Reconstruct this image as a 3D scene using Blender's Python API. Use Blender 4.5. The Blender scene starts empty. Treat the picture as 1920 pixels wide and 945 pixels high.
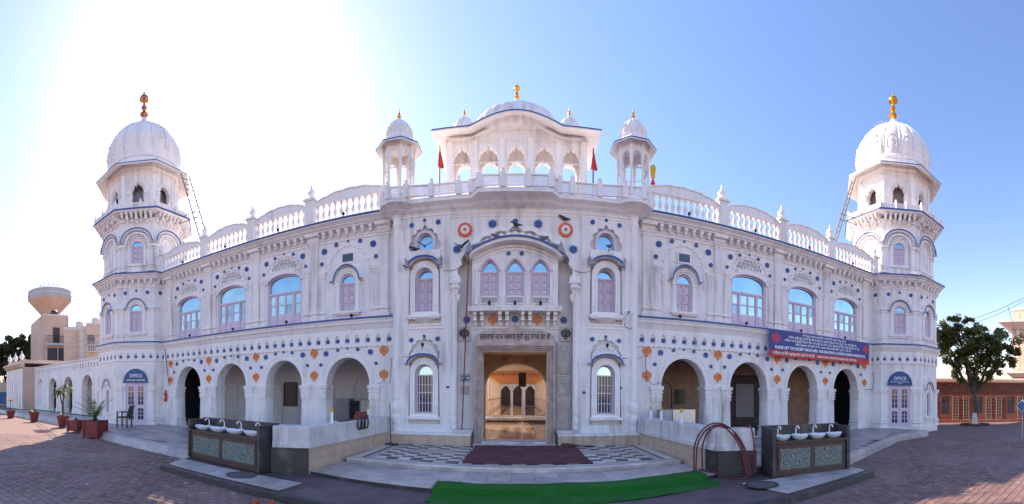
import bpy, bmesh, math, random
from mathutils import Vector, Matrix
from mathutils.geometry import tessellate_polygon
PI = math.pi
RND = random.Random(11)
sc = bpy.context.scene
COL = sc.collection

# ---------------------------------------------------------------- camera, sky, sun, exposure
EYE, CX, CY = 1.62, 0.14, -12.0
cd = bpy.data.cameras.new('camera')
cd.type = 'PANO'
cd.panorama_type = 'CENTRAL_CYLINDRICAL'          # the photograph is a hand-held cylindrical panorama
cd.central_cylindrical_radius = 1.0
cd.central_cylindrical_range_u_min = -960 / 740
cd.central_cylindrical_range_u_max = 960 / 740
cd.central_cylindrical_range_v_min = -205 / 740
cd.central_cylindrical_range_v_max = 740 / 740
cd.clip_start, cd.clip_end = 0.05, 3000
cam = bpy.data.objects.new('camera', cd)
COL.objects.link(cam)
cam.matrix_world = (Matrix.Translation((CX, CY, EYE)) @ Matrix.Rotation(0.0187, 4, 'Z')
                    @ Matrix.Rotation(PI / 2, 4, 'X') @ Matrix.Rotation(0.0046, 4, 'Z'))
sc.camera = cam

SUN_AZ, SUN_EL = math.radians(-45), math.radians(36)   # azimuth from +Y towards +X
w = bpy.data.worlds.new('World'); sc.world = w; w.use_nodes = True
nt = w.node_tree
sky = nt.nodes.new('ShaderNodeTexSky'); sky.sky_type = 'NISHITA'
sky.sun_disc = False
sky.sun_elevation = SUN_EL; sky.sun_rotation = SUN_AZ
sky.altitude = 200; sky.air_density = 1.3; sky.dust_density = 0.42; sky.ozone_density = 3.0
bg = nt.nodes['Background']; bg.inputs[1].default_value = 0.13
hs = nt.nodes.new('ShaderNodeHueSaturation'); hs.inputs['Saturation'].default_value = 1.12
nt.links.new(sky.outputs[0], hs.inputs['Color'])
tn = nt.nodes.new('ShaderNodeMix'); tn.data_type = 'RGBA'; tn.blend_type = 'MULTIPLY'; tn.inputs[0].default_value = 1.0; tn.inputs[7].default_value = (1.17, 0.95, 1.0, 1)   # warm white balance
nt.links.new(hs.outputs[0], tn.inputs[6]); nt.links.new(tn.outputs[2], bg.inputs[0])
sl = bpy.data.lights.new('sun', 'SUN'); sl.energy = 4.2; sl.angle = math.radians(0.6); sl.color = (1.0, 0.78, 0.56)
so = bpy.data.objects.new('sun', sl); COL.objects.link(so)
sd = Vector((math.sin(SUN_AZ) * math.cos(SUN_EL), math.cos(SUN_AZ) * math.cos(SUN_EL), math.sin(SUN_EL)))
so.rotation_euler = sd.to_track_quat('Z', 'Y').to_euler(); so.location = (0, 0, 40)
vs = sc.view_settings
vs.view_transform = 'Standard'; vs.look = 'None'; vs.gamma = 1.0; vs.use_curve_mapping = False
vs.exposure = 1.22
sc.cycles.max_bounces = 8; sc.cycles.diffuse_bounces = 4; sc.cycles.glossy_bounces = 4
sc.cycles.use_denoising = True

# ---------------------------------------------------------------- materials
def mat(name, col, rough=0.6, var=0.06, scale=6.0, bump=0.0, bscale=40.0, metal=0.0, spec=0.5, streak=0.0, streakcol=None,
        col2=None, c2scale=2.0, c2lo=0.5, c2hi=0.7, coat=0.0, attr=False, stretch=None, transl=0.0):
    m = bpy.data.materials.new(name); m.use_nodes = True
    n = m.node_tree.nodes; l = m.node_tree.links
    b = n['Principled BSDF']
    b.inputs['Roughness'].default_value = rough; b.inputs['Metallic'].default_value = metal
    b.inputs['Specular IOR Level'].default_value = spec
    if coat: b.inputs['Coat Weight'].default_value = coat
    geo = n.new('ShaderNodeNewGeometry')
    src = geo.outputs['Position']
    def noise(sc_, det=4, vec=None):
        t = n.new('ShaderNodeTexNoise'); t.inputs['Scale'].default_value = sc_; t.inputs['Detail'].default_value = det
        l.new(vec or src, t.inputs['Vector']); return t
    def mixc(fac, a, bcol, mode='MIX'):
        x = n.new('ShaderNodeMix'); x.data_type = 'RGBA'; x.blend_type = mode
        if hasattr(fac, 'links'): l.new(fac, x.inputs[0])
        else: x.inputs[0].default_value = fac
        for v, i in ((a, 6), (bcol, 7)):
            if hasattr(v, 'links'): l.new(v, x.inputs[i])
            else: x.inputs[i].default_value = (*v, 1)
        return x.outputs[2]
    def ramp(o, lo, hi):
        r = n.new('ShaderNodeMapRange'); l.new(o, r.inputs[0])
        r.inputs[1].default_value = lo; r.inputs[2].default_value = hi; return r.outputs[0]
    dark = tuple(max(0, c * (1 - var * 2.2)) for c in col); light = tuple(min(1, c * (1 + var)) for c in col)
    vec = src
    if stretch:
        mp = n.new('ShaderNodeMapping'); mp.inputs['Scale'].default_value = stretch; l.new(src, mp.inputs[0]); vec = mp.outputs[0]
    out = mixc(ramp(noise(scale, 5, vec).outputs[0], 0.3, 0.7), dark, light)
    if col2:
        out = mixc(ramp(noise(c2scale, 6).outputs[0], c2lo, c2hi), out, col2)
    if attr:
        at = n.new('ShaderNodeAttribute'); at.attribute_name = 'tone'
        out = mixc(1.0, out, at.outputs['Color'], 'MULTIPLY')
    if streak:
        mp = n.new('ShaderNodeMapping'); mp.inputs['Scale'].default_value = (5, 5, 0.45); l.new(src, mp.inputs[0])
        t = noise(1.0, 6, mp.outputs[0]); t2 = noise(0.5, 3)
        mm = n.new('ShaderNodeMath'); mm.operation = 'MULTIPLY'
        l.new(ramp(t.outputs[0], 0.46, 0.64), mm.inputs[0]); l.new(ramp(t2.outputs[0], 0.4, 0.65), mm.inputs[1])
        m2 = n.new('ShaderNodeMath'); m2.operation = 'MULTIPLY'; l.new(mm.outputs[0], m2.inputs[0]); m2.inputs[1].default_value = streak
        out = mixc(m2.outputs[0], out, streakcol or (0.35, 0.32, 0.30))
    l.new(out, b.inputs['Base Color'])
    if transl:
        tb_ = n.new('ShaderNodeBsdfTranslucent'); l.new(mixc(1.0, out, (1.9, 2.1, 0.9), 'MULTIPLY'), tb_.inputs[0]); ms = n.new('ShaderNodeMixShader'); ms.inputs[0].default_value = transl
        l.new(b.outputs[0], ms.inputs[1]); l.new(tb_.outputs[0], ms.inputs[2]); l.new(ms.outputs[0], n['Material Output'].inputs[0])
    if bump:
        bp = n.new('ShaderNodeBump'); bp.inputs['Strength'].default_value = bump; bp.inputs['Distance'].default_value = 0.02
        l.new(noise(bscale, 4).outputs[0], bp.inputs['Height']); l.new(bp.outputs[0], b.inputs['Normal'])
    return m

WHITE = mat('white_plaster', (0.875, 0.84, 0.82), 0.65, 0.025, 3, 0.12, 30, streak=0.75, streakcol=(0.47, 0.42, 0.40), col2=(0.80, 0.765, 0.75), c2scale=0.9, c2lo=.48, c2hi=.7)
WHITE2 = mat('white_trim', (0.89, 0.855, 0.835), 0.6, 0.02, 6, 0.08, 50, streak=0.5, streakcol=(0.50, 0.45, 0.42))
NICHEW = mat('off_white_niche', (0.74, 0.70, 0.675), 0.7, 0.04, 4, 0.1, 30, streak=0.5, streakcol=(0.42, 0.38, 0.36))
BLUE = mat('blue_paint', (0.028, 0.095, 0.33), 0.45, 0.12, 14, 0.1, 60)
LILAC = mat('lilac_paint', (0.70, 0.59, 0.69), 0.5, 0.05, 8, 0.05, 40)
ORANGE = mat('orange_paint', (0.80, 0.22, 0.02), 0.5, 0.08, 14)
ORANGER = mat('red_orange_paint', (0.76, 0.12, 0.02), 0.45, 0.1, 20)
GLASS = mat('blue_window_glass', (0.38, 0.57, 0.66), 0.04, 0.06, 2.0, 0.05, 2.2, metal=0.85)
GLASSV = [mat('teal_window_glass', (0.46, 0.63, 0.64), 0.05, 0.06, 2.0, 0.05, 2.2, metal=0.85), mat('pale_window_glass', (0.52, 0.66, 0.64), 0.10, 0.10, 3.0, 0.08, 1.6, metal=0.8), mat('dusty_window_glass', (0.36, 0.50, 0.55), 0.16, 0.14, 4.0, 0.06, 3, metal=0.7)]
GLASSD = mat('dark_window_glass', (0.05, 0.07, 0.09), 0.06, 0.1, 2.0, spec=0.8)
DARK = mat('near_black_shade', (0.03, 0.03, 0.035), 0.7, 0.2, 5)
GOLD = mat('gilded_copper', (0.78, 0.40, 0.06), 0.28, 0.1, 14, metal=0.9)
STONE = mat('carved_pink_stone', (0.53, 0.425, 0.375), 0.55, 0.14, 5, 0.15, 40, streak=0.5, streakcol=(0.25, 0.19, 0.17))
STONEL = mat('pale_inscribed_stone', (0.58, 0.51, 0.47), 0.5, 0.10, 7, 0.1, 40, col2=(0.42, 0.37, 0.35), c2scale=3)
BLACKP = mat('black_lettering', (0.02, 0.02, 0.02), 0.5, 0.1, 20)
WHITEP = mat('white_lettering', (0.85, 0.85, 0.85), 0.5, 0.02, 20)
CREAM = mat('cream_passage_plaster', (0.62, 0.46, 0.30), 0.6, 0.08, 3, 0.05, 30)
TILEB = mat('beige_wall_tile', (0.60, 0.46, 0.34), 0.4, 0.08, 4, 0.04, 30, streak=0.6, streakcol=(0.24, 0.19, 0.16))
GRANITE = mat('dark_granite', (0.055, 0.052, 0.058), 0.4, 0.35, 70, 0.06, 90, col2=(0.15, 0.13, 0.13), c2scale=3, c2lo=0.55, c2hi=0.8)
MARBLE = mat('worn_marble', (0.56, 0.50, 0.475), 0.42, 0.10, 5, 0.06, 40, col2=(0.36, 0.31, 0.30), c2scale=1.6, attr=True)
MARBLEC = mat('weathered_white_cap', (0.70, 0.68, 0.67), 0.55, 0.08, 4, 0.1, 30, streak=0.9, streakcol=(0.28, 0.26, 0.26))
TILEW = mat('white_floor_tile', (0.74, 0.68, 0.65), 0.35, 0.07, 5, 0.03, 40, attr=True)
TILEK = mat('black_floor_tile', (0.05, 0.047, 0.05), 0.35, 0.2, 8, 0.03, 40, attr=True)
ASPH = mat('grey_screed', (0.135, 0.098, 0.10), 0.8, 0.15, 3, 0.25, 60, col2=(0.175, 0.135, 0.13), c2scale=0.8)
PAVER = mat('red_grey_paver', (0.24, 0.148, 0.13), 0.8, 0.2, 5, 0.4, 60, col2=(0.285, 0.185, 0.165), c2scale=0.55, c2lo=.46, c2hi=.66, attr=True, streak=0)
SAND = mat('sand_joint', (0.10, 0.075, 0.065), 0.9, 0.2, 20, 0.3, 60)
MAROON = mat('maroon_carpet', (0.15, 0.040, 0.050), 0.95, 0.15, 50, 0.6, 250, col2=(0.21, 0.095, 0.095), c2scale=2.5, c2lo=.5, c2hi=.8)
GREEN = mat('green_turf', (0.004, 0.20, 0.006), 0.9, 0.3, 60, 0.9, 300, col2=(0.025, 0.20, 0.03), c2scale=2.2, c2lo=.5, c2hi=.75)
POTRED = mat('dark_red_pot', (0.22, 0.035, 0.03), 0.6, 0.2, 15, 0.1, 40)
SOIL = mat('soil', (0.06, 0.04, 0.03), 0.95, 0.3, 40, 0.6, 60)
BLACK = mat('black_plastic', (0.02, 0.02, 0.022), 0.45, 0.15, 20)
STEEL = mat('steel', (0.55, 0.55, 0.56), 0.35, 0.08, 20, metal=0.8)
GREYM = mat('grey_metal', (0.36, 0.36, 0.37), 0.5, 0.08, 10, metal=0.3)
PORC = mat('white_porcelain', (0.82, 0.82, 0.83), 0.15, 0.01, 5, spec=0.6)
WOODD = mat('dark_cabinet_wood', (0.09, 0.05, 0.042), 0.5, 0.25, 6, 0.1, 40, stretch=(2, 2, 14))
TURQ = mat('patterned_panel', (0.17, 0.235, 0.23), 0.3, 0.45, 42, 0.1, 60, col2=(0.40, 0.26, 0.10), c2scale=13, c2lo=0.58, c2hi=0.66)
HOSE = mat('red_hose', (0.17, 0.018, 0.028), 0.4, 0.1, 20)
LEAF = mat('tree_leaf', (0.15, 0.165, 0.045), 0.55, 0.35, 3, attr=True, transl=.4)
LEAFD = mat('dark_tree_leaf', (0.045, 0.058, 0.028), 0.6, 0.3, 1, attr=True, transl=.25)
PALM = mat('palm_leaf', (0.10, 0.15, 0.04), 0.5, 0.3, 10, attr=True, transl=.3)
YLEAF = mat('yellow_leaf', (0.48, 0.27, 0.03), 0.5, 0.2, 10, attr=True, transl=.3)
BARK = mat('bark', (0.10, 0.07, 0.055), 0.9, 0.25, 8, 0.5, 30)
WASH = mat('whitewash', (0.62, 0.60, 0.58), 0.8, 0.1, 6, 0.3, 30)
CREAMB = mat('cream_render', (0.62, 0.45, 0.34), 0.75, 0.06, 0.6, 0.1, 4, streak=0.4, streakcol=(0.4, 0.28, 0.22))
CREAMW = mat('pale_render', (0.66, 0.60, 0.57), 0.75, 0.05, 0.6, streak=0.4)
CONC = mat('tank_concrete', (0.44, 0.45, 0.46), 0.8, 0.06, 0.6)
REDC = mat('red_flag_cloth', (0.75, 0.035, 0.025), 0.8, 0.1, 20)
YELC = mat('yellow_cloth', (0.72, 0.45, 0.02), 0.7, 0.1, 20)
BIRD = mat('bird_feather', (0.035, 0.035, 0.042), 0.6, 0.3, 60)
BIRDG = mat('pigeon_feather', (0.14, 0.14, 0.16), 0.6, 0.3, 60)
SIGNB = mat('sign_blue', (0.012, 0.085, 0.24), 0.4, 0.05, 10)
BANB = mat('banner_blue', (0.03, 0.045, 0.24), 0.5, 0.05, 3)
BANR = mat('banner_red', (0.55, 0.015, 0.02), 0.5, 0.05, 3)
REDD = mat('red_wood_door', (0.22, 0.03, 0.03), 0.5, 0.15, 10)
BROWN = mat('brown_tile_wall', (0.40, 0.24, 0.15), 0.5, 0.12, 3)
DBROWN = mat('dark_brown_wall', (0.07, 0.045, 0.042), 0.6, 0.2, 4)
SLIP = mat('orange_rubber', (0.50, 0.09, 0.03), 0.6, 0.1, 20)
BROOM = mat('broom_straw', (0.22, 0.10, 0.055), 0.9, 0.3, 60)
BEAM = mat('orange_painted_wood', (0.62, 0.25, 0.10), 0.5, 0.12, 8)
WET = mat('wet_tile_floor', (0.34, 0.22, 0.14), 0.07, 0.1, 4, 0.05, 3)
GREYB = mat('grey_board', (0.33, 0.29, 0.31), 0.6, 0.06, 6)

def brick_mat():
    m = bpy.data.materials.new('red_brick_wall'); m.use_nodes = True
    n = m.node_tree.nodes; l = m.node_tree.links; b = n['Principled BSDF']; b.inputs['Roughness'].default_value = 0.85
    tc = n.new('ShaderNodeTexCoord'); sp = n.new('ShaderNodeSeparateXYZ'); cb = n.new('ShaderNodeCombineXYZ')
    l.new(tc.outputs['Object'], sp.inputs[0]); l.new(sp.outputs[0], cb.inputs[0]); l.new(sp.outputs[2], cb.inputs[1])
    t = n.new('ShaderNodeTexBrick'); t.inputs['Scale'].default_value = 1.0
    t.inputs['Brick Width'].default_value = 0.24; t.inputs['Row Height'].default_value = 0.085; t.inputs['Mortar Size'].default_value = 0.009
    t.inputs['Color1'].default_value = (0.17, 0.045, 0.028, 1); t.inputs['Color2'].default_value = (0.25, 0.075, 0.045, 1)
    t.inputs['Mortar'].default_value = (0.17, 0.09, 0.065, 1)
    l.new(cb.outputs[0], t.inputs['Vector'])
    nz = n.new('ShaderNodeTexNoise'); nz.inputs['Scale'].default_value = 2.5; nz.inputs['Detail'].default_value = 8
    l.new(tc.outputs['Object'], nz.inputs['Vector'])
    mr = n.new('ShaderNodeMapRange'); mr.inputs[1].default_value = 0.56; mr.inputs[2].default_value = 0.66; l.new(nz.outputs[0], mr.inputs[0])
    mx = n.new('ShaderNodeMix'); mx.data_type = 'RGBA'; l.new(mr.outputs[0], mx.inputs[0]); l.new(t.outputs[0], mx.inputs[6])
    mx.inputs[7].default_value = (0.26, 0.13, 0.09, 1)
    l.new(mx.outputs[2], b.inputs['Base Color']); return m
BRICK = brick_mat()

# ---------------------------------------------------------------- mesh helpers
class MB:
    def __init__(s, M=None):
        s.v = []; s.f = []; s.M = M; s.tone = []; s.ct = None
    def add(s, V, F):
        o = len(s.v)
        s.v += [tuple(s.M @ Vector(p)) for p in V] if s.M else [tuple(p) for p in V]
        s.f += [tuple(i + o for i in q) for q in F]
        if s.ct is not None: s.tone += [s.ct] * len(F)
        return s
    def box(s, x0, x1, y0, y1, z0, z1):
        return s.add([(x0, y0, z0), (x1, y0, z0), (x1, y1, z0), (x0, y1, z0), (x0, y0, z1), (x1, y0, z1), (x1, y1, z1), (x0, y1, z1)],
                     [(0, 3, 2, 1), (4, 5, 6, 7), (0, 1, 5, 4), (1, 2, 6, 5), (2, 3, 7, 6), (3, 0, 4, 7)])
    def frus(s, c, h0, z0, h1, z1):
        x, y = c; V = []
        for (hx, hy), z in ((h0, z0), (h1, z1)):
            V += [(x - hx, y - hy, z), (x + hx, y - hy, z), (x + hx, y + hy, z), (x - hx, y + hy, z)]
        return s.add(V, [(0, 3, 2, 1), (4, 5, 6, 7), (0, 1, 5, 4), (1, 2, 6, 5), (2, 3, 7, 6), (3, 0, 4, 7)])
    def prism(s, outer, y0, y1, holes=(), back=True):
        loops = [list(outer)] + [list(h) for h in holes]
        tri = tessellate_polygon([[Vector((x, z, 0)) for x, z in lp] for lp in loops])
        pts = [p for lp in loops for p in lp]; n = len(pts)
        V = [(x, y0, z) for x, z in pts] + [(x, y1, z) for x, z in pts]
        F = [tuple(t) for t in tri]
        if back: F += [tuple(i + n for i in t[::-1]) for t in tri]
        o = 0
        for lp in loops:
            k = len(lp)
            for i in range(k):
                a, b = o + i, o + (i + 1) % k
                F.append((a, b, b + n, a + n))
            o += k
        return s.add(V, F)
    def flat(s, poly, z0, z1):                       # plan polygon (x, y) extruded in z
        tri = tessellate_polygon([[Vector((x, y, 0)) for x, y in poly]]); n = len(poly)
        V = [(x, y, z0) for x, y in poly] + [(x, y, z1) for x, y in poly]
        F = [tuple(t) for t in tri] + [tuple(i + n for i in t) for t in tri] + [(i, (i + 1) % n, (i + 1) % n + n, i + n) for i in range(n)]
        return s.add(V, F)
    def band(s, path, t, y0, y1):
        n = len(path); up = []; dn = []
        for i, (x, z) in enumerate(path):
            a = path[max(0, i - 1)]; b = path[min(n - 1, i + 1)]
            dx, dz = b[0] - a[0], b[1] - a[1]; L = math.hypot(dx, dz) or 1
            nx, nz = -dz / L, dx / L
            up.append((x + nx * t / 2, z + nz * t / 2)); dn.append((x - nx * t / 2, z - nz * t / 2))
        V = []
        for i in range(n):
            V += [(up[i][0], y0, up[i][1]), (dn[i][0], y0, dn[i][1]), (dn[i][0], y1, dn[i][1]), (up[i][0], y1, up[i][1])]
        F = [(0, 1, 2, 3), (4 * n - 1, 4 * n - 2, 4 * n - 3, 4 * n - 4)]
        for i in range(n - 1):
            for k in range(4):
                F.append((4 * i + k, 4 * i + (k + 1) % 4, 4 * i + 4 + (k + 1) % 4, 4 * i + 4 + k))
        return s.add(V, F)
    def prof(s, pr, x0, x1):
        n = len(pr)
        V = [(x0, y, z) for y, z in pr] + [(x1, y, z) for y, z in pr]
        tri = tessellate_polygon([[Vector((y, z, 0)) for y, z in pr]])
        F = [(i, (i + 1) % n, (i + 1) % n + n, i + n) for i in range(n)] + [tuple(t) for t in tri] + [tuple(i + n for i in t) for t in tri]
        return s.add(V, F)
    def lathe(s, pr, n=16, c=(0, 0), ph=0.0, lob=0, amp=0.0, sy=1.0, cap=True):
        V = []; F = []
        for r, z in pr:
            for k in range(n):
                a = ph + 2 * PI * k / n
                rr = r * (1 - amp * (1 - abs(math.sin(lob * a / 2)) ** 0.6)) if lob else r
                V.append((c[0] + rr * math.cos(a), c[1] + rr * math.sin(a) * sy, z))
        m = len(pr)
        for j in range(m - 1):
            for k in range(n):
                F.append((j * n + k, j * n + (k + 1) % n, (j + 1) * n + (k + 1) % n, (j + 1) * n + k))
        if cap: F += [tuple(range(n - 1, -1, -1)), tuple((m - 1) * n + k for k in range(n))]
        return s.add(V, F)
    def octo(s, pr, c=(0, 0), ring=False):
        k = 1 / math.cos(PI / 8)
        if ring: pr = list(pr) + [pr[0]]
        return s.lathe([(r * k, z) for r, z in pr], 8, c, PI / 8, cap=not ring)
    def tube(s, pts, r, n=6, r1=None):
        pts = [Vector(p) for p in pts]; m = len(pts); V = []; F = []
        prev = None
        for i, p in enumerate(pts):
            d = (pts[min(i + 1, m - 1)] - pts[max(i - 1, 0)]).normalized()
            if prev is None: u = d.orthogonal().normalized()
            else: u = (prev - d * prev.dot(d)).normalized()
            prev = u; v = d.cross(u); rr = r if r1 is None else r + (r1 - r) * i / (m - 1)
            for k in range(n):
                a = 2 * PI * k / n; V.append(p + u * rr * math.cos(a) + v * rr * math.sin(a))
        for i in range(m - 1):
            for k in range(n):
                F.append((i * n + k, i * n + (k + 1) % n, (i + 1) * n + (k + 1) % n, (i + 1) * n + k))
        F += [tuple(range(n - 1, -1, -1)), tuple((m - 1) * n + k for k in range(n))]
        return s.add(V, F)
    def mesh(s, name, material, smooth=0):
        me = bpy.data.meshes.new(name); me.from_pydata(s.v, [], s.f)
        bm = bmesh.new(); bm.from_mesh(me); bmesh.ops.recalc_face_normals(bm, faces=bm.faces); bm.to_mesh(me); bm.free()
        if s.tone or getattr(material, 'get', lambda *_: 0)('x'):
            pass
        at = me.color_attributes.new('tone', 'FLOAT_COLOR', 'CORNER')
        if s.tone:
            buf = []
            for p in me.polygons:
                t = s.tone[p.index]; buf += [t[0], t[1], t[2], 1.0] * p.loop_total
        else: buf = [1.0] * (4 * len(me.loops))
        at.data.foreach_set('color', buf)
        me.materials.append(material)
        if smooth:
            me.polygons.foreach_set('use_smooth', [True] * len(me.polygons)); me.set_sharp_from_angle(angle=math.radians(smooth))
        return me
    def build(s, name, material, parent=None, smooth=0, label=None):
        o = inst(name, s.mesh(name, material, smooth), parent, (0, 0, 0))
        if label: o['label'] = label
        return o

WL = {}
def inst(name, me, parent=None, loc=(0, 0, 0), rz=0.0, scale=None, rot=None):
    o = bpy.data.objects.new(name, me); COL.objects.link(o)
    loc = Vector(loc)
    o.location = loc - (WL[parent.name] if parent else Vector((0, 0, 0)))
    if parent: o.parent = parent
    o.rotation_euler = rot or (0, 0, rz)
    if scale: o.scale = scale
    WL[o.name] = loc
    return o
def thing(name, label, cat, loc=(0, 0, 0), group=None):
    o = bpy.data.objects.new(name, None); COL.objects.link(o); o.location = loc; WL[o.name] = Vector(loc)
    o.empty_display_size = 0.2
    o['label'] = label; o['category'] = cat
    if group: o['group'] = group
    return o
def tag(o, label, cat, group=None):
    o['label'] = label; o['category'] = cat
    if group: o['group'] = group
    return o
def struct(o, kind='structure', label=None):
    o['kind'] = kind
    if label: o['label'] = label
    return o

def text(body, size, M, material, parent, name='lettering', align='CENTER', width=None, bold=0.0, ext=0.002):
    cu = bpy.data.curves.new('t', 'FONT'); cu.body = body; cu.size = size; cu.align_x = align; cu.align_y = 'CENTER'
    cu.extrude = ext; cu.offset = bold; cu.resolution_u = 3
    ob = bpy.data.objects.new('t', cu); COL.objects.link(ob)
    dg = bpy.context.evaluated_depsgraph_get(); dg.update()
    me = bpy.data.meshes.new_from_object(ob.evaluated_get(dg))
    bpy.data.objects.remove(ob); bpy.data.curves.remove(cu)
    xs = [v.co.x for v in me.vertices] or [0, 1]
    k = 1.0
    if width and max(xs) - min(xs) > 0: k = width / (max(xs) - min(xs))
    me.transform(M @ Matrix.Rotation(PI / 2, 4, 'X') @ Matrix.Diagonal((k, 1, 1, 1)))
    me.materials.clear(); me.materials.append(material)
    return inst(name, me, parent)

def T(x, y, z): return Matrix.Translation((x, y, z))

# arch outlines in (x, z)
def arch_curve(cx, hw, zs, zc, n=18, kind='round', m=7, amp=0.12):
    out = []
    if kind == 'pointed':
        for i in range(n + 1):
            u = -1 + 2 * i / n
            k = 1 - abs(u); zz = math.sin(min(1, k) * PI / 2) ** 0.8 * 0.82 + 0.18 * k
            out.append((cx - hw * u, zs + (zc - zs) * zz))
        return out                                 # right to left
    if kind == 'cusp':
        n = max(n, m * 6)
    for i in range(n + 1):
        t = PI * i / n
        k = 1.0
        if kind == 'cusp':
            k = 1 - amp * (1 - abs(math.sin(m * t))) if 0 < i < n else 1 - amp
            d = abs(t - PI / 2)
            if d < 0.16: k += 0.10 * (1 - d / 0.16) ** 1.5
        out.append((cx + hw * math.cos(t) * k, zs + (zc - zs) * math.sin(t) * k))
    return out
def arch(cx, hw, z0, zs, zc, n=18, kind='round', m=7, amp=0.12):
    c = arch_curve(cx, hw, zs, zc, n, kind, m, amp)
    return [(cx - hw, z0), (cx + hw, z0)] + c
def rect(x0, x1, z0, z1): return [(x0, z0), (x1, z0), (x1, z1), (x0, z1)]
def archivolt(mb, cx, hw, zs, zc, wd, y0, y1, n=20, kind='round'):
    a = arch_curve(cx, hw, zs, zc, n, kind); b = arch_curve(cx, hw + wd, zs, zc + wd, n, kind)
    mb.prism(b + a[::-1], y0, y1)
def frame_ring(mb, x0, x1, z0, z1, t, y0, y1):
    mb.prism(rect(x0, x1, z0, z1), y0, y1, [rect(x0 + t, x1 - t, z0 + t, z1 - t)])

# shared small meshes -------------------------------------------------------
def star_mesh(name, n, r, r2, skew=0.5, th=0.03, material=BLUE):
    pts = []
    for k in range(n):
        a = 2 * PI * k / n; pts.append((r * math.cos(a), r * math.sin(a)))
        a += 2 * PI / n * skew; pts.append((r2 * math.cos(a), r2 * math.sin(a)))
    mb = MB(); mb.prism(pts, -th, 0.01)
    inner = [(p[0] * 0.55, p[1] * 0.55) for p in pts]; mb.prism(inner, -th - 0.012, 0.0)
    return mb.mesh(name, material)
BLUE2 = mat('faded_blue_paint', (0.036, 0.11, 0.34), 0.5, 0.15, 14, 0.1, 60); BLUE3 = mat('deep_blue_paint', (0.022, 0.078, 0.29), 0.45, 0.12, 14, 0.1, 60)
ROS = star_mesh('medallion', 16, 1.0, 0.86, th=0.30); ROSV = [ROS, star_mesh('medallion', 16, 1.0, 0.86, th=0.30, material=BLUE2), star_mesh('medallion', 16, 1.0, 0.86, th=0.30, material=BLUE3)]
ROS3 = star_mesh('medallion', 7, 1.0, 0.55, th=0.4)
SWIRL = star_mesh('pinwheel', 10, 1.0, 0.60, skew=0.82, th=0.25)
def medal(parent, x, y, z, r, me=None, rz=0.0):
    r *= RND.uniform(.86, .95)
    return inst('medallion', me or RND.choice(ROSV), parent, (x, y, z), scale=(r, 0.11, r), rot=(0, RND.uniform(0, .4), rz) if not rz else (0, 0, rz))
def khanda_mesh(material, th=0.03):
    mb = MB()
    def ringp(r0, r1, a0, a1, cz=0.06, n=20, tp=False):
        o = []; i_ = []
        for k in range(n + 1):
            u = k / n; a = math.radians(a0 + (a1 - a0) * u)
            rr1 = r1 if not tp else r0 + (r1 - r0) * (0.10 + 0.9 * math.sin(PI * min(1, u * 0.85 + 0.08)) ** 0.7)
            o.append((rr1 * math.cos(a), cz + rr1 * math.sin(a))); i_.append((r0 * math.cos(a), cz + r0 * math.sin(a)))
        return o, i_
    o, i_ = ringp(0.135, 0.205, 0, 360, 0.06, 24); mb.prism(o[:-1], -th, 0, [i_[:-1]])
    for s in (1, -1):
        o, i_ = ringp(0.25, 0.385, 74, -86, 0.06, 22, True)
        pts = o + i_[::-1]
        mb.prism([(s * x, z) for x, z in pts], -th, 0)
        mb.prism([(s * 0.07, -0.24), (s * 0.12, -0.22), (s * -0.10, -0.42), (s * -0.14, -0.38)], -th * 0.9 - 0.001 * s, 0)
    mb.prism([(0, 0.5), (0.045, 0.42), (0.03, 0.30), (0.07, 0.12), (0.06, -0.05), (0.03, -0.2), (0.045, -0.3), (0, -0.5),
              (-0.045, -0.3), (-0.03, -0.2), (-0.06, -0.05), (-0.07, 0.12), (-0.03, 0.30), (-0.045, 0.42)], -th * 1.1, 0)
    return mb.mesh('khanda_emblem', material)
KH_O = khanda_mesh(ORANGE); KH_K = khanda_mesh(BLACKP); KH_R = khanda_mesh(mat('banner_emblem_red', (0.7, 0.05, 0.08), 0.5), 0.004)
def khanda(parent, x, y, z, h, me=None): return inst('khanda_emblem', me or KH_O, parent, (x, y, z), scale=(h * 1.02, 0.6, h))

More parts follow.
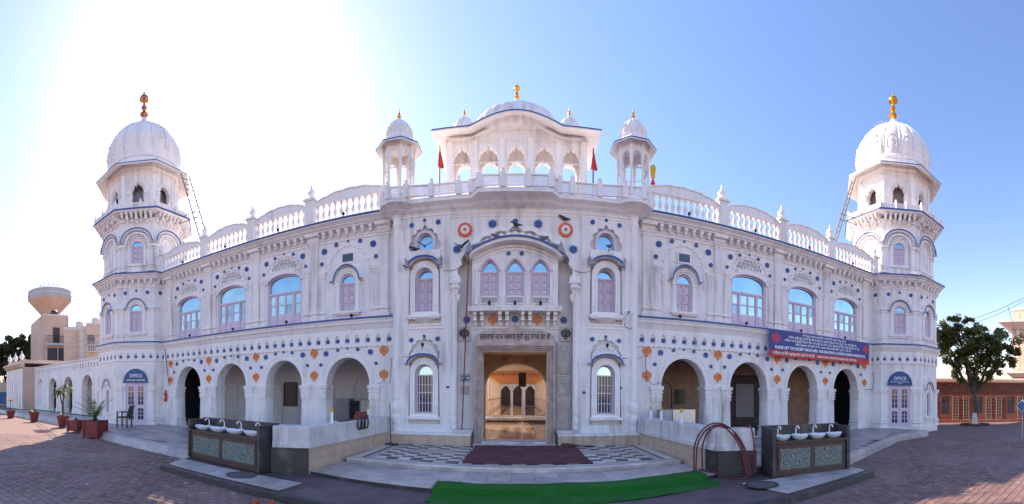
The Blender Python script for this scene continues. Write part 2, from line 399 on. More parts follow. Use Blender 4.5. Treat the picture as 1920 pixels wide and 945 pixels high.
# windows -------------------------------------------------------------------
def leaf_shutter(name, parent, x0, x1, z0, z1, y, M, rows=3, material=LILAC):
    mb = MB(M); mb.box(x0 + 0.004, x1 - 0.004, y + .02, y + 0.045, z0, z1)
    t = 0.035; h = (z1 - z0 - t) / rows
    mb.box(x0 + 0.004, x0 + t, y - 0.022, y + 0.019, z0, z1); mb.box(x1 - t, x1 - 0.004, y - 0.022, y + 0.019, z0, z1)
    for k in range(rows + 1): mb.box(x0 + t, x1 - t, y - 0.02, y + 0.019, z0 + k * h, z0 + k * h + t)
    for k in range(rows):
        mb.box(x0 + t + 0.025, x1 - t - 0.025, y + 0.004, y + 0.019, z0 + k * h + t + 0.025, z0 + (k + 1) * h - 0.025)
    return mb.build(name, material, parent)
def shutter_window(parent, cx, hw, z0, zt, zs, zc, y, M=None, kind='round', rows=3, glass=None):
    """lilac frame > arched pane above, two panelled shutters below"""
    hole_b = rect(cx - hw + 0.035, cx + hw - 0.035, z0 + 0.03, zt - 0.02)
    zs2 = max(zs, zt + 0.015)
    top = arch(cx, hw - 0.035, zt + 0.015, zs2, zc - 0.035, 14, kind)
    mb = MB(M); mb.prism(arch(cx, hw, z0, zs, zc, 16, kind), y - 0.05, y + 0.06, [hole_b, top])
    f = mb.build('window', LILAC, parent)
    MB(M).prism(arch(cx, hw - 0.02, zt, zs2 - 0.01, zc - 0.02, 14, kind), y + 0.012, y + 0.03).build('pane', glass or GLASS, f)
    leaf_shutter('shutter', f, cx - hw + 0.035, cx, z0 + 0.03, zt - 0.02, y + 0.005, M, rows)
    leaf_shutter('shutter', f, cx, cx + hw - 0.035, z0 + 0.03, zt - 0.02, y + 0.005, M, rows)
    return f
def grille_window(parent, cx, hw, z0, zt, zs, zc, y, M=None):
    top = arch(cx, hw - 0.04, zt + 0.02, zs, zc - 0.04, 14); mid = (z0 + zt) / 2 + 0.05
    mb = MB(M); mb.prism(arch(cx, hw, z0, zs, zc, 16), y - 0.05, y + 0.06,
                         [rect(cx - hw + 0.04, cx + hw - 0.04, z0 + 0.04, mid - 0.02), rect(cx - hw + 0.04, cx + hw - 0.04, mid + 0.02, zt - 0.02), top])
    f = mb.build('window', LILAC, parent)
    MB(M).prism(arch(cx, hw - 0.02, zt, zs - 0.01, zc - 0.02, 14), y + 0.012, y + 0.03).build('pane', GLASS, f)
    MB(M).box(cx - hw + 0.02, cx + hw - 0.02, y + 0.035, y + 0.055, z0 + 0.02, zt).build('pane', GLASSD, f)
    for k in range(5):
        x = cx - hw + 0.04 + (2 * hw - 0.08) * (k + 0.5) / 5
        MB(M).box(x - 0.009, x + 0.009, y - 0.03, y - 0.012, z0 + 0.03, zt - 0.01).build('bar', WHITEP if k != 2 else LILAC, f)
    for z in (z0 + (zt - z0) * 0.27, z0 + (zt - z0) * 0.75):
        MB(M).box(cx - hw + 0.03, cx + hw - 0.03, y - 0.04, y - 0.031, z - 0.012, z + 0.012).build('bar', LILAC, f)
    return f
def hood(parent, cx, hw, zs, zc, M, y0, y1, ret=0.1, t=0.036, name='blue_hood', material=BLUE):
    c = arch_curve(cx, hw, zs, zc, 18)
    path = [(cx + hw + ret, zs - 0.012)] + c + [(cx - hw - ret, zs - 0.012)]
    o = MB(M).band(path, t, y0, y0 + .035).build(name, material, parent)
    MB(M).band([(x, z - .006) for x, z in path], t * .8, y0 + .036, y1).build('hood_slab', WHITE2, o)
    return o

HEXR = 0.080
def jali_arch(parent, cx, hw, z0, zc, y, M=None):
    """pierced screen: plate with six-sided holes, a three-bar star in each, clipped to a cusped arch"""
    sg = lambda x: z0 + 0.10 * (1 - ((x - cx) / hw) ** 2)
    bottom = [(cx - hw + 2 * hw * i / 10, sg(cx - hw + 2 * hw * i / 10)) for i in range(11)]
    top = arch_curve(cx, hw, z0 + 0.02, zc, 30, 'cusp', 7, 0.08)
    outer = bottom + top[1:-1]
    def inside(x, z):
        u = (x - cx) / (hw * 0.97)
        if abs(u) >= 1 or z < sg(x) + 0.012: return False
        return z < z0 + (zc - z0) * math.sqrt(1 - u * u) * 0.97
    holes = []; stars = MB(M); dx = HEXR * 1.75; dz = HEXR * 1.52
    for r in range(8):
        for c in range(-12, 13):
            x = cx + c * dx + (dx / 2 if r % 2 else 0); z = z0 + 0.05 + r * dz
            for f_ in (.86, .72, .56):
                hx = [(x + HEXR * f_ * math.sin(PI / 3 * k), z + HEXR * f_ * math.cos(PI / 3 * k)) for k in range(6)]
                if all(inside(*p) for p in hx):
                    holes.append(hx)
                    if f_ > .6:
                        for k in range(3):
                            a = PI / 3 * k + PI / 6; ca, sa = math.cos(a) * HEXR * f_, math.sin(a) * HEXR * f_
                            stars.band([(x - ca, z - sa), (x + ca, z + sa)], 0.011, y + .002 * k, y + 0.02)
                    break
    o = MB(M).prism(outer, y - 0.012, y + 0.03, holes).build('jali_screen', WHITE2, parent)
    if stars.v: stars.build('lattice', WHITE2, o)
    MB(M).prism([(cx + (x - cx) * 0.985, z) for x, z in outer], y + 0.07, y + 0.08).build('shade_backing', DARK, o)  # near-black sheet gives the holes their darkness by colour
    return o

def jali_rail(parent, p0, p1, z0, z1, sp=0.075, t=0.014):
    """one pierced balustrade panel between two plan points"""
    p0 = Vector((*p0, 0)); p1 = Vector((*p1, 0)); d = p1 - p0; L = d.length
    if L < 0.08: return
    M = Matrix.Translation(p0) @ Matrix.Rotation(math.atan2(d.y, d.x), 4, 'Z')
    mb = MB(M); e = 0.035
    mb.box(0, L, -0.03, 0.03, z0, z0 + e); mb.box(0, L, -0.04, 0.04, z1 - e, z1)
    mb.box(0, 0.03, -0.028, 0.028, z0 + e, z1 - e); mb.box(L - 0.03, L, -0.028, 0.028, z0 + e, z1 - e)
    h = z1 - z0 - 2 * e; a0 = 0.03; W = L - 0.06; n = int((W + h) / sp)
    for s in (0, 1):
        for k in range(n + 1):
            x0 = -h + k * sp; x1 = x0 + h; za, zb = 0.0, h
            if x0 < 0: za = -x0; x0 = 0
            if x1 > W: zb = h - (x1 - W); x1 = W
            if x1 - x0 < 0.015: continue
            if s: x0, x1 = W - x0, W - x1
            mb.band([(a0 + x0, z0 + e + za), (a0 + x1, z0 + e + zb)], t, -0.008 - 0.004 * s, 0.008 - 0.004 * s)
    return mb.build('jali_panel', WHITE2, parent)

def finial_prof(z0, h, r):
    """gilded finial: bulb, neck, bulb, parasol disc, spike"""
    P = [(0.25, 0), (0.3, .04), (0.75, .09), (1.0, .15), (0.8, .21), (0.35, .25), (0.28, .30), (0.55, .35), (0.72, .40), (0.5, .45), (0.25, .49), (0.2, .58),
         (0.25, .62), (1.05, .66), (1.1, .70), (0.9, .77), (0.45, .83), (0.2, .85), (0.22, .88), (0.3, .90), (0.1, .94), (0.05, 1.0)]
    return [(r * a, z0 + h * b) for a, b in P]
def spike_prof(z0, h, r):
    P = [(0.3, 0), (0.45, .05), (0.95, .16), (1.0, .22), (0.6, .34), (0.35, .38), (0.6, .46), (0.5, .54), (0.22, .60), (0.3, .66), (0.16, .74), (0.05, 1.0)]
    return [(r * a, z0 + h * b) for a, b in P]
def dome_prof(zb, zt, r, neck=True):
    h = zt - zb
    P = [(0.93, 0), (0.975, .10), (1.0, .22), (1.0, .34), (0.975, .45), (0.92, .56), (0.83, .67), (0.70, .78), (0.53, .87), (0.33, .94), (0.16, .985), (0.10, 1.0)]
    return [(r * a, zb + h * b) for a, b in P]
def leafy_ring(parent, c, r, z, n, w, h, name='lotus_relief'):
    """raised leaf outlines round the foot of a dome"""
    mb = MB()
    for k in range(n):
        a = 2 * PI * (k + 0.5) / n
        mb.M = Matrix.Translation((c[0], c[1], 0)) @ Matrix.Rotation(a + PI / 2, 4, 'Z') @ Matrix.Translation((0, -r, 0))
        pts = [(w * 0.5 * math.cos(PI * i / 10) * (1.0), z + h * math.sin(PI * i / 10)) for i in range(11)]
        pts = [(w * .42, z - h * .25)] + pts + [(-w * .42, z - h * .25)]
        mb.band(pts, w * 0.075, -0.022 * h / 0.5, 0.08)
        mb.lathe([(w * .16, z + h * .38), (w * .2, z + h * .55), (w * .05, z + h * .72)], 6, (0, 0))
        mb.box(-w * .05, w * .05, -0.02, 0.06, z - h * .2, z + h * .42)
        mb.lathe([(w * .10, z + h * .96), (w * .13, z + h * 1.05), (w * .04, z + h * 1.15)], 6, (0, -0.02))
    return mb.build(name, WHITE2, parent)

# ================================================================ GROUND
ZB, ZP, ZL, ZU, ZT = -0.15, -0.04, 0.05, 0.14, 0.10      # brick, forecourt, lower step, upper step, terrace
struct(MB().box(-600, 600, -300, 900, ZB - 0.3, ZB - 0.06).build('ground', SAND))
# pavers: real blocks round the photographer, the same pattern as colour beyond
KL = [(-7.55, -4.75), (-12, -4.45), (-20, -3.25), (-30, -3.0), (-60, -2.6)]
def kerb_y(x):
    for (xa, ya), (xb, yb) in zip(KL, KL[1:]):
        if xb <= x <= xa: return ya + (yb - ya) * (xa - x) / (xa - xb)
    return KL[0][1]
def plaza_poly(x, y):                                       # True where another surface covers the brick ground
    if -7.05 < x < 6.95 and y > -6.35 - 0.045 * (x + 7) : return True
    if x <= -6.9 and y > kerb_y(x) - .28: return True
    if x >= 6.8 and y > -5.75 + (x - 6.6) * 0.40 and x < 13: return True
    if x >= 13 and y > -3.2 and x < 15.3: return True
    return False
PL, PW = 0.225, 0.15
# beyond the laid blocks the ground carries the pattern as colour
m = bpy.data.materials.new('far_paving'); m.use_nodes = True
n_ = m.node_tree.nodes; l_ = m.node_tree.links; b_ = n_['Principled BSDF']; b_.inputs['Roughness'].default_value = 0.85
tb = n_.new('ShaderNodeTexBrick'); tb.inputs['Brick Width'].default_value = PL; tb.inputs['Row Height'].default_value = PW
tb.inputs['Mortar Size'].default_value = 0.008; tb.inputs['Scale'].default_value = 1
tb.inputs['Color1'].default_value = (0.25, 0.155, 0.14, 1); tb.inputs['Color2'].default_value = (0.215, 0.128, 0.118, 1); tb.inputs['Mortar'].default_value = (0.12, 0.09, 0.08, 1)
gp = n_.new('ShaderNodeNewGeometry'); l_.new(gp.outputs['Position'], tb.inputs['Vector']); l_.new(tb.outputs[0], b_.inputs['Base Color'])
bgr = struct(MB().box(-260, 260, -60, 300, ZB - 0.05, ZB - 0.008).build('brick_ground', m))

far = MB(); cells = []
rot = math.radians(6)
cr, sr = math.cos(rot), math.sin(rot)
for i in range(-170, 171):
    for j in range(-75, 76):
        u = i * PL + (PL / 2 if j % 2 else 0); v = j * PW
        x = CX + u * cr - v * sr; y = CY + u * sr + v * cr
        r = math.hypot(x - CX, y - CY)
        if r < 5.6 or y < CY - 2.5 or plaza_poly(x, y): continue
        if r > 17 or abs(x) > 26: continue
        if abs(math.atan2(x - CX, y - CY)) > 1.36: continue
        cells.append((r, x, y))
cells.sort()
def paver_shape(mb, dz=0.0):
    a, b, e = PL / 2 - 0.006, PW / 2 - 0.006, 0.006
    V = [(-a, -b, -0.03), (a, -b, -0.03), (a, b, -0.03), (-a, b, -0.03), (-a + e, -b + e, dz), (a - e, -b + e, dz), (a - e, b - e, dz), (-a + e, b - e, dz)]
    mb.add(V, [(4, 5, 6, 7), (0, 1, 5, 4), (1, 2, 6, 5), (2, 3, 7, 6), (3, 0, 4, 7)])
tones = []
for k in range(14):
    g = RND.uniform(0.86, 1.10); tones.append((g * RND.uniform(.95, 1.05), g, g * RND.uniform(.92, 1.08)))
pmesh = []
for t in tones:
    mb = MB(); mb.ct = t; paver_shape(mb); pmesh.append(mb.mesh('paver', PAVER))
for r, x, y in cells[:300]:
    inst('paver', RND.choice(pmesh), bgr, (x, y, ZB + RND.uniform(-0.004, 0.004)), rot=(RND.uniform(-.012, .012), RND.uniform(-.012, .012), rot))
for r, x, y in cells[300:]:
    far.M = Matrix.Translation((x, y, ZB + RND.uniform(-0.004, 0.004))) @ Matrix.Rotation(rot + RND.uniform(-.01, .01), 4, 'Z')
    far.ct = RND.choice(tones); paver_shape(far)
o = far.build('paving', PAVER, bgr); o['kind'] = 'stuff'
# terraces with marble kerb
def tile_tone(): g = RND.uniform(.80, 1.08); return (g, g * RND.uniform(.98, 1.01), g * RND.uniform(.97, 1.02))
TERR = mat('terrace_marble', (0.42, 0.36, 0.355), 0.4, 0.08, 3, 0.04, 40, col2=(0.32, 0.28, 0.28), c2scale=0.8, attr=True)
tl = struct(MB().flat(KL[::-1] + [(-4.3, -4.95), (-3.9, -0.3), (-3.9, 2.5), (-60, 2.5)], ZB - 0.02, ZT - 0.012).build('terrace_left', SAND))
tr = struct(MB().flat([(3.9, -0.3), (4.3, -5.0), (6.9, -5.35), (12.9, -2.95), (15.3, -2.95), (15.3, 2.5), (3.9, 2.5)], ZB - 0.02, ZT - 0.012).build('terrace_right', SAND))
def tiles(parent, inside, x0, x1, y0, y1, w, d, z, material, name, gap=0.006, pick=None):
    mb = MB(); nx = int((x1 - x0) / w); ny = int((y1 - y0) / d)
    for i in range(nx):
        for j in range(ny):
            x = x0 + (i + .5) * w; y = y0 + (j + .5) * d
            if not inside(x, y): continue
            mb.ct = tile_tone() if RND.random() > 0.14 else (0.60, 0.60, 0.63)
            mb.box(x - w / 2 + gap / 2, x + w / 2 - gap / 2, y - d / 2 + gap / 2, y + d / 2 - gap / 2, z - 0.02, z + RND.uniform(-.001, .001))
    o = mb.build(name, material, parent); o['kind'] = 'stuff'; return o
tiles(tl, lambda x, y: y > (kerb_y(x) + .17 if x < -7.5 else -4.5), -34, -4.3, -4.6, 0.0, 0.60, 0.30, ZT, TERR, 'marble_tiles')
tiles(tl, lambda x, y: True, -15, -3.9, 0.02, 2.42, 0.6, 0.3, ZT, TERR, 'marble_tiles')
tiles(tr, lambda x, y: y > min(-2.8, -5.2 + max(0, (x - 6.9)) * 0.40), 4.5, 15.3, -5.0, 0.0, 0.60, 0.30, ZT, TERR, 'marble_tiles')
tiles(tr, lambda x, y: True, 3.9, 15.3, 0.02, 2.42, 0.6, 0.3, ZT, TERR, 'marble_tiles')
KERBM = mat('kerb_marble', (0.46, 0.41, 0.40), 0.5, 0.1, 4, 0.08, 40, attr=True)
for (xa, ya), (xb, yb) in zip(KL, KL[1:]):
    if xa < -35: break
    d_ = Vector((xa - xb, ya - yb)); nn_ = max(1, round(d_.length / 1.0)); ln = d_.length / nn_
    for k in range(nn_):
        q = Vector((xb, yb)) + d_ * k / nn_
        mb = MB(Matrix.Translation((q.x, q.y, 0)) @ Matrix.Rotation(math.atan2(d_.y, d_.x), 4, 'Z')); mb.ct = tile_tone()
        mb.prof([(-.26, ZB - 0.03), (-.26, ZB + 0.02), (-.14, ZT - 0.012), (.12, ZT + 0.004), (.12, ZB - .03)], .002, ln - .003)
        mb.build('kerb_stone', KERBM, tl)
for p0, p1, nk in ((Vector((6.95, -5.42)), Vector((12.95, -3.02)), 6), (Vector((12.95, -3.02)), Vector((15.3, -2.98)), 3)):
    dv = (p1 - p0) / nk
    for k in range(nk):
        a = p0 + dv * k; q = Matrix.Translation((a.x, a.y, 0)) @ Matrix.Rotation(math.atan2(dv.y, dv.x), 4, 'Z')
        mb = MB(q); mb.ct = tile_tone(); mb.prof([(-0.06, ZB - 0.03), (-0.05, ZT - 0.10), (-0.02, ZT - 0.012), (0.12, ZT + 0.004), (0.12, ZB - .03)], 0.003, dv.length - 0.003)
        mb.build('kerb_stone', KERBM, tr)
# forecourt in front of the steps: screed with a granite kerb, marble aprons under the wash stands
fc = struct(MB().flat([(-7.0, -6.32), (-3.4, -6.62), (0, -6.95), (4.2, -6.95), (6.9, -6.50), (6.95, -5.6), (4.0, -4.7), (-4.0, -4.7), (-7.4, -5.0)], ZB - 0.1, ZP).build('forecourt', ASPH))
KB = [(-7.08, -6.36), (-3.4, -6.68), (0, -7.02), (4.2, -7.02), (6.98, -6.56)]
for a, b in zip(KB, KB[1:]):
    a = Vector(a); b = Vector(b); n = 3; d = (b - a) / n
    for k in range(n):
        q = a + d * k; M = Matrix.Translation((q.x, q.y, 0)) @ Matrix.Rotation(math.atan2(d.y, d.x), 4, 'Z')
        MB(M).prof([(-0.03, ZB - 0.05), (-0.02, ZP + 0.0), (-0.005, ZP + 0.012), (0.09, ZP + 0.012), (0.09, ZB - .05)], 0.002, d.length - 0.002).build('kerb_stone', GRANITE, fc)
def apron(poly, n):
    ap = struct(MB().flat(poly, ZP + 0.001, ZP + 0.018).build('marble_apron', SAND))
    return ap
def quad_tiles(parent, A, B, C, D, nu, nv, z, material, name='marble_slab', gap=0.004, th=0.02):
    A, B, C, D = (Vector((*p, 0)) for p in (A, B, C, D))
    def P(u, v): return (A * (1 - u) + B * u) * (1 - v) + (D * (1 - u) + C * u) * v
    for i in range(nu):
        for j in range(nv):
            q = [P(i / nu, j / nv), P((i + 1) / nu, j / nv), P((i + 1) / nu, (j + 1) / nv), P(i / nu, (j + 1) / nv)]
            c = sum(q, Vector()) / 4; q = [p + (c - p).normalized() * gap for p in q]
            mb = MB(); mb.ct = tile_tone(); mb.flat([(p.x, p.y) for p in q], z - th, z + RND.uniform(-.0015, .0015)); mb.build(name, material, parent)
apl = apron([(-6.95, -6.24), (-3.65, -6.52), (-3.6, -5.85), (-4.7, -5.55), (-7.45, -5.08)], 1)
quad_tiles(apl, (-6.93, -6.24), (-3.67, -6.52), (-3.62, -5.86), (-7.3, -5.5), 7, 2, ZP + 0.032, MARBLE)
apr = apron([(6.85, -6.42), (4.35, -6.85), (4.05, -5.75), (4.75, -5.4), (6.9, -5.7)], 1)
quad_tiles(apr, (4.33, -6.84), (6.85, -6.42), (6.9, -5.85), (4.08, -5.78), 6, 2, ZP + 0.032, MARBLE)
for x, y, lb in ((-4.95, -6.0, 'round iron manhole cover before the left wash stand'), (4.30, -6.12, 'round iron manhole cover before the right wash stand')):
    mh = thing('manhole_cover', lb, 'manhole cover', (x, y, ZP + 0.03), 'manhole covers on the marble aprons')
    MB(T(x, y, ZP + 0.034)).lathe([(0.31, 0), (0.31, 0.012), (0.28, 0.014), (0.275, 0.006)], 28).build('rim', GRANITE, mh, 30)
    MB(T(x, y, ZP + 0.034)).lathe([(0.272, 0), (0.272, 0.008), (0.0, 0.0085)], 28).build('lid', ASPH, mh, 30)

# steps before the gate: lower platform of marble, upper platform of chequered tiles
def bow(x, ys, yc, hw): return ys + (yc - ys) * (1 - (x / hw) ** 2)
NS = 18
lo = [( -4.06 + 8.12 * i / NS, bow(-4.06 + 8.12 * i / NS, -4.95, -5.55, 4.06)) for i in range(NS + 1)]
up = [(-3.74 + 7.48 * i / NS, bow(-3.74 + 7.48 * i / NS, -3.70, -4.08, 3.74)) for i in range(NS + 1)]
lower = struct(MB().flat(lo + [(4.0, -0.5), (-4.0, -0.5)], ZB, ZL - 0.014).build('lower_step', GRANITE))
upper = struct(MB().flat(up + [(3.72, -0.5), (-3.72, -0.5)], ZL - 0.012, ZU - 0.014).build('upper_step', STONEL))
for i in range(NS):
    for rw in range(2):
        xa, xb = lo[i][0], lo[i + 1][0]
        f0, f1 = rw / 2, (rw + 1) / 2
        def yy(x, f): 
            a = bow(x, -4.95, -5.55, 4.06) - 0.02; b = bow(x, -3.70, -4.08, 3.74) - 0.012
            return a + (b - a) * f
        off = 0.0 if rw else 0.16
        g = 0.003
        mb = MB(); mb.ct = tile_tone()
        mb.flat([(xa + g, yy(xa, f0) + g), (xb - g, yy(xb, f0) + g), (xb - g, yy(xb, f1) - g), (xa + g, yy(xa, f1) - g)], ZL - 0.02, ZL + RND.uniform(-.001, .001))
        mb.build('marble_slab', MARBLE, lower)
    # riser tiles of the upper step
    (xa, ya), (xb, yb) = up[i], up[i + 1]
    mb = MB(); mb.ct = tile_tone(); mb.flat([(xa + .004, ya - .012), (xb - .004, yb - .012), (xb - .004, yb), (xa + .004, ya)], ZL + .002, ZU - .022); mb.build('riser_tile', MARBLE, upper)
    mb = MB(); mb.ct = tile_tone(); mb.flat([(xa + .001, ya - .02), (xb - .001, yb - .02), (xb - .001, yb + .16), (xa + .001, ya + .16)], ZU - .02, ZU); mb.build('border_tile', TILEW, upper)
    mb = MB(); mb.ct = (1, 1, 1); mb.flat([(xa, ya + .165), (xb, yb + .165), (xb, yb + .205), (xa, ya + .205)], ZU - .02, ZU - .0005); mb.build('border_strip', TILEK, upper)
    mb = MB(); mb.ct = tile_tone(); mb.flat([(xa + .001, ya + .21), (xb - .001, yb + .21), (xb - .001, yb + .33), (xa + .001, ya + .33)], ZU - .02, ZU - .0002); mb.build('border_tile', TILEW, upper)
    mb = MB(); mb.ct = (1, 1, 1); mb.flat([(xa, ya + .335), (xb, yb + .335), (xb, yb + .375), (xa, ya + .375)], ZU - .02, ZU - .0005); mb.build('border_strip', TILEK, upper)
tw, td = 0.29, 0.255
wm = []; 
for s in (-1, 1):
    MB().box(s * 3.45 - .02, s * 3.45 + .02, -3.45, -0.80, ZU - 0.02, ZU - .0005).build('border_strip', TILEK, upper)
    mb = MB(); mb.ct = (1, 1, 1); mb.box(s * 3.59 - .12, s * 3.59 + .12, -3.4, -0.80, ZU - 0.02, ZU - .0002); mb.build('border_tile', TILEW, upper)
for i in range(-12, 12):
    for j in range(11):
        x0, y0 = i * tw, -0.80 - (j + 1) * td
        if x0 < -3.43 or x0 + tw > 3.45: continue
        if y0 < bow(x0 + tw / 2, -3.70, -4.08, 3.74) + 0.37: continue
        if -1.0 < x0 + tw / 2 < 1.6 and y0 > -3.45: continue          # under the carpet
        g = .002; mb = MB(); k = (i + j) % 2; mb.ct = tile_tone()
        if (1.55 < abs(x0 + tw / 2) < 2.5) and 3 <= j <= 5 : mb.ct = (0.62, 0.55, 0.52); k = 0
        mb.box(x0 + g, x0 + tw - g, y0 + g, y0 + td - g, ZU - .02, ZU + RND.uniform(-.0008, .0008))
        mb.build('floor_tile', TILEK if k else TILEW, upper)
# carpets
def cloth_sheet(name, M, x0, x1, y0, y1, nx, ny, fz, material, th=0.012):
    mb = MB(); V = []; F = []
    for j in range(ny + 1):
        for i in range(nx + 1):
            x = x0 + (x1 - x0) * i / nx; y = y0 + (y1 - y0) * j / ny; V.append(fz(x, y))
    n = len(V); V += [(p[0], p[1], p[2] - th) for p in V]
    for j in range(ny):
        for i in range(nx):
            a = j * (nx + 1) + i; F += [(a, a + 1, a + nx + 2, a + nx + 1), (a + n, a + nx + 1 + n, a + nx + 2 + n, a + 1 + n)]
    rim = [i for i in range(nx + 1)] + [(j + 1) * (nx + 1) - 1 for j in range(1, ny + 1)] + [ny * (nx + 1) + i for i in range(nx - 1, -1, -1)] + [j * (nx + 1) for j in range(ny - 1, 0, -1)]
    for a, b in zip(rim, rim[1:] + rim[:1]): F.append((a, b, b + n, a + n))
    mb.add(V, F); return mb.build(name, material, None, 40)
cp = cloth_sheet('carpet', None, -1.10, 1.72, -3.62, -0.66, 30, 30, lambda x, y: (x + 0.02 * math.sin(y * 3), y, ZU + 0.018 + 0.004 * math.sin(x * 5 + y * 4) * math.sin(y * 7)), MAROON)
tag(cp, 'maroon carpet laid before the main doorway', 'carpet')
def turf(x, v):
    e = bow(x, -4.95, -5.55, 4.06) - 0.03
    back = e + 0.47; L = v * 1.12
    if L < back - e: y = back - L; z = ZL + 0.016
    elif L < back - e + 0.13:
        k = (L - (back - e)) / 0.13; y = e - 0.05 * k; z = ZL + 0.016 - (ZL - ZP) * (k * k * (3 - 2 * k)) 
    else: y = e - 0.05 - (L - (back - e) - 0.13); z = ZP + 0.016
    return (x + 0.03 * (v - .5), y + 0.02 * math.sin(x * 2.3 + v), z + 0.010 * math.sin(x * 6.1 + 2 * math.sin(x * 1.7)) * math.sin(v * 9 + x) + (0.02 * max(0, math.sin(x * 3.1)) ** 3 if v > .93 else 0))
gt = cloth_sheet('turf_mat', None, -1.30, 3.72, 0, 1, 50, 28, turf, GREEN)
tag(gt, 'green artificial turf mat draped over the marble step edge', 'turf mat')

# ================================================================ ARCADE WINGS
BAY0, BAYW = 4.15, 2.58
balm = MB().lathe([(.05, 0), (.062, .03), (.03, .06), (.035, .10), (.075, .17), (.082, .21), (.06, .28), (.03, .34), (.034, .38), (.055, .41), (.062, .44), (.062, .47)], 10).mesh('baluster', WHITE2, 40)
urnm = MB().lathe([(.10, 0), (.12, .02), (.07, .05), (.06, .07), (.12, .12), (.145, .18), (.13, .24), (.075, .30), (.04, .33), (.055, .35), (.035, .38), (.03, .42), (.012, .50)], 12).mesh('urn', WHITE2, 40)
mb = MB(); mb.box(-.06, .06, -.20, 0, .14, .24); mb.box(-.045, .045, -.15, 0, .05, .14)
mb.lathe([(.01, -.02), (.035, .01), (.045, .05), (.03, .09), (.04, .12), (.05, .14)], 8, (0, -.15)); mb.lathe([(.008, 0.0), (.03, .04), (.03, .06)], 6, (0, -.05))
bracketm = mb.mesh('bracket', WHITE2)
def column_mesh():
    mb = MB(); y1 = 0.52
    mb.box(-.22, .22, -.09, y1, ZT, .26); mb.box(-.20, .20, -.075, y1 - .01, .26, .34); mb.box(-.205, .205, -.08, y1 - .005, .42, .47)
    mb.frus((0, .215), (.17, .275), .34, (.155, .26), 1.46)
    for k in range(5):
        x = -.13 + k * .065
        mb.tube([(x * 1.03, -.062, .47), (x * .95, -.048, 1.44)], .021, 6)
    for sx in (-1, 1):
        for k in range(6):
            y = 0.0 + k * .085; mb.tube([(sx * .172, y, .47), (sx * .157, y, 1.44)], .021, 6)
    for z0, z1, wd in ((1.44, 1.49, .185), (1.49, 1.56, .172), (1.56, 1.61, .19), (1.61, 1.68, .17), (1.68, 1.74, .20), (1.74, 1.80, .18), (1.80, 1.92, .22)):
        mb.box(-wd, wd, .13 - wd - .03, y1 - .25 + wd, z0, z1)
    for k in range(6):
        mb.lathe([(.02, 1.46), (.03, 1.50), (.015, 1.54)], 6, (-.15 + k * .06, -.075))
    return mb.mesh('column', WHITE)
COLM = column_mesh()
niche_sp = BAYW / 7
def rope(x0, x1, y, z, sp=.085, r=.022, M=None):
    mb = MB(M); n = int((x1 - x0) / sp)
    for k in range(n):
        x = x0 + (k + .5) * sp
        mb.add([(x - .03, y, z - .03), (x + .0, y - .02, z - .02), (x + .045, y, z + .03), (x + .015, y - .022, z + .03), (x - .02, y + .02, z - .03), (x + .04, y + .02, z + .03)],
               [(0, 1, 3), (1, 2, 3), (0, 3, 5), (3, 2, 5), (0, 4, 1), (1, 4, 2), (2, 4, 5), (0, 5, 4)])
    return mb
def scallop_edge(x0, x1, z0, z1, sp, d):
    pts = []; n = max(1, round((x1 - x0) / sp)); s = (x1 - x0) / n
    for k in range(n):
        for i in range(6):
            t = i / 6; pts.append((x0 + (k + t) * s, z0 - d * math.sin(PI * t)))
    pts += [(x1, z0), (x1, z1), (x0, z1)]
    return pts
def bands(parent, x0, x1, M=None, phase=None, zoff=0.0, nb=None):
    """the string course with its pointed niches: niche fascia, moulding, rope, blue top"""
    if phase is None: n = max(1, round((x1 - x0) / niche_sp)); xs = [x0 + (k + .5) * (x1 - x0) / n for k in range(n)]
    else: xs = [x for x in phase if x0 + .12 < x < x1 - .12]
    holes = [arch(x, .088, 3.27, 3.43, 3.58, 8, 'pointed') for x in xs]
    MB(M).prism(scallop_edge(x0, x1, 3.20, 3.70, niche_sp / 2, .035), -.055, 0.004, holes).build('niche_band', WHITE2, parent)
    MB(M).prof([(0, 3.69), (-.05, 3.70), (-.05, 3.75), (-.09, 3.80), (-.11, 3.88), (-.17, 3.95), (-.17, 3.99), (-.21, 4.02), (-.21, 4.06), (0, 4.06)], x0, x1).build('string_course', WHITE2, parent, 30)
    rope(x0, x1, -.155, 3.915, M=M).build('rope_moulding', WHITE2, parent)
    rope(x0, x1, -.06, 3.775, .06, M=M).build('rope_moulding', WHITE2, parent)
    MB(M).box(x0, x1, -.25, .0, 4.062, 4.112 + zoff).build('blue_trim', BLUE, parent)
    return xs
BUT = MB().lathe([(.070, 0), (.070, -.02), (.05, -.035), (.0, -.036)], 12).mesh('stud', BLUE)
def stud(parent, x, z, M=None, y=-.012):
    M = (M or Matrix.Identity(4)) @ T(x, y, z) @ Matrix.Rotation(-PI / 2, 4, 'X')
    loc = M.translation; rt = M.to_euler()
    return inst('stud', BUT, parent, loc, rot=(rt.x, rt.y, rt.z))
def wavy(mb, path, amp, sp, t, y0, y1):
    out = []; d = 0
    for a, b in zip(path, path[1:]):
        L = math.hypot(b[0] - a[0], b[1] - a[1]); nx, nz = -(b[1] - a[1]) / L, (b[0] - a[0]) / L; n = max(2, int(L / .03))
        for i in range(n):
            u = i / n; k = amp * abs(math.sin(PI * (d + u * L) / sp)); out.append((a[0] + (b[0] - a[0]) * u + nx * k, a[1] + (b[1] - a[1]) * u + nz * k))
        d += L
    mb.band(out, t, y0, y1)

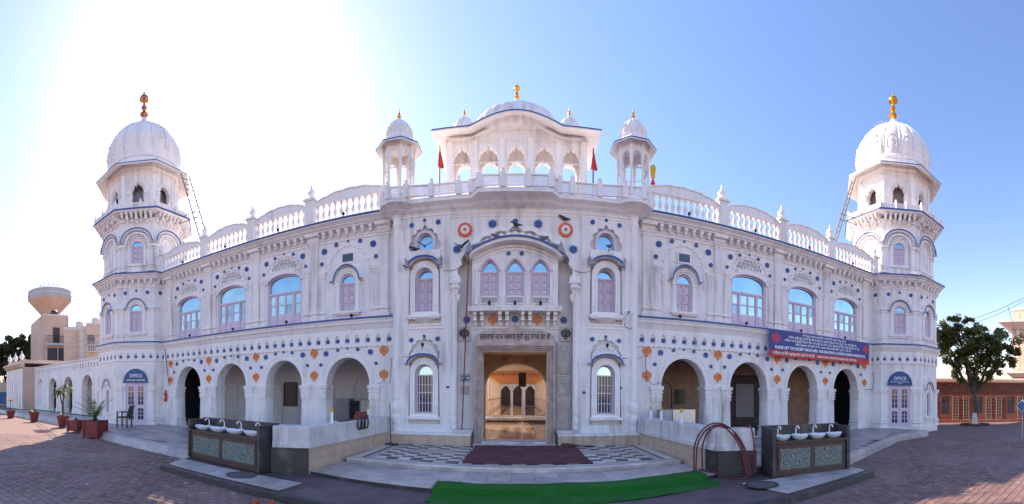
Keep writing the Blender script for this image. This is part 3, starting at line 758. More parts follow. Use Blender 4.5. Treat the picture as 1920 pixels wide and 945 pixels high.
def big_window(parent, cx, y):
    hw, z0, zt, zs, zc = .74, 4.135, 5.33, 5.72, 5.99
    xs = [cx - hw + .05, cx - hw + .36, cx, cx + hw - .36, cx + hw - .05]
    holes = [rect(a + (.03 if i else 0), b - .0, z0 + .04, zt - .03) for i, (a, b) in enumerate(zip(xs, xs[1:]))]
    holes = [rect(xs[0], xs[1] - .03, z0 + .04, zt - .03), rect(xs[1] + .03, xs[3] - .03, z0 + .04, zt - .03), rect(xs[3] + .03, xs[4], z0 + .04, zt - .03)]
    top = arch(cx, hw - .05, zt + .03, zs, zc - .05, 14)
    f = MB().prism(arch(cx, hw, z0, zs, zc, 16), y - .06, y + .08, holes + [top]).build('window', LILAC, parent)
    MB().prism(arch(cx, hw - .03, zt + .01, zs, zc - .03, 14), y + .012, y + .03).build('pane', RND.choice(GLASSV[:2] + [GLASS]), f)
    for a, b in ((xs[0], xs[1] - .03), (xs[1] + .03, cx), (cx, xs[3] - .03), (xs[3] + .03, xs[4])):
        zz = (z0 + .43, z0 + .77, zt - .05); e = .035
        hl = [rect(a + e, b - e, zz[0], zz[1] - .02), rect(a + e, b - e, zz[1] + .02, zz[2] - .02)]
        s_ = MB(); s_.prism(rect(a + .002, b - .002, z0 + .04, zt - .03), y - .02, y + .04, hl); s_.box(a + e + .02, b - e - .02, y - .032, y - .021, z0 + .11, z0 + .36)
        s_.build('sash', LILAC, f)
        for h in hl:
            MB().box(h[0][0] - .01, h[1][0] + .01, y + .005, y + .018, h[0][1] - .01, h[2][1] + .01).build('pane', RND.choice(GLASSV), f)
    return f
def pilaster(mb, cx, hw, z0, z1, y, cap=True):
    mb.box(cx - hw - .05, cx + hw + .05, y - .035, .0, z0, z0 + .12); mb.box(cx - hw - .03, cx + hw + .03, y - .05, .0, z0 + .24, z0 + .30)
    mb.box(cx - hw, cx + hw, y, .0, z0 + .12, z1)
    frame_ring(mb, cx - hw + .035, cx + hw - .035, z0 + .38, z1 - .30, .018, y - .014, y + .004)
    if cap:
        for k, (a, b, e) in enumerate(((.24, .20, .02), (.18, .14, .035), (.10, .04, .05), (.04, 0, .07))):
            mb.box(cx - hw - e, cx + hw + e, y - e * .7, .0, z1 - a, z1 - b)

def make_wing(s, label):
    t = thing('arcade_wing', label, 'building', (s * 9.4, 0, ZT))
    X = lambda x: s * x
    def sp(lst): return [(s * x, z) for x, z in lst]
    arcs = [BAY0 + BAYW * (k + .5) for k in range(4)]
    bnds = [BAY0 + BAYW * k for k in range(5)]
    XA, XB = 3.55, 15.35
    lo_, hi_ = (XA, XB) if s > 0 else (-XB, -XA)
    # walls
    MB().prism(rect(lo_, hi_, ZT - .02, 4.05), 0, .45, [arch(s * c, .80, ZT - .01 + .011, 1.92, 2.84, 24) for c in arcs]).build('ground_floor_wall', WHITE, t)
    wins = [arch(s * c, .755, 4.13, 5.72, 6.0, 16) for c in arcs[1:]] + [arch(s * arcs[0], .285, 4.33, 5.34, 5.64, 14)]
    jal = [[(s * c - .66, 6.085)] + [(s * c - .66 + 1.32 * i / 8, 6.085 + .085 * (1 - (i / 4 - 1) ** 2)) for i in range(1, 8)] + arch_curve(s * c, .66, 6.10, 6.55, 16) for c in arcs[1:]]
    MB().prism(rect(lo_, hi_, 4.04, 7.12), .003, .40, wins + jal).build('upper_wall', WHITE, t)
    # ground floor ornament
    for i, c in enumerate(arcs):
        ar = MB(); archivolt(ar, s * c, .80, 1.92, 2.84, .11, -.03, .02); archivolt(ar, s * c, .845, 1.92, 2.885, .03, -.045, .0)
        wavy(ar, arch_curve(s * c, 1.03, 1.98, 3.05, 26), .05, .17, .022, -.018, .002)
        fr = [(s * c - 1.13, 1.98), (s * c - 1.13, 3.14), (s * c + 1.13, 3.14), (s * c + 1.13, 1.98)]
        wavy(ar, fr[1:3], .03, .12, .018, -.014, .002)
        ar.build('archivolt', WHITE2, t)
        for dx in (-1, 1):
            inst('column', COLM, t, (s * c + dx * .965, 0, 0))
            medal(t, s * c + dx * .82, 0, 3.00, .105); medal(t, s * c + dx * .37, 0, 3.10, .068); medal(t, s * c + dx * 1.02, 0, 2.62, .068)
        medal(t, s * c, 0, 3.14, .045, ROS3)
    for b in bnds:
        khanda(t, s * b, -.004, 3.02, .40); khanda(t, s * b, -.004, 2.24, .40)
        sc_ = MB()
        for dx in (-.10, .10): sc_.box(s * b + dx * 1.45 - .006, s * b + dx * 1.45 + .006, -.012, .002, 1.96, 3.15)
        sc_.build('moulding', WHITE2, t)
    xs = [s * (BAY0 - BAYW / 14 * 0 + niche_sp * (k + .5)) for k in range(-2, 31)]
    for x in bands(t, lo_ + .08 if s > 0 else lo_, hi_ if s > 0 else hi_ - .08, None, xs): stud(t, x, 3.395)
    # upper floor
    for i, c in enumerate(arcs):
        cx = s * c
        if i:
            big_window(t, cx, .10)
            jali_arch(t, cx, .72, 6.07, 6.62, -.006)
            om = MB(); om.prism(arch_curve(cx, .86, 5.74, 6.10, 18) + arch_curve(cx, .755, 5.72, 6.0, 18)[::-1], -.05, .05)
            wavy(om, arch_curve(cx, .76, 6.12, 6.66, 26), .03, .15, .03, -.04, .0)
            om.build('window_arch', WHITE2, t)
            op = MB(); op.prism(arch_curve(cx, .775, 5.715, 6.02, 18) + arch_curve(cx, .735, 5.7, 5.985, 18)[::-1], -.058, .02); op.build('window_arch', LILAC, t)
            for dx in (-1, 1):
                medal(t, cx + dx * .80, 0, 6.52, .105); medal(t, cx + dx * .40, 0, 6.66, .066); medal(t, cx + dx * .93, 0, 6.14, .066)
                pl = MB(); pilaster(pl, cx + dx * .97, .12, 4.13, 5.92, -.035); pl.build('pilaster', WHITE, t)
            medal(t, cx, 0, 6.73, .038, ROS3)
        else:
            shutter_window(t, cx, .275, 4.35, 5.32, 5.34, 5.62, .06)
            fm = MB()
            for k, (dw, yy) in enumerate(((.0, -.05), (.06, -.08), (.11, -.11))): archivolt(fm, cx, .285 + dw, 5.34, 5.64 + dw, .055, yy, .004)
            for dx in (-1, 1):
                fm.box(cx + dx * .36 - .07, cx + dx * .36 + .07, -.07, .004, 4.38, 5.34); fm.box(cx + dx * .37 - .09, cx + dx * .37 + .09, -.09, .004, 5.25, 5.345)
                fm.box(cx + dx * .36 - .085, cx + dx * .36 + .085, -.085, .003, 4.38, 4.50)
            fm.box(cx - .50, cx + .50, -.14, .002, 4.31, 4.385); fm.box(cx - .44, cx + .44, -.10, .002, 4.26, 4.312)
            fm.build('window_surround', WHITE2, t)
            hood(t, cx, .46, 5.40, 5.90, None, -.20, .0, .13)
            wavy_ = MB(); wavy(wavy_, [(cx + .80, 5.2)] + arch_curve(cx, .78, 5.75, 6.62, 28, 'round') + [(cx - .80, 5.2)], .06, .22, .03, -.03, .0); wavy_.build('cusped_moulding', WHITE2, t)
            ve = MB(); frame_ring(ve, cx - .25, cx + .25, 5.99, 6.36, .05, -.04, .004); o_ = ve.build('vent', WHITE2, t)
            MB().box(cx - .20, cx + .20, -.02, .0, 6.04, 6.31).build('pane', GLASSD, o_)
            for dx in (-1, 1):
                medal(t, cx + dx * .90, 0, 6.52, .12); medal(t, cx + dx * .44, 0, 6.68, .080); medal(t, cx + dx * 1.0, 0, 6.10, .080)
                pl = MB(); pilaster(pl, cx + dx * 1.0, .13, 4.13, 5.80, -.03); pl.build('pilaster', WHITE, t)
            medal(t, cx, 0, 6.73, .042, ROS3)
        fr = MB(); frame_ring(fr, cx - 1.12, cx + 1.12, 6.0, 6.80, .016, -.012, .003); fr.build('moulding', WHITE2, t)
    for b in bnds:
        pl = MB(); pilaster(pl, s * b, .16, 4.13, 6.92, -.07); pl.build('pilaster', WHITE, t)
    # cornice
    co = MB(); co.prof([(0, 6.76), (-.03, 6.78), (-.03, 6.84), (-.06, 6.86), (-.06, 6.915), (0, 6.92)], lo_, hi_)
    co.prof([(0, 7.115), (-.22, 7.12), (-.24, 7.16), (-.29, 7.18), (-.29, 7.225), (-.35, 7.27), (-.41, 7.30), (-.41, 7.335), (0, 7.336)], lo_, hi_)
    for b in bnds:
        co.box(s * b - .22, s * b + .22, -.14, .0, 6.92, 7.115); co.box(s * b - .26, s * b + .26, -.27, -.001, 7.02, 7.113)
    co.build('cornice', WHITE2, t)
    rope(lo_, hi_, -.30, 7.20, .075).build('rope_moulding', WHITE2, t)
    rope(lo_, hi_, -.055, 6.885, .06).build('rope_moulding', WHITE2, t)
    MB().box(lo_, hi_, -.45, .0, 7.338, 7.378).build('blue_trim', BLUE, t)
    n = 9
    for k in range(-1, 4 * n + 3):
        x = BAY0 + BAYW / n * (k + .5)
        if any(abs(x - b) < .23 for b in bnds) or x > 15.1: continue
        inst('bracket', bracketm, t, (s * x, 0, 6.90), scale=(1, 1, .9))
    # parapet
    pz = 7.378; PY = -.24
    MB().box(lo_, hi_, PY - .17, .30, pz, pz + .035).build('parapet_kerb', WHITE2, t)
    piers = [BAY0 + BAYW * k for k in (1, 2, 3)]
    spans = [(3.95, piers[0] - .17)] + [(piers[k] + .17, piers[k + 1] - .17) for k in (0, 1)] + [(piers[2] + .17, 14.75)]
    for p in piers + [14.86]:
        pm = MB(); pm.box(s * p - .17, s * p + .17, PY - .16, PY + .16, pz + .03, 8.20); pm.box(s * p - .23, s * p + .23, PY - .22, PY + .22, 8.20, 8.26); pm.box(s * p - .20, s * p + .20, PY - .19, PY + .19, 8.26, 8.30)
        frame_ring(pm, s * p - .12, s * p + .12, pz + .12, 8.12, .02, PY - .175, PY - .158)
        pm.build('pier', WHITE2, t)
        inst('urn', urnm, t, (s * p, PY, 8.30), scale=(1.05, 1.05, 1.08))
    for a, b in spans:
        nb = round((b - a) / .225)
        for k in range(nb): inst('baluster', balm, t, (s * (a + (k + .5) * (b - a) / nb), PY, pz + .035), scale=(1, 1, 1.22))
        L = b - a; top = []
        for i in range(49):
            u = -1 + 2 * i / 48
            z = 8.075 + .235 * (1 - abs(u) ** 2.2) + .028 * abs(math.sin(PI * 2.5 * (u + 1))) ** 0.7
            top.append((s * (a + b) / 2 + u * L / 2, z))
        MB().prism([(top[0][0], 7.99), (top[-1][0], 7.99)] + top[::-1], PY - .09, PY + .09).build('parapet_rail', WHITE2, t)
        MB().band([(x, z - .012) for x, z in top], .04, PY - .12, PY + .12).build('coping', WHITE2, t)
    # verandah behind the arches, floors and roof
    MB().box(lo_ + .01, hi_ - .01, .46, 6, 3.62, 4.0).build('ceiling', WHITE, t)
    MB().box(lo_, hi_, .0, 6.2, 7.0, 7.33).build('roof', WHITE, t)
    for xe in (3.68, 15.22): MB().box(s * xe - .06, s * xe + .06, .42, 6.19, 4.02, 7.0).build('end_wall', WHITE, t)
    MB().box(lo_, hi_, 6.2, 6.5, ZT, 7.5).build('rear_wall', WHITE, t)
    bw = MB()
    bw.box(lo_, hi_, 2.4, 2.6, ZT - .02, 3.62); bw.box(s * 15.3 - .05, s * 15.3 + .05, .46, 2.4, ZT, 3.62); bw.box(s * 3.6 - .05, s * 3.6 + .05, .46, 2.4, ZT, 3.62)
    if s < 0:
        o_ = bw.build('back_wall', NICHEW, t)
        for c in arcs: 
            q = MB(); q.band(arch_curve(s * c, .85, 1.7, 2.6, 20), .05, 2.36, 2.41); q.band([(s * c + .85, ZT), (s * c + .85, 1.72)], .05, 2.36, 2.41); q.band([(s * c - .85, ZT), (s * c - .85, 1.72)], .05, 2.36, 2.41); q.build('blind_arch', NICHEW, t)
        MB().box(-15.24, -15.2, .5, 2.38, ZT, 3.3).build('verandah_shade_panel', DARK, t); MB().box(-15.2, -14.6, 2.30, 2.395, ZT, 3.4).build('verandah_shade_panel', DARK, t)  # near-black panels painted in as the shade at the verandah end
    else:
        bw.build('back_wall', BROWN, t)
        for c in arcs[:3]:
            q = MB(); q.band([(c + .55, ZT)] + arch_curve(c + .0, .55, 1.75, 2.25, 20) + [(c - .55, ZT)], .035, 2.38, 2.41); q.build('blind_arch', DBROWN, t)
        MB().box(8.45, 10.35, 2.30, 2.395, ZT, 2.5).build('panel', DBROWN, t)
        MB().box(15.2, 15.24, .5, 2.38, ZT, 3.3).build('verandah_shade_panel', DARK, t); MB().box(13.9, 15.19, 2.28, 2.395, ZT, 3.2).build('verandah_shade_panel', DARK, t)  # same near-black panels, shade of the verandah end put into colour
    return t
wing_l = make_wing(-1, 'white two-storey arcade wing beside the caretaker office tower, with no banner')
wing_r = make_wing(1, 'white two-storey arcade wing with the long blue banner hung on it')

# ================================================================ GATEHOUSE
g = thing('gatehouse', 'tall white central gatehouse with the great arch, oriel and stone doorway', 'building', (0, 0, ZU))
YF = -.60
SX = 2.67
zbot = ZU - .02
niche = arch(0, 1.70, .60, 5.05, 6.40, 60, 'cusp', 11, .05)
upp = [arch(s * SX, .50, 3.72, 5.92, 6.60, 40, 'cusp', 7, .09) for s in (-1, 1)]
low = [arch(s * SX, .49, .74, 2.72, 3.28, 40, 'cusp', 7, .09) for s in (-1, 1)]
cv = arch_curve(0, 1.70, 5.05, 6.40, 60, 'cusp', 11, .05)[::-1]
MB().prism([(-3.65, .47), (-1.70, .47), (-1.70, 5.0)] + cv[1:-1] + [(1.70, 5.0), (1.70, .47), (3.65, .47), (3.65, 6.96), (-3.65, 6.96)], YF, -.478, upp + low).build('front_wall', WHITE, g)
wh = []
for s in (-1, 1):
    wh += [arch(s * SX, .245, 5.80, 6.18, 6.44, 14), arch(s * SX, .27, 4.07, 5.10, 5.38, 14), arch(s * SX, .27, 1.05, 2.24, 2.51, 14)]
cv = arch_curve(0, 1.72, 5.05, 6.42, 40)[::-1]
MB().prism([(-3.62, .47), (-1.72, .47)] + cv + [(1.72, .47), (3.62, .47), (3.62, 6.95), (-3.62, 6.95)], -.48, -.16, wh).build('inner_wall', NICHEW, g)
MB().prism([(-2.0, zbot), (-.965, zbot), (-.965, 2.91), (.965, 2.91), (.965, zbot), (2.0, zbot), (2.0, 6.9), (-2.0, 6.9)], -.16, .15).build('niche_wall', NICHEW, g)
for s in (-1, 1):
    MB().box(min(s * 3.40, s * 3.64), max(s * 3.40, s * 3.64), -.155, 3.2, zbot, 6.95).build('side_wall', WHITE, g)
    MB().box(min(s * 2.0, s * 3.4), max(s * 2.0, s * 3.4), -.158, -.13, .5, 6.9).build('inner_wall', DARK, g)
MB().box(-3.64, 3.64, -.45, 6.2, 6.9, 7.24).build('roof', WHITE, g)
MB().box(-3.64, 3.64, 3.2, 3.5, 3.2, 6.9).build('rear_wall', WHITE, g)
# plinth of beige tiles with a white ledge
for s in (-1, 1):
    for k in range(4):
        x0 = 1.26 + k * .6; x1 = x0 + .596
        MB().box(min(s * x0, s * x1), max(s * x0, s * x1), -.78, -.5, ZU, .43).build('plinth_tile', TILEB, g)
    MB().box(min(s * 1.25, s * 3.68), max(s * 1.25, s * 3.68), -.80, -.5, .432, .505).build('plinth_ledge', WHITE2, g)
    MB().box(min(s * 1.22, s * 1.72), max(s * 1.22, s * 1.72), -.84, -.17, .507, .60).build('plinth_ledge', MARBLEC, g)
# corner and arch-side columns
for s in (-1, 1):
    MB().lathe([(.13, .505), (.15, .56), (.15, .66), (.12, .70), (.14, .76), (.17, .88), (.12, 1.0), (.10, 1.04), (.13, 1.10), (.165, 1.22), (.15, 1.34), (.10, 1.40), (.095, 1.45), (.12, 1.5), (.10, 1.56), (.098, 6.45), (.11, 6.5),
                (.098, 6.55), (.13, 6.65), (.15, 6.72), (.125, 6.78), (.13, 6.92)], 14, (s * 3.52, -.60)).build('corner_column', WHITE2, g, 40)
    MB().lathe([(.07, .605), (.085, .66), (.06, .70), (.085, .80), (.10, .88), (.06, .97), (.055, 1.0), (.08, 1.06), (.09, 1.14), (.05, 1.25), (.05, 4.55), (.06, 4.6), (.05, 4.62)], 10, (s * 1.78, -.60)).build('slender_column', WHITE2, g, 40)
    cb = MB()
    for z0, z1, hx, d in ((4.55, 4.62, .06, .06), (4.62, 4.70, .09, .09), (4.70, 4.78, .13, .12), (4.78, 4.84, .10, .10), (4.84, 4.95, .16, .15), (4.95, 5.06, .14, .13)):
        cb.box(s * 1.73 - hx, s * 1.73 + hx, -.60 - d, -.45, z0, z1)
    for k in range(4):
        for zz in (4.73, 4.9): cb.lathe([(.02, zz - .05), (.04, zz), (.015, zz + .05)], 6, (s * 1.73 - .10 + k * .066, -.73))
    cb.lathe([(.01, 4.32), (.05, 4.42), (.07, 4.52), (.05, 4.56)], 8, (s * 1.66, -.58))
    cb.build('impost', WHITE2, g)
    for x in (1.95, 2.09, 3.25): 
        MB().box(s * x - .012, s * x + .012, -.622, -.6, .52, 6.86).build('moulding', WHITE2, g)
    for z in (3.56, 3.66): MB().box(min(s * 2.10, s * 3.24), max(s * 2.10, s * 3.24), -.64, -.6, z, z + .05).build('moulding', WHITE2, g)
    fm = MB(); frame_ring(fm, min(s * 2.14, s * 3.2), max(s * 2.14, s * 3.2), 3.70, 6.84, .016, -.615, -.597); frame_ring(fm, min(s * 2.14, s * 3.2), max(s * 2.14, s * 3.2), .66, 3.5, .016, -.615, -.597); fm.build('moulding', WHITE2, g)
    # window column of each side
    cx = s * SX
    fm = MB(); archivolt(fm, cx, .245, 6.18, 6.44, .07, -.56, -.47); fm.box(cx - .315, cx - .245, -.56, -.47, 5.80, 6.18); fm.box(cx + .245, cx + .315, -.56, -.47, 5.80, 6.18); fm.build('window_surround', LILAC, g)
    f = MB().prism(arch(cx, .245, 5.80, 6.18, 6.44, 14), -.42, -.36, [arch(cx, .22, 5.83, 6.18, 6.415, 14)]).build('window', LILAC, g)
    MB().prism(arch(cx, .235, 5.81, 6.18, 6.43, 14), -.39, -.37).build('pane', GLASS, f)
    for z0, zs, zc, kind in ((4.07, 5.10, 5.38, 0), (1.05, 2.24, 2.51, 1)):
        if kind: grille_window(g, cx, .265, z0, zs - .05, zs, zc - .005, -.40)
        else: shutter_window(g, cx, .265, z0, zs - .01, zs, zc - .005, -.40)
        fm = MB(); out = arch(cx, .43, z0 - .10, zs + .06, zc + .20, 18)
        fm.prism(out, -.64, -.47, [arch(cx, .27, z0, zs, zc, 18)])
        archivolt(fm, cx, .27, zs, zc, .05, -.665, -.6)
        for dx in (-1, 1): fm.box(cx + dx * .295 - .025, cx + dx * .295 + .025, -.665, -.6, z0, zs)
        for dx in (-1, 1): fm.lathe([(.03, z0), (.04, z0 + .05), (.025, z0 + .1), (.04, z0 + .18), (.02, z0 + .26)], 8, (cx + dx * .37, -.65))
        fm.build('window_surround', WHITE2, g)
        sl_ = MB(); sl_.box(cx - .50, cx + .50, -.74, -.47, z0 - .17, z0 - .09)
        if not kind:
            sl_.prism(scallop_edge(cx - .47, cx + .47, z0 - .20, z0 - .168, .1, .02), -.72, -.5)
            sl_.lathe([(.0, z0 - .52), (.03, z0 - .50), (.05, z0 - .44), (.03, z0 - .42), (.16, z0 - .33), (.32, z0 - .23), (.36, z0 - .2)], 14, (cx, -.50))
        sl_.build('sill', WHITE2, g)
        hood(g, cx, .47, zs + .28, zc + .29, None, -.84, -.47, .06, .05)
        lp = MB(); c0 = arch_curve(cx, .47, zs + .31, zc + .33, 14)
        lp.prism([(cx + .48, zc + .50), (cx - .48, zc + .50)] + c0[::-1], -.66, -.47) if not kind else lp.prism(arch_curve(cx, .42, zs + .42, zc + .58, 14) + c0[::-1], -.60, -.47)
        for k in range(9):
            a = PI * (k + .5) / 9; px, pz = cx + .40 * math.cos(a), zs + .36 + (zc - zs + .10) * math.sin(a)
            lp.lathe([(.02, -.06), (.055, -.02), (.05, .03), (.01, .07)], 6, (px, -.66)) if 0 else lp.add([(px - .05, -.68, pz - .03), (px + .05, -.68, pz - .03), (px + .035, -.70, pz + .06), (px - .035, -.70, pz + .06), (px, -.62, pz + .10)], [(0, 1, 2, 3), (3, 2, 4), (0, 3, 4), (1, 4, 2)])
        lp.build('lotus_crest', WHITE2, g)
        for dx in (-1, 1):
            MB().add([(cx + dx * .53, -.86, zs + .255), (cx + dx * .53, -.48, zs + .255), (cx + dx * .40, -.48, zs + .30), (cx + dx * .40, -.84, zs + .30), (cx + dx * .54, -.84, zs + (.55 if not kind else .3)), (cx + dx * .54, -.48, zs + (.55 if not kind else .3))],
                     [(0, 1, 2, 3), (0, 4, 5, 1), (0, 3, 4), (1, 5, 2), (3, 2, 5, 4)]).build('hood_end', GREYB, g)
    for z, dz in ((6.70, 0), (3.26, .0)):
        medal(g, s * (SX + .40), YF, z - .02, .075); medal(g, s * (SX - .41), YF, z - .0, .08); medal(g, s * SX, YF, z + .09, .05)
# relief and colour of the centre
cf = MB(); cf.band([(1.89, 3.7), (1.89, 6.79), (-1.89, 6.79), (-1.89, 3.7)], .02, -.62, -.597); cf.band([(1.93, 3.7), (1.93, 6.85), (-1.93, 6.85), (-1.93, 3.7)], .012, -.615, -.597); cf.build('moulding', WHITE2, g)
ca = MB(); oc = arch_curve(0, 1.84, 5.05, 6.52, 66, 'cusp', 11, .045); ic = arch_curve(0, 1.70, 5.05, 6.40, 66, 'cusp', 11, .05)
ca.prism(oc + ic[::-1], -.63, -.59); ca.build('cusped_arch', WHITE2, g)
def flower(parent, x, z, r):
    o = MB(T(x, YF, z)).lathe([(r * .35, 0), (r * .35, 0.0)], 8).build('flower_medallion', ORANGER, parent) if 0 else None
    root = None
    for nm, r0, r1, n, m_, th in (('flower_medallion', .58, 1.0, 18, ORANGER, .05), ('petal_ring', .30, .60, 14, WHITE2, .035), ('flower_centre', .0, .22, 10, ORANGER, .055)):
        pts = []
        for k in range(n * 4):
            a = 2 * PI * k / (n * 4); rr = r * r1 * (0.88 + .12 * abs(math.sin(n * a / 2))); pts.append((x + rr * math.cos(a), z + rr * math.sin(a)))
        q = MB().prism(pts, YF - th, YF + .01).build(nm, m_, root or parent)
        root = root or q
    MB().prism([(x + r * .6 * math.cos(a), z + r * .6 * math.sin(a)) for a in [2 * PI * k / 28 for k in range(28)]], YF - .052, YF).build('petal_field', WHITE2, root)
    MB().prism([(x + r * .24 * (1 if k % 2 else .75) * math.cos(2 * PI * k / 20), z + r * .24 * (1 if k % 2 else .75) * math.sin(2 * PI * k / 20)) for k in range(20)], YF - .066, YF).build('flower_centre', ORANGER, root)
    for k in range(12):
        a = 2 * PI * k / 12; MB(T(x + r * .43 * math.cos(a), YF - .052, z + r * .43 * math.sin(a)) @ Matrix.Rotation(PI / 2, 4, 'X')).lathe([(.025, -.01), (.025, .006), (.0, .012)], 6).build('petal', WHITE2, root)
for s in (-1, 1):
    flower(g, s * 1.46, 6.41, .215)
    inst('pinwheel', SWIRL, g, (s * .66, YF, 6.56), scale=(.14 * s, .12, .14)); inst('pinwheel', SWIRL, g, (s * 1.69, YF, 5.86), scale=(.14 * s, .12, .14))
    medal(g, s * 1.46, -.16, 3.88, .115); khanda(g, s * .67, -.165, 3.86, .37)
medal(g, 0, YF, 6.62, .09); medal(g, 0, -.16, 3.88, .115)
# oriel inside the great arch
OH = 1.25
ow = [arch(x, .27, 4.26, 5.22, 5.55, 16, 'pointed') for x in (-.74, 0, .74)]
zc_ = lambda x: 5.68 + .40 * (1 - (x / 1.28) ** 2)
shape = [(-OH, 4.18), (OH, 4.18)] + [(OH - 2 * OH * i / 20, zc_(OH - 2 * OH * i / 20)) for i in range(21)]
MB().prism(shape, -.54, -.40, ow).build('oriel_front', WHITE, g)
for s in (-1, 1): MB().box(min(s * 1.10, s * OH), max(s * 1.10, s * OH), -.40, -.16, 4.19, 5.66).build('oriel_side', WHITE, g)
for i, x in enumerate((-.74, 0, .74)):
    shutter_window(g, x, .26, 4.48, 5.20, 5.22, 5.54, -.42, None, 'pointed', 2 if 0 else 3)
    om = MB(); archivolt(om, x, .27, 5.22, 5.55, .06, -.575, -.53, 20, 'pointed'); om.build('window_arch', LILAC, g)
    jp = jali_rail(g, (x - .26, -.555), (x + .26, -.555), 4.24, 4.47, .07, .016)
    MB().box(x - .25, x + .25, -.50, -.49, 4.25, 4.46).build('shade_backing', DARK, jp)  # near-black sheet, painted darkness behind the lattice
for x in (-1.13, -.37, .37, 1.13):
    MB().lathe([(.05, 4.24), (.06, 4.30), (.035, 4.36), (.05, 4.44), (.03, 4.52), (.03, 5.10), (.045, 5.14), (.03, 5.17), (.06, 5.24), (.05, 5.28)], 8, (x, -.56)).build('slender_column', WHITE2, g, 40)
for x in (-.19, .19): medal(g, x, -.54, 5.72, .07)
for x in (-.36, .36): MB().box(x - .008, x + .008, -.552, -.538, 5.3, 5.82).build('moulding', WHITE2, g)
hc = [(-1.42, 5.62), (-1.32, 5.63)] + [(-1.24 + 2.48 * i / 24, zc_(-1.24 + 2.48 * i / 24) + .02) for i in range(25)] + [(1.32, 5.63), (1.42, 5.62)]
bh = MB().band(hc, .045, -.92, -.88).build('blue_hood', BLUE, g)
MB().band([(x, z - .005) for x, z in hc], .035, -.879, -.15).build('hood_slab', WHITE2, bh)
MB().band([(x, z - .06) for x, z in hc[1:-1]], .075, -.86, -.15).build('hood_soffit', WHITE2, g)
w2 = MB()
for dz, yy in ((.18, -.60), (.27, -.57)): w2.band([(x * .95, z - dz) for x, z in hc[2:-2]], .035, yy, -.53)
w2.build('arch_moulding', WHITE2, g)
for s in (-1, 1):
    MB().add([(s * 1.20, -.93, 5.72), (s * 1.43, -.93, 5.60), (s * 1.43, -.40, 5.60), (s * 1.22, -.40, 5.74), (s * 1.30, -.90, 6.0), (s * 1.31, -.45, 6.0)],
             [(0, 1, 2, 3), (0, 4, 1), (1, 4, 5, 2), (3, 5, 4, 0), (2, 5, 3)]).build('hood_end', GREYB, g)
ty = [(1.5 - 3.0 * i / 24, zc_(min(1.28, abs(1.5 - 3.0 * i / 24))) + .0) for i in range(25)]
MB().prism(arch_curve(0, 1.69, 5.05, 6.39, 40)[3:-3] + ty[::-1], -.47, -.30).build('tympanum', WHITE, g)
for k in range(11):                                           # carved lotus petals above the hood
    u = -1 + 2 * k / 10; x = 1.12 * u; z = zc_(x) + .07
    MB(T(x, -.50, z) @ Matrix.Rotation(-u * .55, 4, 'Y')).lathe([(.05, -.04), (.105, .03), (.118, .10), (.095, .18), (.05, .235), (.01, .25)], 10, sy=.6).build('lotus_petal', WHITE2, g, 40)
MB().box(-1.36, 1.36, -.66, -.15, 4.10, 4.18).build('oriel_floor', WHITE2, g)
MB().prism(scallop_edge(-1.36, 1.36, 4.06, 4.10, .085, .02), -.65, -.16).build('oriel_trim', WHITE2, g)
rope(-1.36, 1.36, -.66, 4.14, .07).build('rope_moulding', WHITE2, g)
for x in (-1.18, -.97, -.44, -.23, .23, .44, .97, 1.18):
    b = MB(); b.box(x - .05, x + .05, -.56, -.16, 3.95, 4.06); b.box(x - .045, x + .045, -.42, -.16, 3.84, 3.95); b.box(x - .06, x + .06, -.46, -.16, 3.80, 3.835)
    b.lathe([(.01, 3.64), (.035, 3.68), (.05, 3.74), (.03, 3.80)], 8, (x, -.30)); b.build('bracket', WHITE2, g)
# stone doorway
for hw, t_, y in ((1.20, .07, -.42), (1.13, .06, -.36), (1.07, .05, -.30), (1.02, .056, -.24)):
    h = {1.20: 3.12, 1.13: 3.05, 1.07: 2.99, 1.02: 2.945}[hw]
    MB().prism([(-hw, ZU), (-hw + t_, ZU), (-hw + t_, h - t_), (hw - t_, h - t_), (hw - t_, ZU), (hw, ZU), (hw, h), (-hw, h)], y, -.12).build('door_frame', STONE, g)
cv_ = MB()
for hw_, y_ in ((1.165, -.425), (1.10, -.365)):
    for sx_ in (-1, 1):
        for k in range(34): cv_.lathe([(.008, .24 + k * .083), (.02, .265 + k * .083), (.008, .30 + k * .083)], 6, (sx_ * hw_, y_))
    for k in range(int(hw_ * 2 / .083)): cv_.lathe([(.008, hw_ + 1.885), (.02, hw_ + 1.905), (.008, hw_ + 1.93)], 6, (-hw_ + .05 + k * .083, y_))
cv_.build('carved_beads', STONE, g)['kind'] = 'stuff'
pts = [(-1.20, 3.125), (1.20, 3.125), (1.20, 3.22)]
for i in range(9):
    a = PI / 2 * i / 8; pts.append((.62 + .56 * math.cos(a), 3.24 + .30 * math.sin(a)))
pts += [(.22, 3.55), (.17, 3.57), (.15, 3.62), (.06, 3.66), (0, 3.70)]
pts += [(-x, z) for x, z in pts[2:-1][::-1]]
MB().prism(pts, -.36, -.15).build('pediment', STONE, g)
text('ਗੁਰਦਵਾਰਾ ਜਨਮ ਅਸਥਾਨ ਸ੍ਰੀ ਗੁਰੂ ਨਾਨਕ ਦੇਵ ਜੀ', .21, T(0, -.362, 3.33), BLACKP, g, width=2.08, bold=.006)
MB().box(-.965, .965, -.5, .25, ZU - .01, .235).build('threshold', MARBLEC, g)
MB().box(-1.2, 1.2, -.62, -.42, ZU + .001, .19).build('door_step', STONEL, g)
MB().box(-1.70, 1.70, -.205, -.15, 3.60, 3.635).build('moulding', WHITE2, g)
for s in (-1, 1):
    MB().box(s * 1.52 - .18, s * 1.52 + .18, -.22, -.15, 3.23, 3.665).build('emblem_tile', STONEL, g)
    khanda(g, s * 1.52, -.222, 3.45, .38, KH_K)
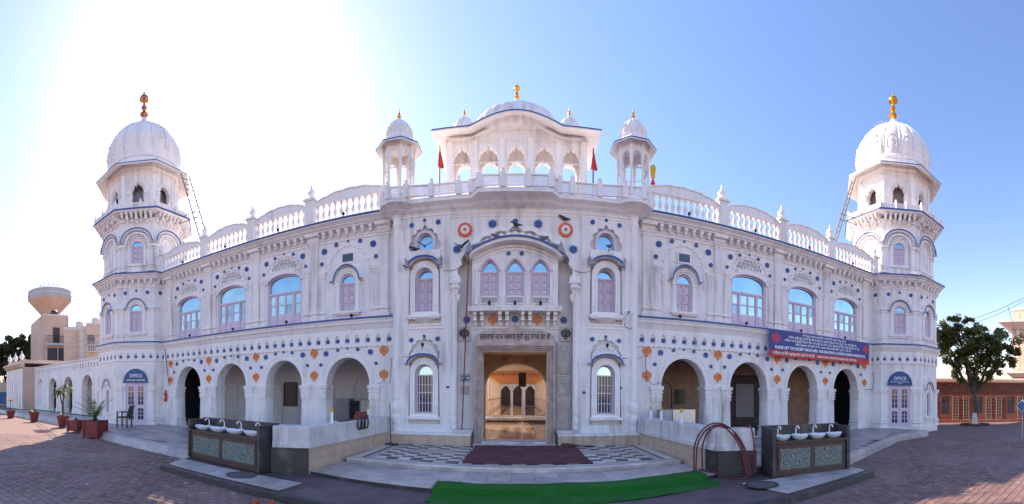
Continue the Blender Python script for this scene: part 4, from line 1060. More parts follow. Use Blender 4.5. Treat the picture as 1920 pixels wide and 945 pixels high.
# inscribed slabs on the right jamb, notices on the left jamb
for z0, z1, k in ((2.27, 3.20, 0), (1.62, 2.22, 1), (.62, 1.57, 2)):
    o_ = MB().box(1.26, 1.66, -.235, -.15, z0, z1).build('inscribed_slab', STONEL, g)
    if k != 1:
        oc_ = [(1.30, z0 + .05), (1.62, z0 + .05), (1.62, z1 - .30), (1.57, z1 - .26)] + [(1.46 + .11 * math.cos(a), z1 - .22 + .12 * math.sin(a)) for a in (0.2, .8, PI / 2, PI - .8, PI - .2)] + [(1.35, z1 - .26), (1.30, z1 - .30)]
    else: oc_ = [(1.34, z0 + .05), (1.58, z0 + .05), (1.60, z0 + .12), (1.63, z0 + .14), (1.63, z1 - .14), (1.60, z1 - .12), (1.58, z1 - .05), (1.34, z1 - .05), (1.32, z1 - .12), (1.29, z1 - .14), (1.29, z0 + .14), (1.32, z0 + .12)]
    q = MB(); q.band(oc_ + oc_[:1], .012, -.245, -.23)
    rr = random.Random(k)
    n = 9 if k != 1 else 2
    for i in range(n):
        zz = z0 + .13 + i * (.062 if k != 1 else .07) + (.14 if k == 1 else 0); x = 1.335
        while x < 1.57:
            wd = rr.uniform(.012, .04); q.box(x, min(1.59, x + wd), -.2385, -.23, zz, zz + .018); x += wd + .014
    q.build('inscription', GREYB, o_)
sg = MB().box(-1.62, -1.36, -.20, -.15, 2.02, 2.25).build('notice', SIGNB, g)
fr_ = MB(); frame_ring(fr_, -1.615, -1.365, 2.025, 2.245, .01, -.206, -.199); fr_.build('border', WHITEP, sg)
text('CCTV', .075, T(-1.49, -.203, 2.20), WHITEP, sg, bold=.002)
for dx in (-.06, .06): MB().prism([(-1.49 + dx - .045, 2.13), (-1.49 + dx + .045, 2.15), (-1.49 + dx + .04, 2.115), (-1.49 + dx, 2.08)], -.206, -.199).build('camera_symbol', WHITEP, sg)
MB().box(-1.62, -1.37, -.185, -.15, 1.62, 1.88).build('notice', STONE, g)
for x in (-1.95, 2.02, 3.12): MB().box(x - .045, x + .045, -.625, -.598, 1.80 if x < 0 else (1.66 if x < 2.5 else 1.80), 1.865 if x < 0 else (1.725 if x < 2.5 else 1.865)).build('number_plate', SIGNB, g)

# flaring cornice and balustrade terrace
def outline(d, b):
    cx_, cy_, r = 3.5, -.55, .12 + .95 * d
    yl = -.6 - .55 * d
    pts = []; dy = yl - cy_
    if r > abs(dy) + .001:
        a1 = math.atan2(dy, -math.sqrt(r * r - dy * dy)) if 0 else None
        ex = math.sqrt(r * r - dy * dy)
        aend = math.atan2(dy, -ex)                  # for the right bastion: meets the straight front on its inner side
    else: aend = -PI / 2; ex = 0
    a0 = math.radians(75)
    if aend > 0: aend -= 2 * PI
    for k in range(15):
        a = a0 + (aend - a0) * k / 14; pts.append((cx_ + r * math.cos(a), cy_ + r * math.sin(a)))
    pts += [(2.3, yl), (1.6, yl), (1.25, yl), (1.02, yl - b), (.35, yl - b)]
    return pts + [(-x, y) for x, y in pts[::-1]]
PRF = [(6.88, .0, 0), (6.90, .05, 0), (6.95, .05, 0), (6.97, .02, 0), (7.0, .06, .03), (7.03, .16, .10), (7.07, .25, .16), (7.10, .28, .18), (7.12, .25, .18), (7.16, .40, .26), (7.19, .47, .30), (7.20, .50, .32), (7.26, .50, .32), (7.275, .46, .31), (7.30, .46, .31), (7.34, .44, .30), (7.34, .05, 0.0)]
mb = MB(); rows = [outline(d, b) for z, d, b in PRF]; n = len(rows[0])
V = [(x, y, PRF[j][0]) for j, r_ in enumerate(rows) for x, y in r_]
F = [(j * n + i, j * n + i + 1, (j + 1) * n + i + 1, (j + 1) * n + i) for j in range(len(rows) - 1) for i in range(n - 1)]
mb.add(V, F); mb.build('flaring_cornice', WHITE2, g, 30)
bd = MB()
for z, d, b, sp_, r_ in ((6.965, .055, 0, .07, .024), (7.13, .30, .20, .07, .02), (7.30, .47, .315, .06, .018)):
    ol = outline(d, b)
    for p, q in zip(ol, ol[1:]):
        L = math.hypot(q[0] - p[0], q[1] - p[1]); k = max(1, round(L / sp_))
        for i in range(k):
            u = (i + .5) / k; bd.lathe([(r_ * .4, z - r_ * 1.2), (r_, z - r_ * .3), (r_ * .8, z + r_)], 5, (p[0] + (q[0] - p[0]) * u, p[1] + (q[1] - p[1]) * u))
bd.build('bead_moulding', WHITE2, g)['kind'] = 'stuff'
ol = outline(.42, .29); half = ol[:20]
nodes = [half[0], half[5], half[9], half[13], (2.42, half[15][1]), (1.62, half[15][1]), (1.24, half[15][1]), (1.0, half[19][1]), (.345, half[19][1])]
nodes = nodes + [(-x, y) for x, y in nodes[::-1]]
for i, (x, y) in enumerate(nodes):
    p = MB(); big = abs(x) < 1.3; wd = .075 if not big else .085
    p.box(x - wd, x + wd, y - wd, y + wd, 7.34, 7.74); p.lathe([(.05, 7.74), (.035, 7.76), (.06, 7.79), (.07, 7.83), (.05, 7.87), (.0, 7.89)], 10, (x, y)); p.build('balustrade_post', WHITE2, g)
for p, q in zip(nodes, nodes[1:]):
    d = Vector((q[0] - p[0], q[1] - p[1])); L = d.length; d.normalize()
    a = (p[0] + d.x * .07, p[1] + d.y * .07); b = (q[0] - d.x * .07, q[1] - d.y * .07)
    jali_rail(g, a, b, 7.37, 7.70, .075, .024)

# ================================================================ ROOF PAVILION
pv = thing('roof_pavilion', 'white arched roof pavilion with curved eave and wide dome on the gatehouse', 'pavilion', (0, 2.3, 7.25))
def zeave(x):
    a = abs(x)
    return 10.70 + (.47 * (math.cos(PI * a / 1.58) * .5 + .5) ** .5 if a < 1.58 else 0)
PX = [-2.9, -2.6, -2.3, -2.0, -1.8] + [-1.62 + 3.24 * i / 36 for i in range(37)] + [1.8, 2.0, 2.3, 2.6, 2.9]
ops = [(-1.95, .33), (-1.0, .37), (0, .34), (1.0, .37), (1.95, .33)]
for y0, nm in ((1.90, 'front_arcade'), (2.82, 'rear_arcade')):
    topz = [(x, zeave(x) + .12) for x in PX if abs(x) <= 2.42]
    MB().prism([(-2.45, 7.25), (2.45, 7.25), (2.45, 10.82)] + topz[::-1] + [(-2.45, 10.82)], y0, y0 + .20, [arch(x, hw, 7.45, 9.85, 10.38, 30, 'cusp', 7, .07) for x, hw in ops]).build(nm, WHITE, pv)
for s in (-1, 1):
    MB(T(s * 2.45, 2.46, 0) @ Matrix.Rotation(PI / 2, 4, 'Z')).prism([(-.36, 7.25), (.36, 7.25), (.36, 10.8), (-.36, 10.8)], -.10, .10, [arch(0, .24, 7.45, 9.85, 10.3, 24, 'cusp', 5, .1)]).build('side_arcade', WHITE, pv)
for x in (-2.36, -1.48, -.5, .5, 1.48, 2.36):
    q = MB(); q.box(x - .09, x + .09, 1.84, 1.899, 7.3, 10.62); q.box(x - .12, x + .12, 1.82, 1.899, 9.70, 9.80); q.box(x - .11, x + .11, 1.83, 1.899, 9.58, 9.64); q.box(x - .13, x + .13, 1.80, 1.899, 7.3, 7.6); q.build('pilaster', WHITE2, pv)
for x, hw in ops:
    q = MB(); frame_ring(q, x - hw - .05, x + hw + .05, 9.80, 10.52, .02, 1.88, 1.902); q.build('moulding', WHITE2, pv)
for x, hw in ((-.98, .40), (0, .38), (.98, .40)):
    q = MB(); frame_ring(q, x - hw, x + hw, 10.56, 10.66, .02, 1.885, 1.902)
    if x == 0: q.lathe([(.10, 0), (.12, .02), (.04, .04)], 12) if 0 else q.prism([(x + .10 * math.cos(a), 10.86 + .10 * math.sin(a)) for a in [2 * PI * k / 14 for k in range(14)]], 1.87, 1.902)
    q.build('moulding', WHITE2, pv)
def eave_strip(name, ys, zs, th, material, parent):
    mb = MB(); V = []; F = []; m = len(PX)
    for x in PX:
        for (y, dz) in zip(ys, zs): V.append((x if y not in (0,) else x, y, zeave(x) + dz))
        for (y, dz) in list(zip(ys, zs))[::-1]: V.append((x, y, zeave(x) + dz - th))
    k = 2 * len(ys)
    for i in range(m - 1):
        for j in range(k): F.append((i * k + j, i * k + (j + 1) % k, (i + 1) * k + (j + 1) % k, (i + 1) * k + j))
    F += [tuple(range(k)), tuple((m - 1) * k + j for j in range(k - 1, -1, -1))]
    mb.add(V, F); return mb.build(name, material, parent, 40)
eave_strip('curved_eave', (1.22, 1.95, 2.95, 3.60), (.0, .22, .22, .0), .06, WHITE2, pv)
eave_strip('blue_trim', (1.20, 1.24), (.012, .012), .032, BLUE, pv)
MB().band([(x, zeave(x) - .03) for x in PX if abs(x) < 2.5], .05, 1.80, 1.90).build('cornice', WHITE2, pv)
for s in (-1, 1):
    MB().add([(s * 2.9, 1.22, 10.70), (s * 2.9, 3.6, 10.70), (s * 2.45, 2.95, 10.93), (s * 2.45, 1.95, 10.93), (s * 2.9, 1.22, 10.64), (s * 2.9, 3.6, 10.64), (s * 2.45, 2.95, 10.86), (s * 2.45, 1.95, 10.86)],
             [(0, 1, 2, 3), (4, 7, 6, 5), (0, 4, 5, 1), (3, 2, 6, 7)]).build('side_eave', WHITE2, pv)
dm = MB().lathe(dome_prof(10.95, 12.20, 1.58), 96, (0, 2.5), 0, 28, .05, .62).build('dome', WHITE, pv, 35)
MB().lathe([(.10, 12.13), (.22, 12.21), (.16, 12.30), (.09, 12.38), (.08, 12.46)], 12, (0, 2.5)).build('neck', WHITE2, dm, 40)
MB().lathe(finial_prof(12.44, .62, .105), 14, (0, 2.5)).build('finial', GOLD, dm, 40)
for s in (-1, 1):
    d2 = MB().lathe(dome_prof(10.95, 11.82, .44), 64, (s * 1.93, 2.42), 0, 16, .05).build('small_dome', WHITE, pv, 35)
    MB().lathe([(.05, 11.80), (.09, 11.84), (.05, 11.90)], 10, (s * 1.93, 2.42)).build('neck', WHITE2, d2, 40)
    MB().lathe(spike_prof(11.89, .36, .065), 12, (s * 1.93, 2.42)).build('finial', GOLD, d2, 40)

# ================================================================ CORNER KIOSKS
def kiosk(s, label):
    c = (s * 3.5, -.55); k = thing('roof_kiosk', label, 'kiosk', (c[0], c[1], 7.34), 'domed kiosks on the gatehouse corners')
    a = .42; sd_ = 2 * a * math.tan(PI / 8)
    MB().octo([(.47, 7.33), (.47, 7.42), (.44, 7.46), (.0, 7.47)], c).build('base', WHITE2, k)
    for i in range(8):
        ph = i * PI / 4
        M = Matrix.Translation((c[0], c[1], 0)) @ Matrix.Rotation(ph, 4, 'Z') @ Matrix.Translation((0, -a, 0))
        MB(M).prism(rect(-sd_ / 2, sd_ / 2, 8.30, 9.12), -.015, .05, [arch(0, sd_ / 2 - .035, 8.301, 8.60, 8.80, 18, 'cusp', 5, .12)]).build('arch_plate', WHITE, k)
        q = MB(M); frame_ring(q, -sd_ / 2 + .03, sd_ / 2 - .03, 8.84, 9.06, .012, -.024, -.013); q.build('moulding', WHITE2, k)
        vx = c[0] + a / math.cos(PI / 8) * math.cos(ph + PI / 8); vy = c[1] + a / math.cos(PI / 8) * math.sin(ph + PI / 8)
        MB().lathe([(.055, 7.46), (.06, 7.52), (.04, 7.56), (.055, 7.62), (.042, 7.68), (.034, 8.45), (.05, 8.49), (.036, 8.53), (.055, 8.60), (.05, 8.66), (.045, 9.1)], 8, (vx, vy)).build('column', WHITE2, k, 40)
    MB().octo([(.40, 9.02), (.46, 9.06), (.46, 9.10), (.42, 9.13), (.0, 9.135)], c).build('cornice', WHITE2, k)
    MB().octo([(.44, 9.125), (.64, 8.955), (.655, 8.962), (.655, 8.99), (.45, 9.20), (.40, 9.26), (.0, 9.27)], c).build('eave', WHITE2, k)
    MB().octo([(.648, 8.992), (.662, 8.992), (.662, 9.022), (.640, 9.022), (.62, 9.01)], c, True).build('blue_trim', BLUE, k)
    d = MB().lathe(dome_prof(9.24, 9.92, .415), 80, c, 0, 16, .055).build('dome', WHITE, k, 35)
    leafy_ring(d, c, .405, 9.40, 16, .13, .16)
    MB().lathe([(.40, 9.26), (.425, 9.29), (.425, 9.33), (.40, 9.35)], 32, c).build('collar', WHITE2, d, 40)
    MB().lathe([(.10, 9.88), (.13, 9.92), (.07, 9.96), (.04, 10.0)], 12, c).build('neck', WHITE2, d, 40)
    MB().lathe(spike_prof(9.98, .34, .068), 12, c).build('finial', GOLD, d, 40)
kiosk(-1, 'small domed kiosk on the gatehouse corner nearest the caretaker office')
kiosk(1, 'small domed kiosk on the gatehouse corner beside the yellow lantern')

# ================================================================ PASSAGE AND COVERED WALK BEHIND THE GATE
ps = thing('covered_walk', 'covered walk with orange beams seen through the doorway', 'walkway', (0, 12, .22))
MB().box(-1.6, 1.6, .16, 8.6, .10, .225).build('passage_floor', WET, ps)
for s in (-1, 1): MB().box(min(s * 1.32, s * 1.5), max(s * 1.32, s * 1.5), .152, 3.2, .2, 3.25).build('passage_wall', CREAM, ps)
MB().box(-1.5, 1.5, .152, 3.2, 3.12, 3.3).build('passage_ceiling', CREAM, ps)
MB().prism(rect(-3.4, 3.4, .2, 3.24), 3.2, 3.45, [arch(0, 1.18, .21, 1.85, 2.80, 24)]).build('inner_arch', CREAM, ps)
MB().box(-1.9, 1.9, 3.46, 8.25, 2.86, 2.98).build('passage_ceiling', CREAM, ps)
q = MB(); archivolt(q, 0, 1.18, 1.85, 2.80, .04, 3.17, 3.2); q.build('archivolt', WHITE2, ps)
for s in (-1, 1): khanda(ps, s * .42, 3.195, 2.97, .24)
for k in range(3): MB().box(-1.75, 1.75, 7.8 + k * .32, 8.12 + k * .32 if k < 2 else 25, .20, .325 + k * .105).build('step', MARBLEC if k else DBROWN, ps)
MB().box(-1.7, 1.7, 8.5, 25, .536, .552).build('walk_floor', WET, ps)
for s in (-1, 1):
    for k in range(7):
        y = 8.8 + k * 2.6
        MB().box(s * 1.62 - .07, s * 1.62 + .07, y - .07, y + .07, .55, 2.75).build('post', CREAM, ps)
        MB().box(s * 1.62 - .2, s * 1.62 + .2, y - .03, y + .03, 2.5, 2.62).build('bracket', YELC, ps)
        if k < 6:
            p = MB(); p.box(s * 1.62 - .03, s * 1.62 + .03, y + .09, y + 2.51, 1.28, 1.36); p.box(s * 1.62 - .03, s * 1.62 + .03, y + .09, y + 2.51, .62, .68)
            for i in range(14): p.box(s * 1.62 - .012, s * 1.62 + .012, y + .2 + i * .17, y + .23 + i * .17, .68, 1.28)
            p.build('railing', TILEB, ps)
for k in range(16):
    MB().box(-1.75, 1.75, 8.3 + k * 1.05, 8.42 + k * 1.05, 2.60, 2.76).build('beam', BEAM, ps)
MB().box(-1.85, 1.85, 8.2, 25, 2.76, 2.86).build('roof', CREAM, ps)
MB().prism(rect(-6, 6, .2, 3.6), 25, 25.3, [arch(x, .45, .56, 1.95, 2.45, 16, 'pointed') for x in (-1.15, 0, 1.15)]).build('end_wall', WHITE, ps)
for x in (-1.15, 0, 1.15): MB().box(x - .5, x + .5, 25.32, 25.4, .5, 2.5).build('door', DBROWN, ps)
yd = struct(MB().box(-14, 14, 6.52, 26, ZB, .19).build('inner_court', MARBLEC))
po = thing('sign_post', 'thin post with a dark board standing in the passage', 'sign post', (.28, 7.2, .225))
MB().lathe([(.16, .226), (.16, .25), (.03, .27)], 14, (.28, 7.2)).build('foot', STEEL, po); MB().lathe([(.022, .26), (.022, 2.72)], 8, (.28, 7.2)).build('pole', STEEL, po, 40); MB().box(.10, .46, 7.10, 7.17, 2.0, 2.70).build('board', DARK, po)

# ================================================================ CORNER TOWERS
TXC, TYC = 17.3, .4
COPPER = mat('weathered_copper', (0.50, 0.22, 0.12), 0.35, 0.15, 14, metal=0.8); LADM = mat('rusty_ladder_steel', (0.20, 0.15, 0.12), 0.6, 0.2, 10)
def tower(s, label, sub):
    c = (s * TXC, TYC); t = thing('corner_tower', label, 'tower', (c[0], c[1], ZT), 'octagonal domed corner towers')
    K = math.tan(PI / 8)
    def FM(k, a):                                     # k = 0 front face (-y), then towards the gatehouse
        ang = k * PI / 4 * (-s)
        return Matrix.Translation((c[0], c[1], 0)) @ Matrix.Rotation(ang, 4, 'Z') @ Matrix.Translation((0, -a, 0))
    # k: 0 = front, 1 = diagonal facing the forecourt, 2 = towards the wing, -1, -2 = outer side, 3.. back
    faces = (0, 1, 2, -1, -2, -3, 3, 4)
    MB().octo([(2.24, ZB - .1), (2.24, ZT + .02), (2.20, ZT + .05), (0, ZT + .05)], c).build('plinth', WHITE2, t)
    # ---- stage 1
    a = 2.2; sd_ = 2 * a * K; h = sd_ / 2
    for k in faces:
        M = FM(k, a); holes = []
        if k == 1: holes = [rect(-.50, .50, ZT + .01, 2.14)]
        if k in (0, -1): holes = [rect(-.15, .15, .62, 1.78)]
        MB(M).prism(rect(-h, h, ZT, 4.06), 0, .30, holes).build('wall', WHITE, t)
        if k in (0, 1, 2, -1):
            for x in bands(t, -h - .02, h + .02, M, zoff=.006): stud(t, x, 3.395, M)
            q = MB(M); wavy(q, [(.70, 1.95)] + arch_curve(0, .70, 2.3, 3.06, 24) + [(-.70, 1.95)], .035, .14, .02, -.018, .002)
            if k != 1:
                archivolt(q, 0, .50, 2.0, 2.58, .04, -.03, .002); archivolt(q, 0, .42, 1.95, 2.44, .05, -.045, .002)
            q.build('moulding', WHITE2, t)
        # corner pilaster pair with bulbous base
        if k in (0, 1, 2, -1):
            for dx in (-1, 1):
                x = dx * (h - .13); q = MB(M)
                q.box(x - .12, x + .12, -.05, .002, ZT, 1.92)
                for z0, z1, e in ((ZT, .22, .05), (.22, .26, .03), (.40, .44, .05), (.46, .52, .03), (.80, .83, .02), (1.76, 1.80, .03), (1.80, 1.90, .05), (1.90, 1.96, .07)):
                    q.box(x - .13 - e, x + .13 + e, -.06 - e, .001, z0, z1)
                q.tube([(x - .17, -.075, .35), (x + .17, -.075, .35)], .055, 8)
                q.build('pilaster', WHITE2, t)
        if k in (0, -1):
            q = MB(M); q.box(-.25, -.16, -.07, .0, .60, 1.9); q.box(.16, .25, -.07, .0, .60, 1.9); archivolt(q, 0, .20, 1.85, 2.08, .09, -.075, .001); q.box(-.30, .30, -.12, .0, .50, .60); q.prism(arch(0, .17, 1.78, 1.85, 2.06, 12), -.03, .0)
            q.build('window_surround', WHITE2, t); hood(t, 0, .33, 1.94, 2.33, M, -.17, .0, .12)
            f = MB(M).prism(rect(-.15, .15, .62, 1.78), .03, .08, [rect(-.12, .12, .65, 1.75)]).build('window', LILAC, t)
            MB(M).box(-.13, .13, .085, .10, .64, 1.76).build('pane', GLASSD, f)
        if k == 1:
            # half-round office sign over a glazed double door
            sgn = MB(M).prism([(-.62, 2.13), (.62, 2.13)] + [(.60 * math.cos(PI * i / 20), 2.16 + .64 * math.sin(PI * i / 20)) for i in range(21)], -.085, .0).build('office_sign', SIGNB, t)
            rim = MB(M); archivolt(rim, 0, .615, 2.16, 2.815, .05, -.06, .001); rim.build('rim', WHITE2, sgn)
            text('OFFICE', .225, M @ T(0, -.088, 2.46), WHITEP, sgn, width=.60, bold=.004)
            if s < 0: text(sub, .085, M @ T(0, -.088, 2.25), WHITEP, sgn, width=.92, bold=.003)
            else:
                text(sub, .05, M @ T(0, -.088, 2.305), WHITEP, sgn, width=.90, bold=.002); text('(PSGPC)', .05, M @ T(0, -.088, 2.235), WHITEP, sgn, width=.16, bold=.002)
            dr = MB(M); frame_ring(dr, -.52, .52, ZT + .002, 2.14, .045, -.03, .10); dr = dr.build('door', LILAC, t)
            for dx in (-1, 1):
                x0, x1 = (-.475, -.004) if dx < 0 else (.004, .475); e = .10
                up_ = [(x0 + e, 1.06), (x1 - e, 1.06)] + [(x1 - e, 1.90)] + [((x0 + x1) / 2 + ((x1 - x0) / 2 - e) * math.cos(PI * i / 8), 1.90 + .07 * math.sin(PI * i / 8)) for i in range(1, 8)] + [(x0 + e, 1.90)]
                dn_ = [(x0 + e, .34), (x1 - e, .34), (x1 - e, .84)] + [((x0 + x1) / 2 + ((x1 - x0) / 2 - e) * math.cos(PI * i / 8), .84 + .07 * math.sin(PI * i / 8)) for i in range(1, 8)] + [(x0 + e, .84)]
                lf = MB(M).prism(rect(x0, x1, ZT + .03, 2.085), .0, .045, [up_, dn_]).build('door_leaf', LILAC, dr)
                gl = MB(M); gl.prism(up_, .022, .03); gl.prism(dn_, .022, .03); gl.build('pane', GLASSD, dr)
                mu = MB(M); xm = (x0 + x1) / 2; mu.box(xm - .012, xm + .012, -.004, .02, .34, .9); mu.box(xm - .012, xm + .012, -.004, .02, 1.06, 1.96)
                for z in (.55, .72, 1.28, 1.49, 1.70): mu.box(x0 + e - .01, x1 - e + .01, -.003, .021, z - .012, z + .012)
                mu.build('muntin', LILAC, dr)
            MB(M).box(-.03, -.005, -.05, .0, 1.0, 1.14).build('handle', STEEL, dr)
    MB().octo([(2.18, 3.2), (2.18, 4.07), (0.0, 4.07)], c).build('floor_slab', WHITE, t)
    # ---- stage 2
    a = 2.16; sd_ = 2 * a * K; h = sd_ / 2
    for k in faces:
        M = FM(k, a); win = k in (0, 1, -1)
        MB(M).prism(rect(-h, h, 4.05, 7.15), 0, .3, [arch(0, .29, 4.58, 5.66, 5.95, 14)] if win else []).build('wall', WHITE, t)
        if k in (0, 1, 2, -1):
            q = MB(M); archivolt(q, 0, .66, 5.75, 6.40, .035, -.025, .002); frame_ring(q, -h + .12, h - .12, 5.0 if 0 else 5.7, 6.74, .015, -.012, .002)
            for dx in (-1, 1):
                x = dx * (h - .14); q.box(x - .12, x + .12, -.04, .002, 4.13, 5.86)
                for z0, z1, e in ((4.13, 4.24, .05), (4.36, 4.42, .04), (4.46, 4.50, .02), (5.62, 5.68, .03), (5.74, 5.88, .05)): q.box(x - .12 - e, x + .12 + e, -.05 - e, .001, z0, z1)
            q.build('moulding', WHITE2, t)
            L = M.translation
            for x, r in ((-.55, .105), (0, .065), (.55, .105)):
                p = M @ Vector((x, 0, 6.52 if abs(x) > .1 else 6.62)); medal(t, p.x, p.y, p.z, r, None, M.to_euler().z)
            n = 6
            for i in range(n):
                p = M @ Vector((-h + (i + .5) * sd_ / n, 0, 6.90)); inst('bracket', bracketm, t, p, M.to_euler().z, (1, 1, .9))
            rope(-h, h, -.30, 7.205, .075, M=M).build('rope_moulding', WHITE2, t)
        if win:
            shutter_window(t, 0, .28, 4.60, 5.62, 5.66, 5.94, .05, M)
            q = MB(M)
            for dw, yy in ((0, -.05), (.06, -.075), (.115, -.10)): archivolt(q, 0, .29 + dw, 5.66, 5.95 + dw, .055, yy, .002)
            for dx in (-1, 1): q.box(dx * .37 - .075, dx * .37 + .075, -.06, .002, 4.60, 5.64); q.box(dx * .37 - .095, dx * .37 + .095, -.08, .001, 5.56, 5.65); q.box(dx * .37 - .09, dx * .37 + .09, -.075, .0015, 4.60, 4.72)
            q.box(-.52, .52, -.12, .001, 4.50, 4.59); q.prism(scallop_edge(-.42, .42, 4.44, 4.50, .12, .03), -.08, .001); q.build('window_surround', WHITE2, t)
            hood(t, 0, .47, 5.72, 6.22, M, -.18, .0, .12)
    MB().octo([(2.17, 6.76), (2.20, 6.78), (2.20, 6.84), (2.23, 6.86), (2.23, 6.915), (2.17, 6.92)], c).build('architrave', WHITE2, t)
    MB().octo([(2.17, 7.115), (2.38, 7.12), (2.40, 7.16), (2.45, 7.18), (2.45, 7.23), (2.51, 7.28), (2.57, 7.31), (2.57, 7.345), (1.9, 7.62), (0, 7.62)], c).build('cornice', WHITE2, t)
    MB().octo([(2.55, 7.347), (2.61, 7.347), (2.61, 7.40), (2.2, 7.46), (2.2, 7.43)], c, True).build('blue_trim', BLUE, t)
    # ---- stage 3
    a = 1.97; sd_ = 2 * a * K; h = sd_ / 2
    for k in faces:
        M = FM(k, a); win = k in (1,)
        MB(M).prism(rect(-h, h, 7.35, 10.1), 0, .3, [arch(0, .27, 8.0, 8.88, 9.12, 14)] if win else []).build('wall', WHITE, t)
        if k in (0, 1, 2, -1, 3, -2):
            q = MB(M)
            for dw, yy, tk in ((.30, -.05, .05), (.40, -.09, .05), (.50, -.15, .09)): archivolt(q, 0, dw, 8.92, 9.0 + dw * .82, tk, yy, .002)
            for dx in (-1, 1):
                x = dx * (h - .13); q.box(x - .12, x + .12, -.05, .002, 7.6, 8.92)
                for z0, z1, e in ((7.6, 7.72, .05), (7.80, 7.85, .03), (7.9, 7.93, .02), (8.70, 8.75, .02), (8.80, 8.93, .05)): q.box(x - .12 - e, x + .12 + e, -.06 - e, .001, z0, z1)
                x = dx * .38; q.box(x - .05, x + .05, -.05, .002, 7.95, 8.9); q.box(x - .07, x + .07, -.07, .0015, 7.95, 8.03); q.box(x - .07, x + .07, -.07, .0015, 8.8, 8.9)
            q.box(-.48, .48, -.10, .001, 7.87, 7.95)
            frame_ring(q, -h + .10, h - .10, 9.62, 10.0, .015, -.012, .002)
            q.build('moulding', WHITE2, t)
            c0 = [(h + .03, 9.02)] + [(x, z) for x, z in arch_curve(0, h - .05, 9.06, 9.66, 20)] + [(-h - .03, 9.02)]
            bh = MB(M).band(c0, .045, -.26, -.22).build('blue_hood', BLUE, t); MB(M).band([(x, z - .005) for x, z in c0], .035, -.219, .0).build('hood_slab', WHITE2, bh)
            MB(M).band([(x * .98, z - .055) for x, z in c0[1:-1]], .065, -.22, .0).build('hood_soffit', WHITE2, t)
        if win: shutter_window(t, 0, .265, 8.0, 8.84, 8.88, 9.115, .05, M)
        # brackets under the balcony
        if k in (0, 1, 2, -1, 3, -2):
            for i in range(7):
                x = -h + (i + .5) * sd_ / 7; b = MB(M)
                big = i in (1, 3, 5)
                b.prism([(0, 0)] * 0 + [(x - .05, 10.02), (x + .05, 10.02), (x + .06, 10.38), (x - .06, 10.38)], -.12, .01)
                b.box(x - .055, x + .055, -.30, -.10, 10.16, 10.38); b.box(x - .05, x + .05, -.44, -.28, 10.27, 10.38)
                if big: b.lathe([(.01, 10.02), (.06, 10.08), (.085, 10.16), (.05, 10.24), (.07, 10.28)], 8, (x, -.30)); b.lathe([(.01, 9.90), (.05, 9.96), (.06, 10.03), (.04, 10.08)], 8, (x, -.10))
                else: b.lathe([(.01, 10.13), (.04, 10.18), (.05, 10.24), (.04, 10.28)], 8, (x, -.36))
                b.build('bracket', WHITE2, t)
    # ---- balcony
    MB().octo([(1.95, 10.0), (2.02, 10.04), (2.02, 10.10), (2.06, 10.15), (2.06, 10.2)], c).build('balcony_moulding', WHITE2, t)
    MB().octo([(2.0, 10.37), (2.46, 10.385), (2.50, 10.42), (2.50, 10.45), (2.0, 10.452), (0, 10.452)], c).build('balcony_floor', WHITE2, t)
    MB().octo([(2.49, 10.454), (2.545, 10.454), (2.545, 10.51), (2.40, 10.512), (2.40, 10.47)], c, True).build('blue_trim', BLUE, t)
    kk = 1 / math.cos(PI / 8)
    V8 = [(c[0] + 2.42 * kk * math.cos(PI / 8 + i * PI / 4), c[1] + 2.42 * kk * math.sin(PI / 8 + i * PI / 4)) for i in range(8)]
    for i in range(8):
        p, q = Vector(V8[i]), Vector(V8[(i + 1) % 8]); mid = (p + q) / 2
        if mid.y > c[1] + 1.5: continue
        for u in (0, .38, .62):
            x, y = p + (q - p) * u; b = MB(); b.box(x - .06, x + .06, y - .06, y + .06, 10.45, 10.84); b.lathe([(.045, 10.84), (.03, 10.86), (.05, 10.89), (.055, 10.92), (.03, 10.96), (.0, 10.97)], 8, (x, y)); b.build('balustrade_post', WHITE2, t)
        for u0, u1 in ((.035, .345), (.415, .585), (.655, .965)): 
            if u1 - u0 > .2:
                d = q - p; M = Matrix.Translation((p.x, p.y, 0)) @ Matrix.Rotation(math.atan2(d.y, d.x), 4, 'Z'); b = MB(M)
                b.box(u0 * d.length, u1 * d.length, -.035, .035, 10.50, 10.78); frame_ring(b, u0 * d.length + .04, u1 * d.length - .04, 10.55, 10.73, .015, -.05, -.034); frame_ring(b, u0 * d.length + .04, u1 * d.length - .04, 10.55, 10.73, .015, .034, .05); b.build('balustrade_panel', WHITE2, t)
            else: jali_rail(t, p + (q - p) * u0, p + (q - p) * u1, 10.50, 10.78, .07, .018)
    # ---- lantern
    a = 1.80; sd_ = 2 * a * K; h = sd_ / 2
    for k in faces:
        M = FM(k, a)
        MB(M).prism(rect(-h, h, 10.45, 13.06), 0, .22, [arch(0, .31, 10.80, 11.55, 12.02, 30, 'cusp', 5, .12)]).build('wall', WHITE, t)
        if k in (0, 1, 2, -1, 3, -2):
            q = MB(M); archivolt(q, 0, .40, 11.62, 12.12, .07, -.06, .002); archivolt(q, 0, .34, 11.60, 12.06, .05, -.035, .002); frame_ring(q, -h + .10, h - .10, 10.75, 12.45, .02, -.015, .002)
            for dx in (-1, 1):
                x = dx * (h - .05); q.box(x - .07, x + .07, -.03, .002, 10.46, 12.6); 
                for xx, z0, z1, e in ((dx * .42, 11.46, 11.52, .09), (dx * .42, 11.54, 11.64, .12)): q.box(xx - e, xx + e, -.06, .001, z0, z1)
            q.box(-h, h, -.03, .003, 12.50, 12.55); q.build('moulding', WHITE2, t)
    MB().octo([(1.3, 10.5), (1.3, 12.5), (0, 12.5)], c).build('lantern_shade_core', GREYB, t)  # grey core added inside so the lantern openings look dark
